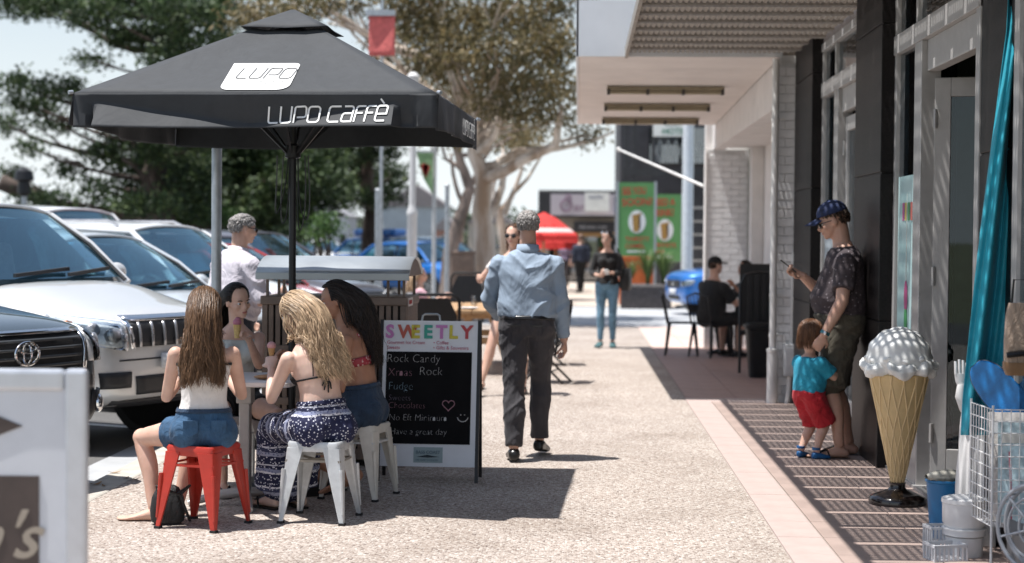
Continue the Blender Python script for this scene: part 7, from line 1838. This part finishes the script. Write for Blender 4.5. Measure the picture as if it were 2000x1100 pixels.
cp = MB().grid(lambda i, j: HP(math.sin(i*1.6)*math.cos(j*6.2832)*.084, -.010+math.sin(i*1.6)*math.sin(j*6.2832)*.105, .05+math.cos(i*1.6)*.088), 8, 22).build('cap', M_BLKC, g.t, smooth=True, solid=.004)
MB().grid(lambda i, j: HP((j*2-1)*.072, .085*math.sqrt(max(0, 1-((j*2-1)*.8)**2))+.02+.08*i, .05-.02*(j*2-1)**2), 4, 10).build('peak', M_BLKC, cp, smooth=True, solid=.005)
g = Human('dark haired woman seated opposite in the shaded bay', V((2.33, 23.65, 0)), R(120), H=1.66, pel=(0, -.02, .55), neckup=(0, .12, 1), head=(0, 1, -.2), skin=SK_TAN, vox=.012,
          hands=[(-.15, .3, .95), (.15, .36, .80)], elb=[(-.6, -.4, -1), (.6, -.4, -1)], feet=[(-.12, .34, .08), (.12, .34, .08)], knee=[(-.1, 1, .6), (.1, 1, .6)], barefoot=(False, False))
g.top('dark_top', M_BLKC, t0=0, t1=.9, infl=.012, sleeve=.4); g.bottom('dark_trousers', M_BLKC, infl=.012, top_t=.1); g.long_hair(H_BLACK, n=280, length=.30, seed=71, wave=.008, back=.05, vol=.02, width=.006)
for i in (0, 1): g.shoe(i, M_SHOE)

# ---- far walkers
g = Human('distant person in navy near the red umbrellas', V((vat(1134, 500, 50).x, 50, 0)), R(20), H=1.75, fem=False, pel=(0, 0, .96), vox=.022, skin=SK_MAN, barefoot=(False, False), feet=[(-.09, -.15, .085), (.09, .15, .085)])
g.top('navy_jacket', mat_cloth('navy_cloth', (.035, .045, .075), .2, .3), t0=-.1, t1=.94, infl=.02, sleeve=1.9); g.bottom('dark_trousers', M_BLKC, infl=.015, rmin=.07); g.short_hair(H_BLACK, n=250, ln=.03)
for i in (0, 1): g.shoe(i, M_SHOE)
g = Human('distant person in lilac top beyond the red umbrella', V((vat(1103, 500, 54).x, 54, 0)), R(160), H=1.62, pel=(0, 0, .91), vox=.022, skin=SK_FAIR, barefoot=(False, False))
g.top('lilac_top', mat_cloth('lilac_cloth', (.25, .2, .3), .2, .3), t0=-.05, t1=.92, infl=.015, sleeve=.8); g.bottom('grey_trousers', M_TROU, infl=.015, rmin=.06); g.short_hair(H_BLACK, n=250, ln=.05)
# ================================================================ SHOP GOODS
# ---- giant ice cream cone statue
cs = thing('ice_cream_statue', 'giant plastic ice cream cone statue on a dark round base', 'statue', (1.925, 10.2, .004))
M_ICE = pm('cream_plastic', (.76, .77, .75), .38, var=.08, scale=8, bump=.25, bscale=14); M_WAF = pm('wafer_plastic', (.60, .44, .22), .5, var=.12, scale=10); M_WRIB = pm('wafer_rib', (.70, .53, .29), .5, var=.1); M_CBASE = pm('cone_base', (.014, .009, .008), .2, var=.3, coat=.5)
MB().lathe([(.17, 0), (.172, .03), (.165, .045), (.12, .062), (.06, .085), (.045, .10), (.05, .13), (.03, .135)], 36).build('base', M_CBASE, cs, smooth=True, ang=60)
Z0, Z1, R0, R1 = .11, .78, .035, .175
MB().lathe([(R0, Z0), (R1, Z1), (R1*.9, Z1+.01)], 40).build('cone', M_WAF, cs, smooth=True)
NR = 14
for sg in (-1, 1):
    for k in range(NR):
        pts = []
        for t in np.linspace(0, 1, 20):
            z = Z0+.02+(Z1-Z0-.02)*t; r = R0+(R1-R0)*(z-Z0)/(Z1-Z0); a = 2*math.pi*k/NR+sg*1.15*(1-(1-t)**1.4)
            pts.append((r*math.cos(a), r*math.sin(a), z))
        MB().tube(pts, [.0035+.0025*t for t in np.linspace(0, 1, 20)], 5).build('wafer_rib', M_WRIB, cs, smooth=True)
rg = random.Random(2)
def ruff(i, j):
    a = j*2*math.pi; wob = .014*math.sin(a*7+1)+.010*math.sin(a*12)+.007*math.sin(a*19+2)
    th = i*2*math.pi; rr_ = .040+.010*math.sin(a*9+th*2)
    return V(((.178+wob+rr_*math.cos(th))*math.cos(a), (.178+wob+rr_*math.cos(th))*math.sin(a), .815+rr_*1.05*math.sin(th)+.012*math.sin(a*5)))
MB().grid(ruff, 12, 90).build('drip_rim', M_ICE, cs, smooth=True, ang=180)
def dome(i, j):
    a = j*2*math.pi; th = i*math.pi*.56; r = .195*(1+.018*math.sin(th*13+math.sin(a*3)*.8)+.012*math.sin(a*9+th*6))
    return V((r*math.sin(th)*math.cos(a), r*math.sin(th)*math.sin(a), .865+r*math.cos(th)))
MB().grid(dome, 26, 60).build('scoop', M_ICE, cs, smooth=True, ang=180)
ruf2 = MB().grid(lambda i, j: (lambda a, th: V(((.178+.016*math.sin(a*11)+.016*math.cos(th))*math.cos(a), (.178+.016*math.sin(a*11)+.016*math.cos(th))*math.sin(a), .872+.016*math.sin(th)+.010*math.sin(a*6+1))))(j*6.2832, i*6.2832), 8, 80).build('scoop_skirt', M_ICE, cs, smooth=True, ang=180)

# ---- turquoise cloth hanging on the pier
fl_ = thing('hanging_cloth', 'long turquoise cloth hanging beside the black pier', 'cloth', (0, 0, 0))
LE = [(1972, -60), (1966, 60), (1950, 180), (1934, 300), (1916, 440), (1902, 560), (1890, 680), (1880, 780), (1876, 850)]
RE = [(2004, -60), (2000, 60), (1994, 180), (1984, 300), (1976, 440), (1972, 560), (1962, 680), (1952, 780), (1946, 850)]
def cl(i, j):
    t = i*8; k = min(7, int(t)); f = t-k
    l = V((*LE[k], 0)).lerp(V((*LE[k+1], 0)), f); r = V((*RE[k], 0)).lerp(V((*RE[k+1], 0)), f)
    p = l.lerp(r, j); Z = 8.55+.045*math.sin(j*9+i*3)+.025*math.sin(j*17+i*7)+.10*j-.05*math.sin(i*5)
    return px(p.x, p.y, Z)
MB().grid(cl, 40, 24).build('cloth', mat_cloth('turquoise_cloth', (.018, .33, .44), .12, .4, 6, .55), fl_, smooth=True, ang=180, solid=.003)
a = px(1990, -75, 8.6); MB().tube([a+V((-.08, 0, 0)), a+V((.2, 0, 0))], .012, 8).build('hanging_rail', M_GALV, fl_, smooth=True)

# ---- bodyboards
def bodyboard(label, u, v, Z, rx, tilt, cols, wd=.24, L=.62):
    t_ = thing('bodyboard', label, 'bodyboard', px(u, v, Z)); t_.rotation_euler = (R(rx), R(tilt), R(-20))
    out = []
    for t in np.linspace(0, 1, 26):
        z = -L/2+L*t; w_ = wd*(.80+.28*math.sin(math.pi*min(1, t*1.1)))*(1 if t < .8 else math.sqrt(max(.05, 1-((t-.8)/.2)**2*.85)))*.5
        out.append((w_, z))
    poly = [V((w_, 0, z)) for w_, z in out]+[V((-w_, 0, z)) for w_, z in out[::-1]]
    mid = MB().prism([p+V((0, .018, 0)) for p in poly], (0, .02, 0)).build('deck', pm('board_deck_'+label[:5], cols[0], .3, var=.5, scale=7), t_, bevel=.006)
    MB().prism([p*1.0 for p in poly], (0, .0175, 0)).build('slick', pm('board_slick_'+label[:5], cols[1], .25, var=.6, scale=5), t_, bevel=.006)
    MB().tube([p+V((0, .018, 0)) for p in poly], .006, 6, closed=True).build('rail', pm('board_rail', (.02, .05, .1), .5), t_)
bodyboard('bright blue bodyboard propped in the wire rack', 1952, 765, 8.35, -8, -44, ((.01, .16, .5), (.01, .17, .46)), .17, .36)
bodyboard('deeper blue bodyboard behind the brown bag', 1992, 835, 8.5, -6, -16, ((.008, .06, .36), (.02, .2, .5)), .18, .42)
# ---- brown hat bag
bb = thing('spotted_bag', 'tan fabric bag with dark base hanging at the right edge', 'bag', px(1990, 728, 8.0))
MB().loft([[V((a, b*.6, z)) for a, b in rrect(-s, -s, s, s, s*.4)] for s, z in ((.055, 0), (.066, .02), (.068, .15), (.062, .27), (.05, .33))]).build('bag_body', mat_cloth('tan_cloth', (.33, .25, .19), .25, .5, 20), bb, smooth=True)
MB().loft([[V((a, b*.62, z)) for a, b in rrect(-s, -s, s, s, s*.4)] for s, z in ((.058, -.012), (.071, .02), (.071, .05))]).build('base_panel', pm('brown_leather', (.2, .11, .05), .5, var=.2), bb, smooth=True)
MB().tube([(-.07, -.045, .085), (0, -.055, .095), (.07, -.045, .085)], .014, 8).build('band', M_SHOE, bb, smooth=True)
MB().tube([(-.04, 0, .32), (-.03, 0, .44), (.03, 0, .44), (.04, 0, .32)], .006, 6).build('strap', M_SHOE, bb, smooth=True)
# ---- wire rack with magazines
M_WIRE = pm('white_wire', (.70, .70, .70), .4, var=.05)
wr_ = thing('wire_rack', 'white wire display rack holding magazines', 'rack', (2.0, 8.12, 0), R(0))
for (nm, P0, du, dv, nu, nv) in (('front_grid', V((-.02, 0, .22)), V((.30, 0, 0)), V((0, 0, .56)), 7, 10), ('side_grid', V((-.02, 0, .22)), V((-.02, .36, 0)), V((0, 0, .56)), 8, 10), ('base_grid', V((-.02, 0, .22)), V((.30, 0, 0)), V((0, .36, 0)), 7, 8)):
    mb = MB()
    for i in range(nu+1): mb.tube([P0+du*i/nu, P0+du*i/nu+dv], .0028, 5)
    for j in range(nv+1): mb.tube([P0+dv*j/nv, P0+dv*j/nv+du], .0028, 5)
    tag(mb.build(nm, M_WIRE, wr_), kind='stuff')
for x, y in ((-.02, 0), (.28, 0), (-.04, .36), (.26, .36)): MB().tube([(x, y, 0), (x, y, .80)], .006, 6).build('upright', M_WIRE, wr_)
for i, (lab, c, dx, dy, h) in enumerate((('pale blue magazine in the wire rack', (.45, .58, .62), .02, .04, .30), ('white printed magazine in the wire rack', (.66, .62, .58), .0, .12, .34), ('orange and green magazine in the wire rack', (.55, .3, .08), .04, .20, .26), ('pink magazine low in the wire rack', (.55, .1, .16), .08, .03, .16), ('green magazine at the rack back', (.12, .3, .1), .12, .26, .30))):
    t_ = thing('magazine', lab, 'magazine', (2.0+dx, 8.12+dy, .235), R(-8+5*i), 'magazines in the wire rack'); t_.rotation_euler.x = R(-7)
    MB().span((0, 0, 0), (.19, .006, h+.18)).build('pages', pm('magp%d' % i, c, .5, var=.5, scale=16), t_); MB().span((.02, -.0015, h+.08), (.15, -.0005, h+.13)).build('masthead', pm('magm%d' % i, tuple(min(1, q*.4+.35) for q in c[::-1]), .5, var=0), t_)
# ---- white robed figurine with raised hand
fg = thing('white_figurine', 'white robed figurine with one open hand raised', 'figurine', (2.075, 8.85, .22))
MB().span((-.09, -.08, -.216), (.09, .08, -.021)).build('plinth', pm('plinth_white', (.6, .6, .6), .6), fg, bevel=.008)
M_PLAST = pm('white_plaster', (.68, .67, .66), .55, var=.06, scale=10)
mb = MB()
def robe(i, j):
    a = j*2*math.pi; z = .70*i; r = .088-.040*i+.022*math.sin(math.pi*i)*.6; r *= 1+.11*math.sin(a*9+i*4)*(1-.5*i)+.05*math.sin(a*16-i*6)
    return V((r*math.cos(a)*1.05, r*math.sin(a)*.8, z-.02))
MB().grid(robe, 24, 72).build('robe', M_PLAST, fg, smooth=True, ang=180)
MB().tube([(.0, 0, .60), (-.045, -.03, .57), (-.085, -.05, .50), (-.10, -.055, .56), (-.095, -.05, .62)], [.035, .035, .032, .026, .02], 12).build('arm', M_PLAST, fg, smooth=True)
hm = MB().loft([[V((-.095+x*math.cos(a), -.05+.011*math.sin(a), z)) for a in np.linspace(0, 6.283, 13)[:-1]] for x, z in ((.018, .61), (.03, .64), (.036, .68))]).build('hand', M_PLAST, fg, smooth=True)
for k in range(4): MB().tube([(-.122+.018*k, -.05, .675), (-.124+.019*k, -.052, .71), (-.126+.0195*k, -.048, (.742, .752, .748, .735)[k])], [.0088, .0083, .0065], 8).build('finger', M_PLAST, hm, smooth=True)
MB().tube([(-.068, -.05, .635), (-.05, -.053, .66), (-.043, -.052, .685)], [.010, .009, .007], 8).build('finger', M_PLAST, hm, smooth=True)
MB().ell((.015, .0, .74), (.038, .044, .055), 16, 12).tube([(.01, 0, .64), (.013, 0, .70)], .024, 10).build('head', M_PLAST, fg, smooth=True)
# ---- blue bucket of shells
bk = thing('blue_bucket', 'blue plastic bucket filled with a big pale shell', 'bucket', (1.96, 9.05, .004))
MB().lathe([(0, .0), (.075, 0), (.098, .295), (.106, .30), (.106, .31), (.095, .312), (.075, .02), (0, .02)], 32).build('bucket', pm('blue_plastic', (.006, .13, .31), .4, var=.08), bk, smooth=True, ang=50)
for i in range(9): MB().ell((.05*math.cos(i*2.4)*(.4+.1*(i % 3)), .05*math.sin(i*2.4), .285+.006*(i % 4)), (.035, .022, .018), 10, 6, rotz(i)).build('pebble', pm('shell_tan', (.34, .30, .22), .6, var=.2), bk, smooth=True)
sh0 = thing('large_shell', 'large speckled shell lying on top of the blue bucket', 'shell', (1.97, 9.03, .335), R(15))
MB().grid(lambda i, j: (lambda a, t: V((.125*(t*2-1), (.052*math.sin(math.pi*(.06+.88*t))**.7)*math.cos(a)*(1+.04*math.sin(a*10)), .036*math.sin(math.pi*(.06+.88*t))**.7*math.sin(a))))(j*6.2832, i), 20, 40).build('shell', pm('shell_grey', (.42, .40, .34), .5, var=.45, scale=26), sh0, smooth=True, ang=180)
# ---- white tubs, baskets and fan
tu = thing('white_tub', 'stack of round white plastic tubs on the pavement', 'tub', (1.95, 8.55, .0))
for i, (z, r, h) in enumerate(((.10, .105, .045), (.14, .108, .15))):
    MB().lathe([(0, z), (r*.82, z), (r, z+h*.2), (r*1.02, z+h*.85), (r*1.06, z+h*.87), (r*1.05, z+h), (r*.8, z+h*1.06), (0, z+h*1.06)], 32).build('tub', pm('white_poly', (.70, .70, .70), .4, var=.06), tu, smooth=True, ang=40)
MB().lathe([(.07, 0), (.09, .0), (.095, .10), (.06, .10)], 24).build('foot_ring', pm('white_poly', (.70, .70, .70), .4, var=.06), tu, smooth=True)
def basket(label, loc, rz, w_, d_, h_):
    t_ = thing('small_basket', label, 'basket', loc, rz, 'white plastic baskets'); mp_ = pm('basket_plastic', (.60, .61, .63), .45, var=.06)
    MB().span((-w_, -d_, 0), (w_, d_, .008)).build('floor', mp_, t_)
    for s in (-1, 1):
        for k in range(8): MB().box((-w_+2*w_*k/7, s*d_, h_/2), (.010, .006, h_)).build('rib', mp_, t_)
        for k in range(5): MB().box((s*w_, -d_+2*d_*k/4, h_/2), (.006, .010, h_)).build('rib', mp_, t_)
        MB().box((0, s*d_, h_), (2*w_+.012, .010, .014)).build('rim', mp_, t_); MB().box((s*w_, 0, h_), (.010, 2*d_, .0135)).build('rim', mp_, t_)
basket('white ribbed basket lying nearest on the tiles', (1.83, 8.42, .004), R(14), .085, .06, .075); basket('white ribbed basket behind the nearest one', (1.85, 8.62, .004), R(10), .07, .055, .13)
fn = thing('pedestal_fan', 'grey ringed floor fan at the right bottom corner', 'fan', (1.985, 7.66, 0), R(-38))
M_FANG = pm('fan_grey', (.36, .38, .41), .4, metal=.2, var=.1)
c = V((.08, 0, .30))
for r in (.175, .125, .075): MB().tube([c+V((r*math.cos(a), .0, r*1.12*math.sin(a))) for a in np.linspace(0, 6.2832, 33)[:-1]], .010 if r > .15 else .006, 8, closed=True).build('ring', M_FANG, fn, smooth=True)
MB().tube([c+V((.175*math.cos(a), .09, .196*math.sin(a))) for a in np.linspace(0, 6.2832, 33)[:-1]], .012, 8, closed=True).build('ring', M_FANG, fn, smooth=True)
for k in range(6):
    a = k*math.pi/3+.3; MB().tube([c+V((.04*math.cos(a), -.012, .045*math.sin(a))), c+V((.175*math.cos(a), 0, .196*math.sin(a)))], .006, 6).build('spoke', M_FANG, fn, smooth=True)
    MB().bar(c+V((.175*math.cos(a), 0, .196*math.sin(a))), c+V((.175*math.cos(a), .09, .196*math.sin(a))), .006, .006).build('spoke', M_FANG, fn)
MB().lathe([(0, 0), (.045, 0), (.05, .02), (.05, .14), (0, .16)], 20, c+V((0, -.02, 0)), M.Rotation(-math.pi/2, 3, 'X')).build('motor_hub', M_FANG, fn, smooth=True)
for k in range(4):
    a = k*math.pi/2; d = V((math.cos(a), 0, math.sin(a))); s = V((-math.sin(a), 0, math.cos(a)))
    MB().add([c+d*.03+V((0, .03, 0)), c+d*.14-s*.03+V((0, .02, 0)), c+d*.15+s*.05+V((0, .055, 0)), c+d*.05+s*.05+V((0, .05, 0))], [(0, 1, 2, 3)]).build('blade', pm('fan_blade', (.2, .22, .24), .4), fn, solid=.003)
MB().tube([c+V((0, .06, -.19)), c+V((0, .06, -.30))], .022, 10).build('stem', M_FANG, fn, smooth=True); MB().lathe([(.15, 0), (.15, .02), (.12, .035), (.02, .05)], 24, (c.x, .06, 0)).build('base', M_FANG, fn, smooth=True)

# ---- dry leaves blown against the kerb
rg = random.Random(12); M_DRY = pm('dry_leaf', (.30, .17, .07), .8, var=.4, scale=30)
l0 = None
for i in range(6):
    if l0 is None:
        l0 = MB().grid(lambda a, b: V(((a-.5)*.09, (b-.5)*.03*math.sin(math.pi*(.05+.9*a)), .004+.012*(2*a-1)**2)), 6, 2).build('fallen_leaf', M_DRY, solid=.0012); o = l0
    else: o = l0.copy(); COL.objects.link(o)
    o.location = (rg.uniform(-3.08, -2.75), 10.3+rg.uniform(-.4, 1.0), .004) if i < 11 else (rg.uniform(-2.6, .8), rg.uniform(8.5, 15), .002)
    o.rotation_euler.z = rg.uniform(0, 6.28); o.scale = (rg.uniform(.6, 1.1),)*3
    tag(o, 'dry brown leaf on the concrete kerb left of the red stool', 'leaf', 'dry leaves on the kerb')
bake_all()
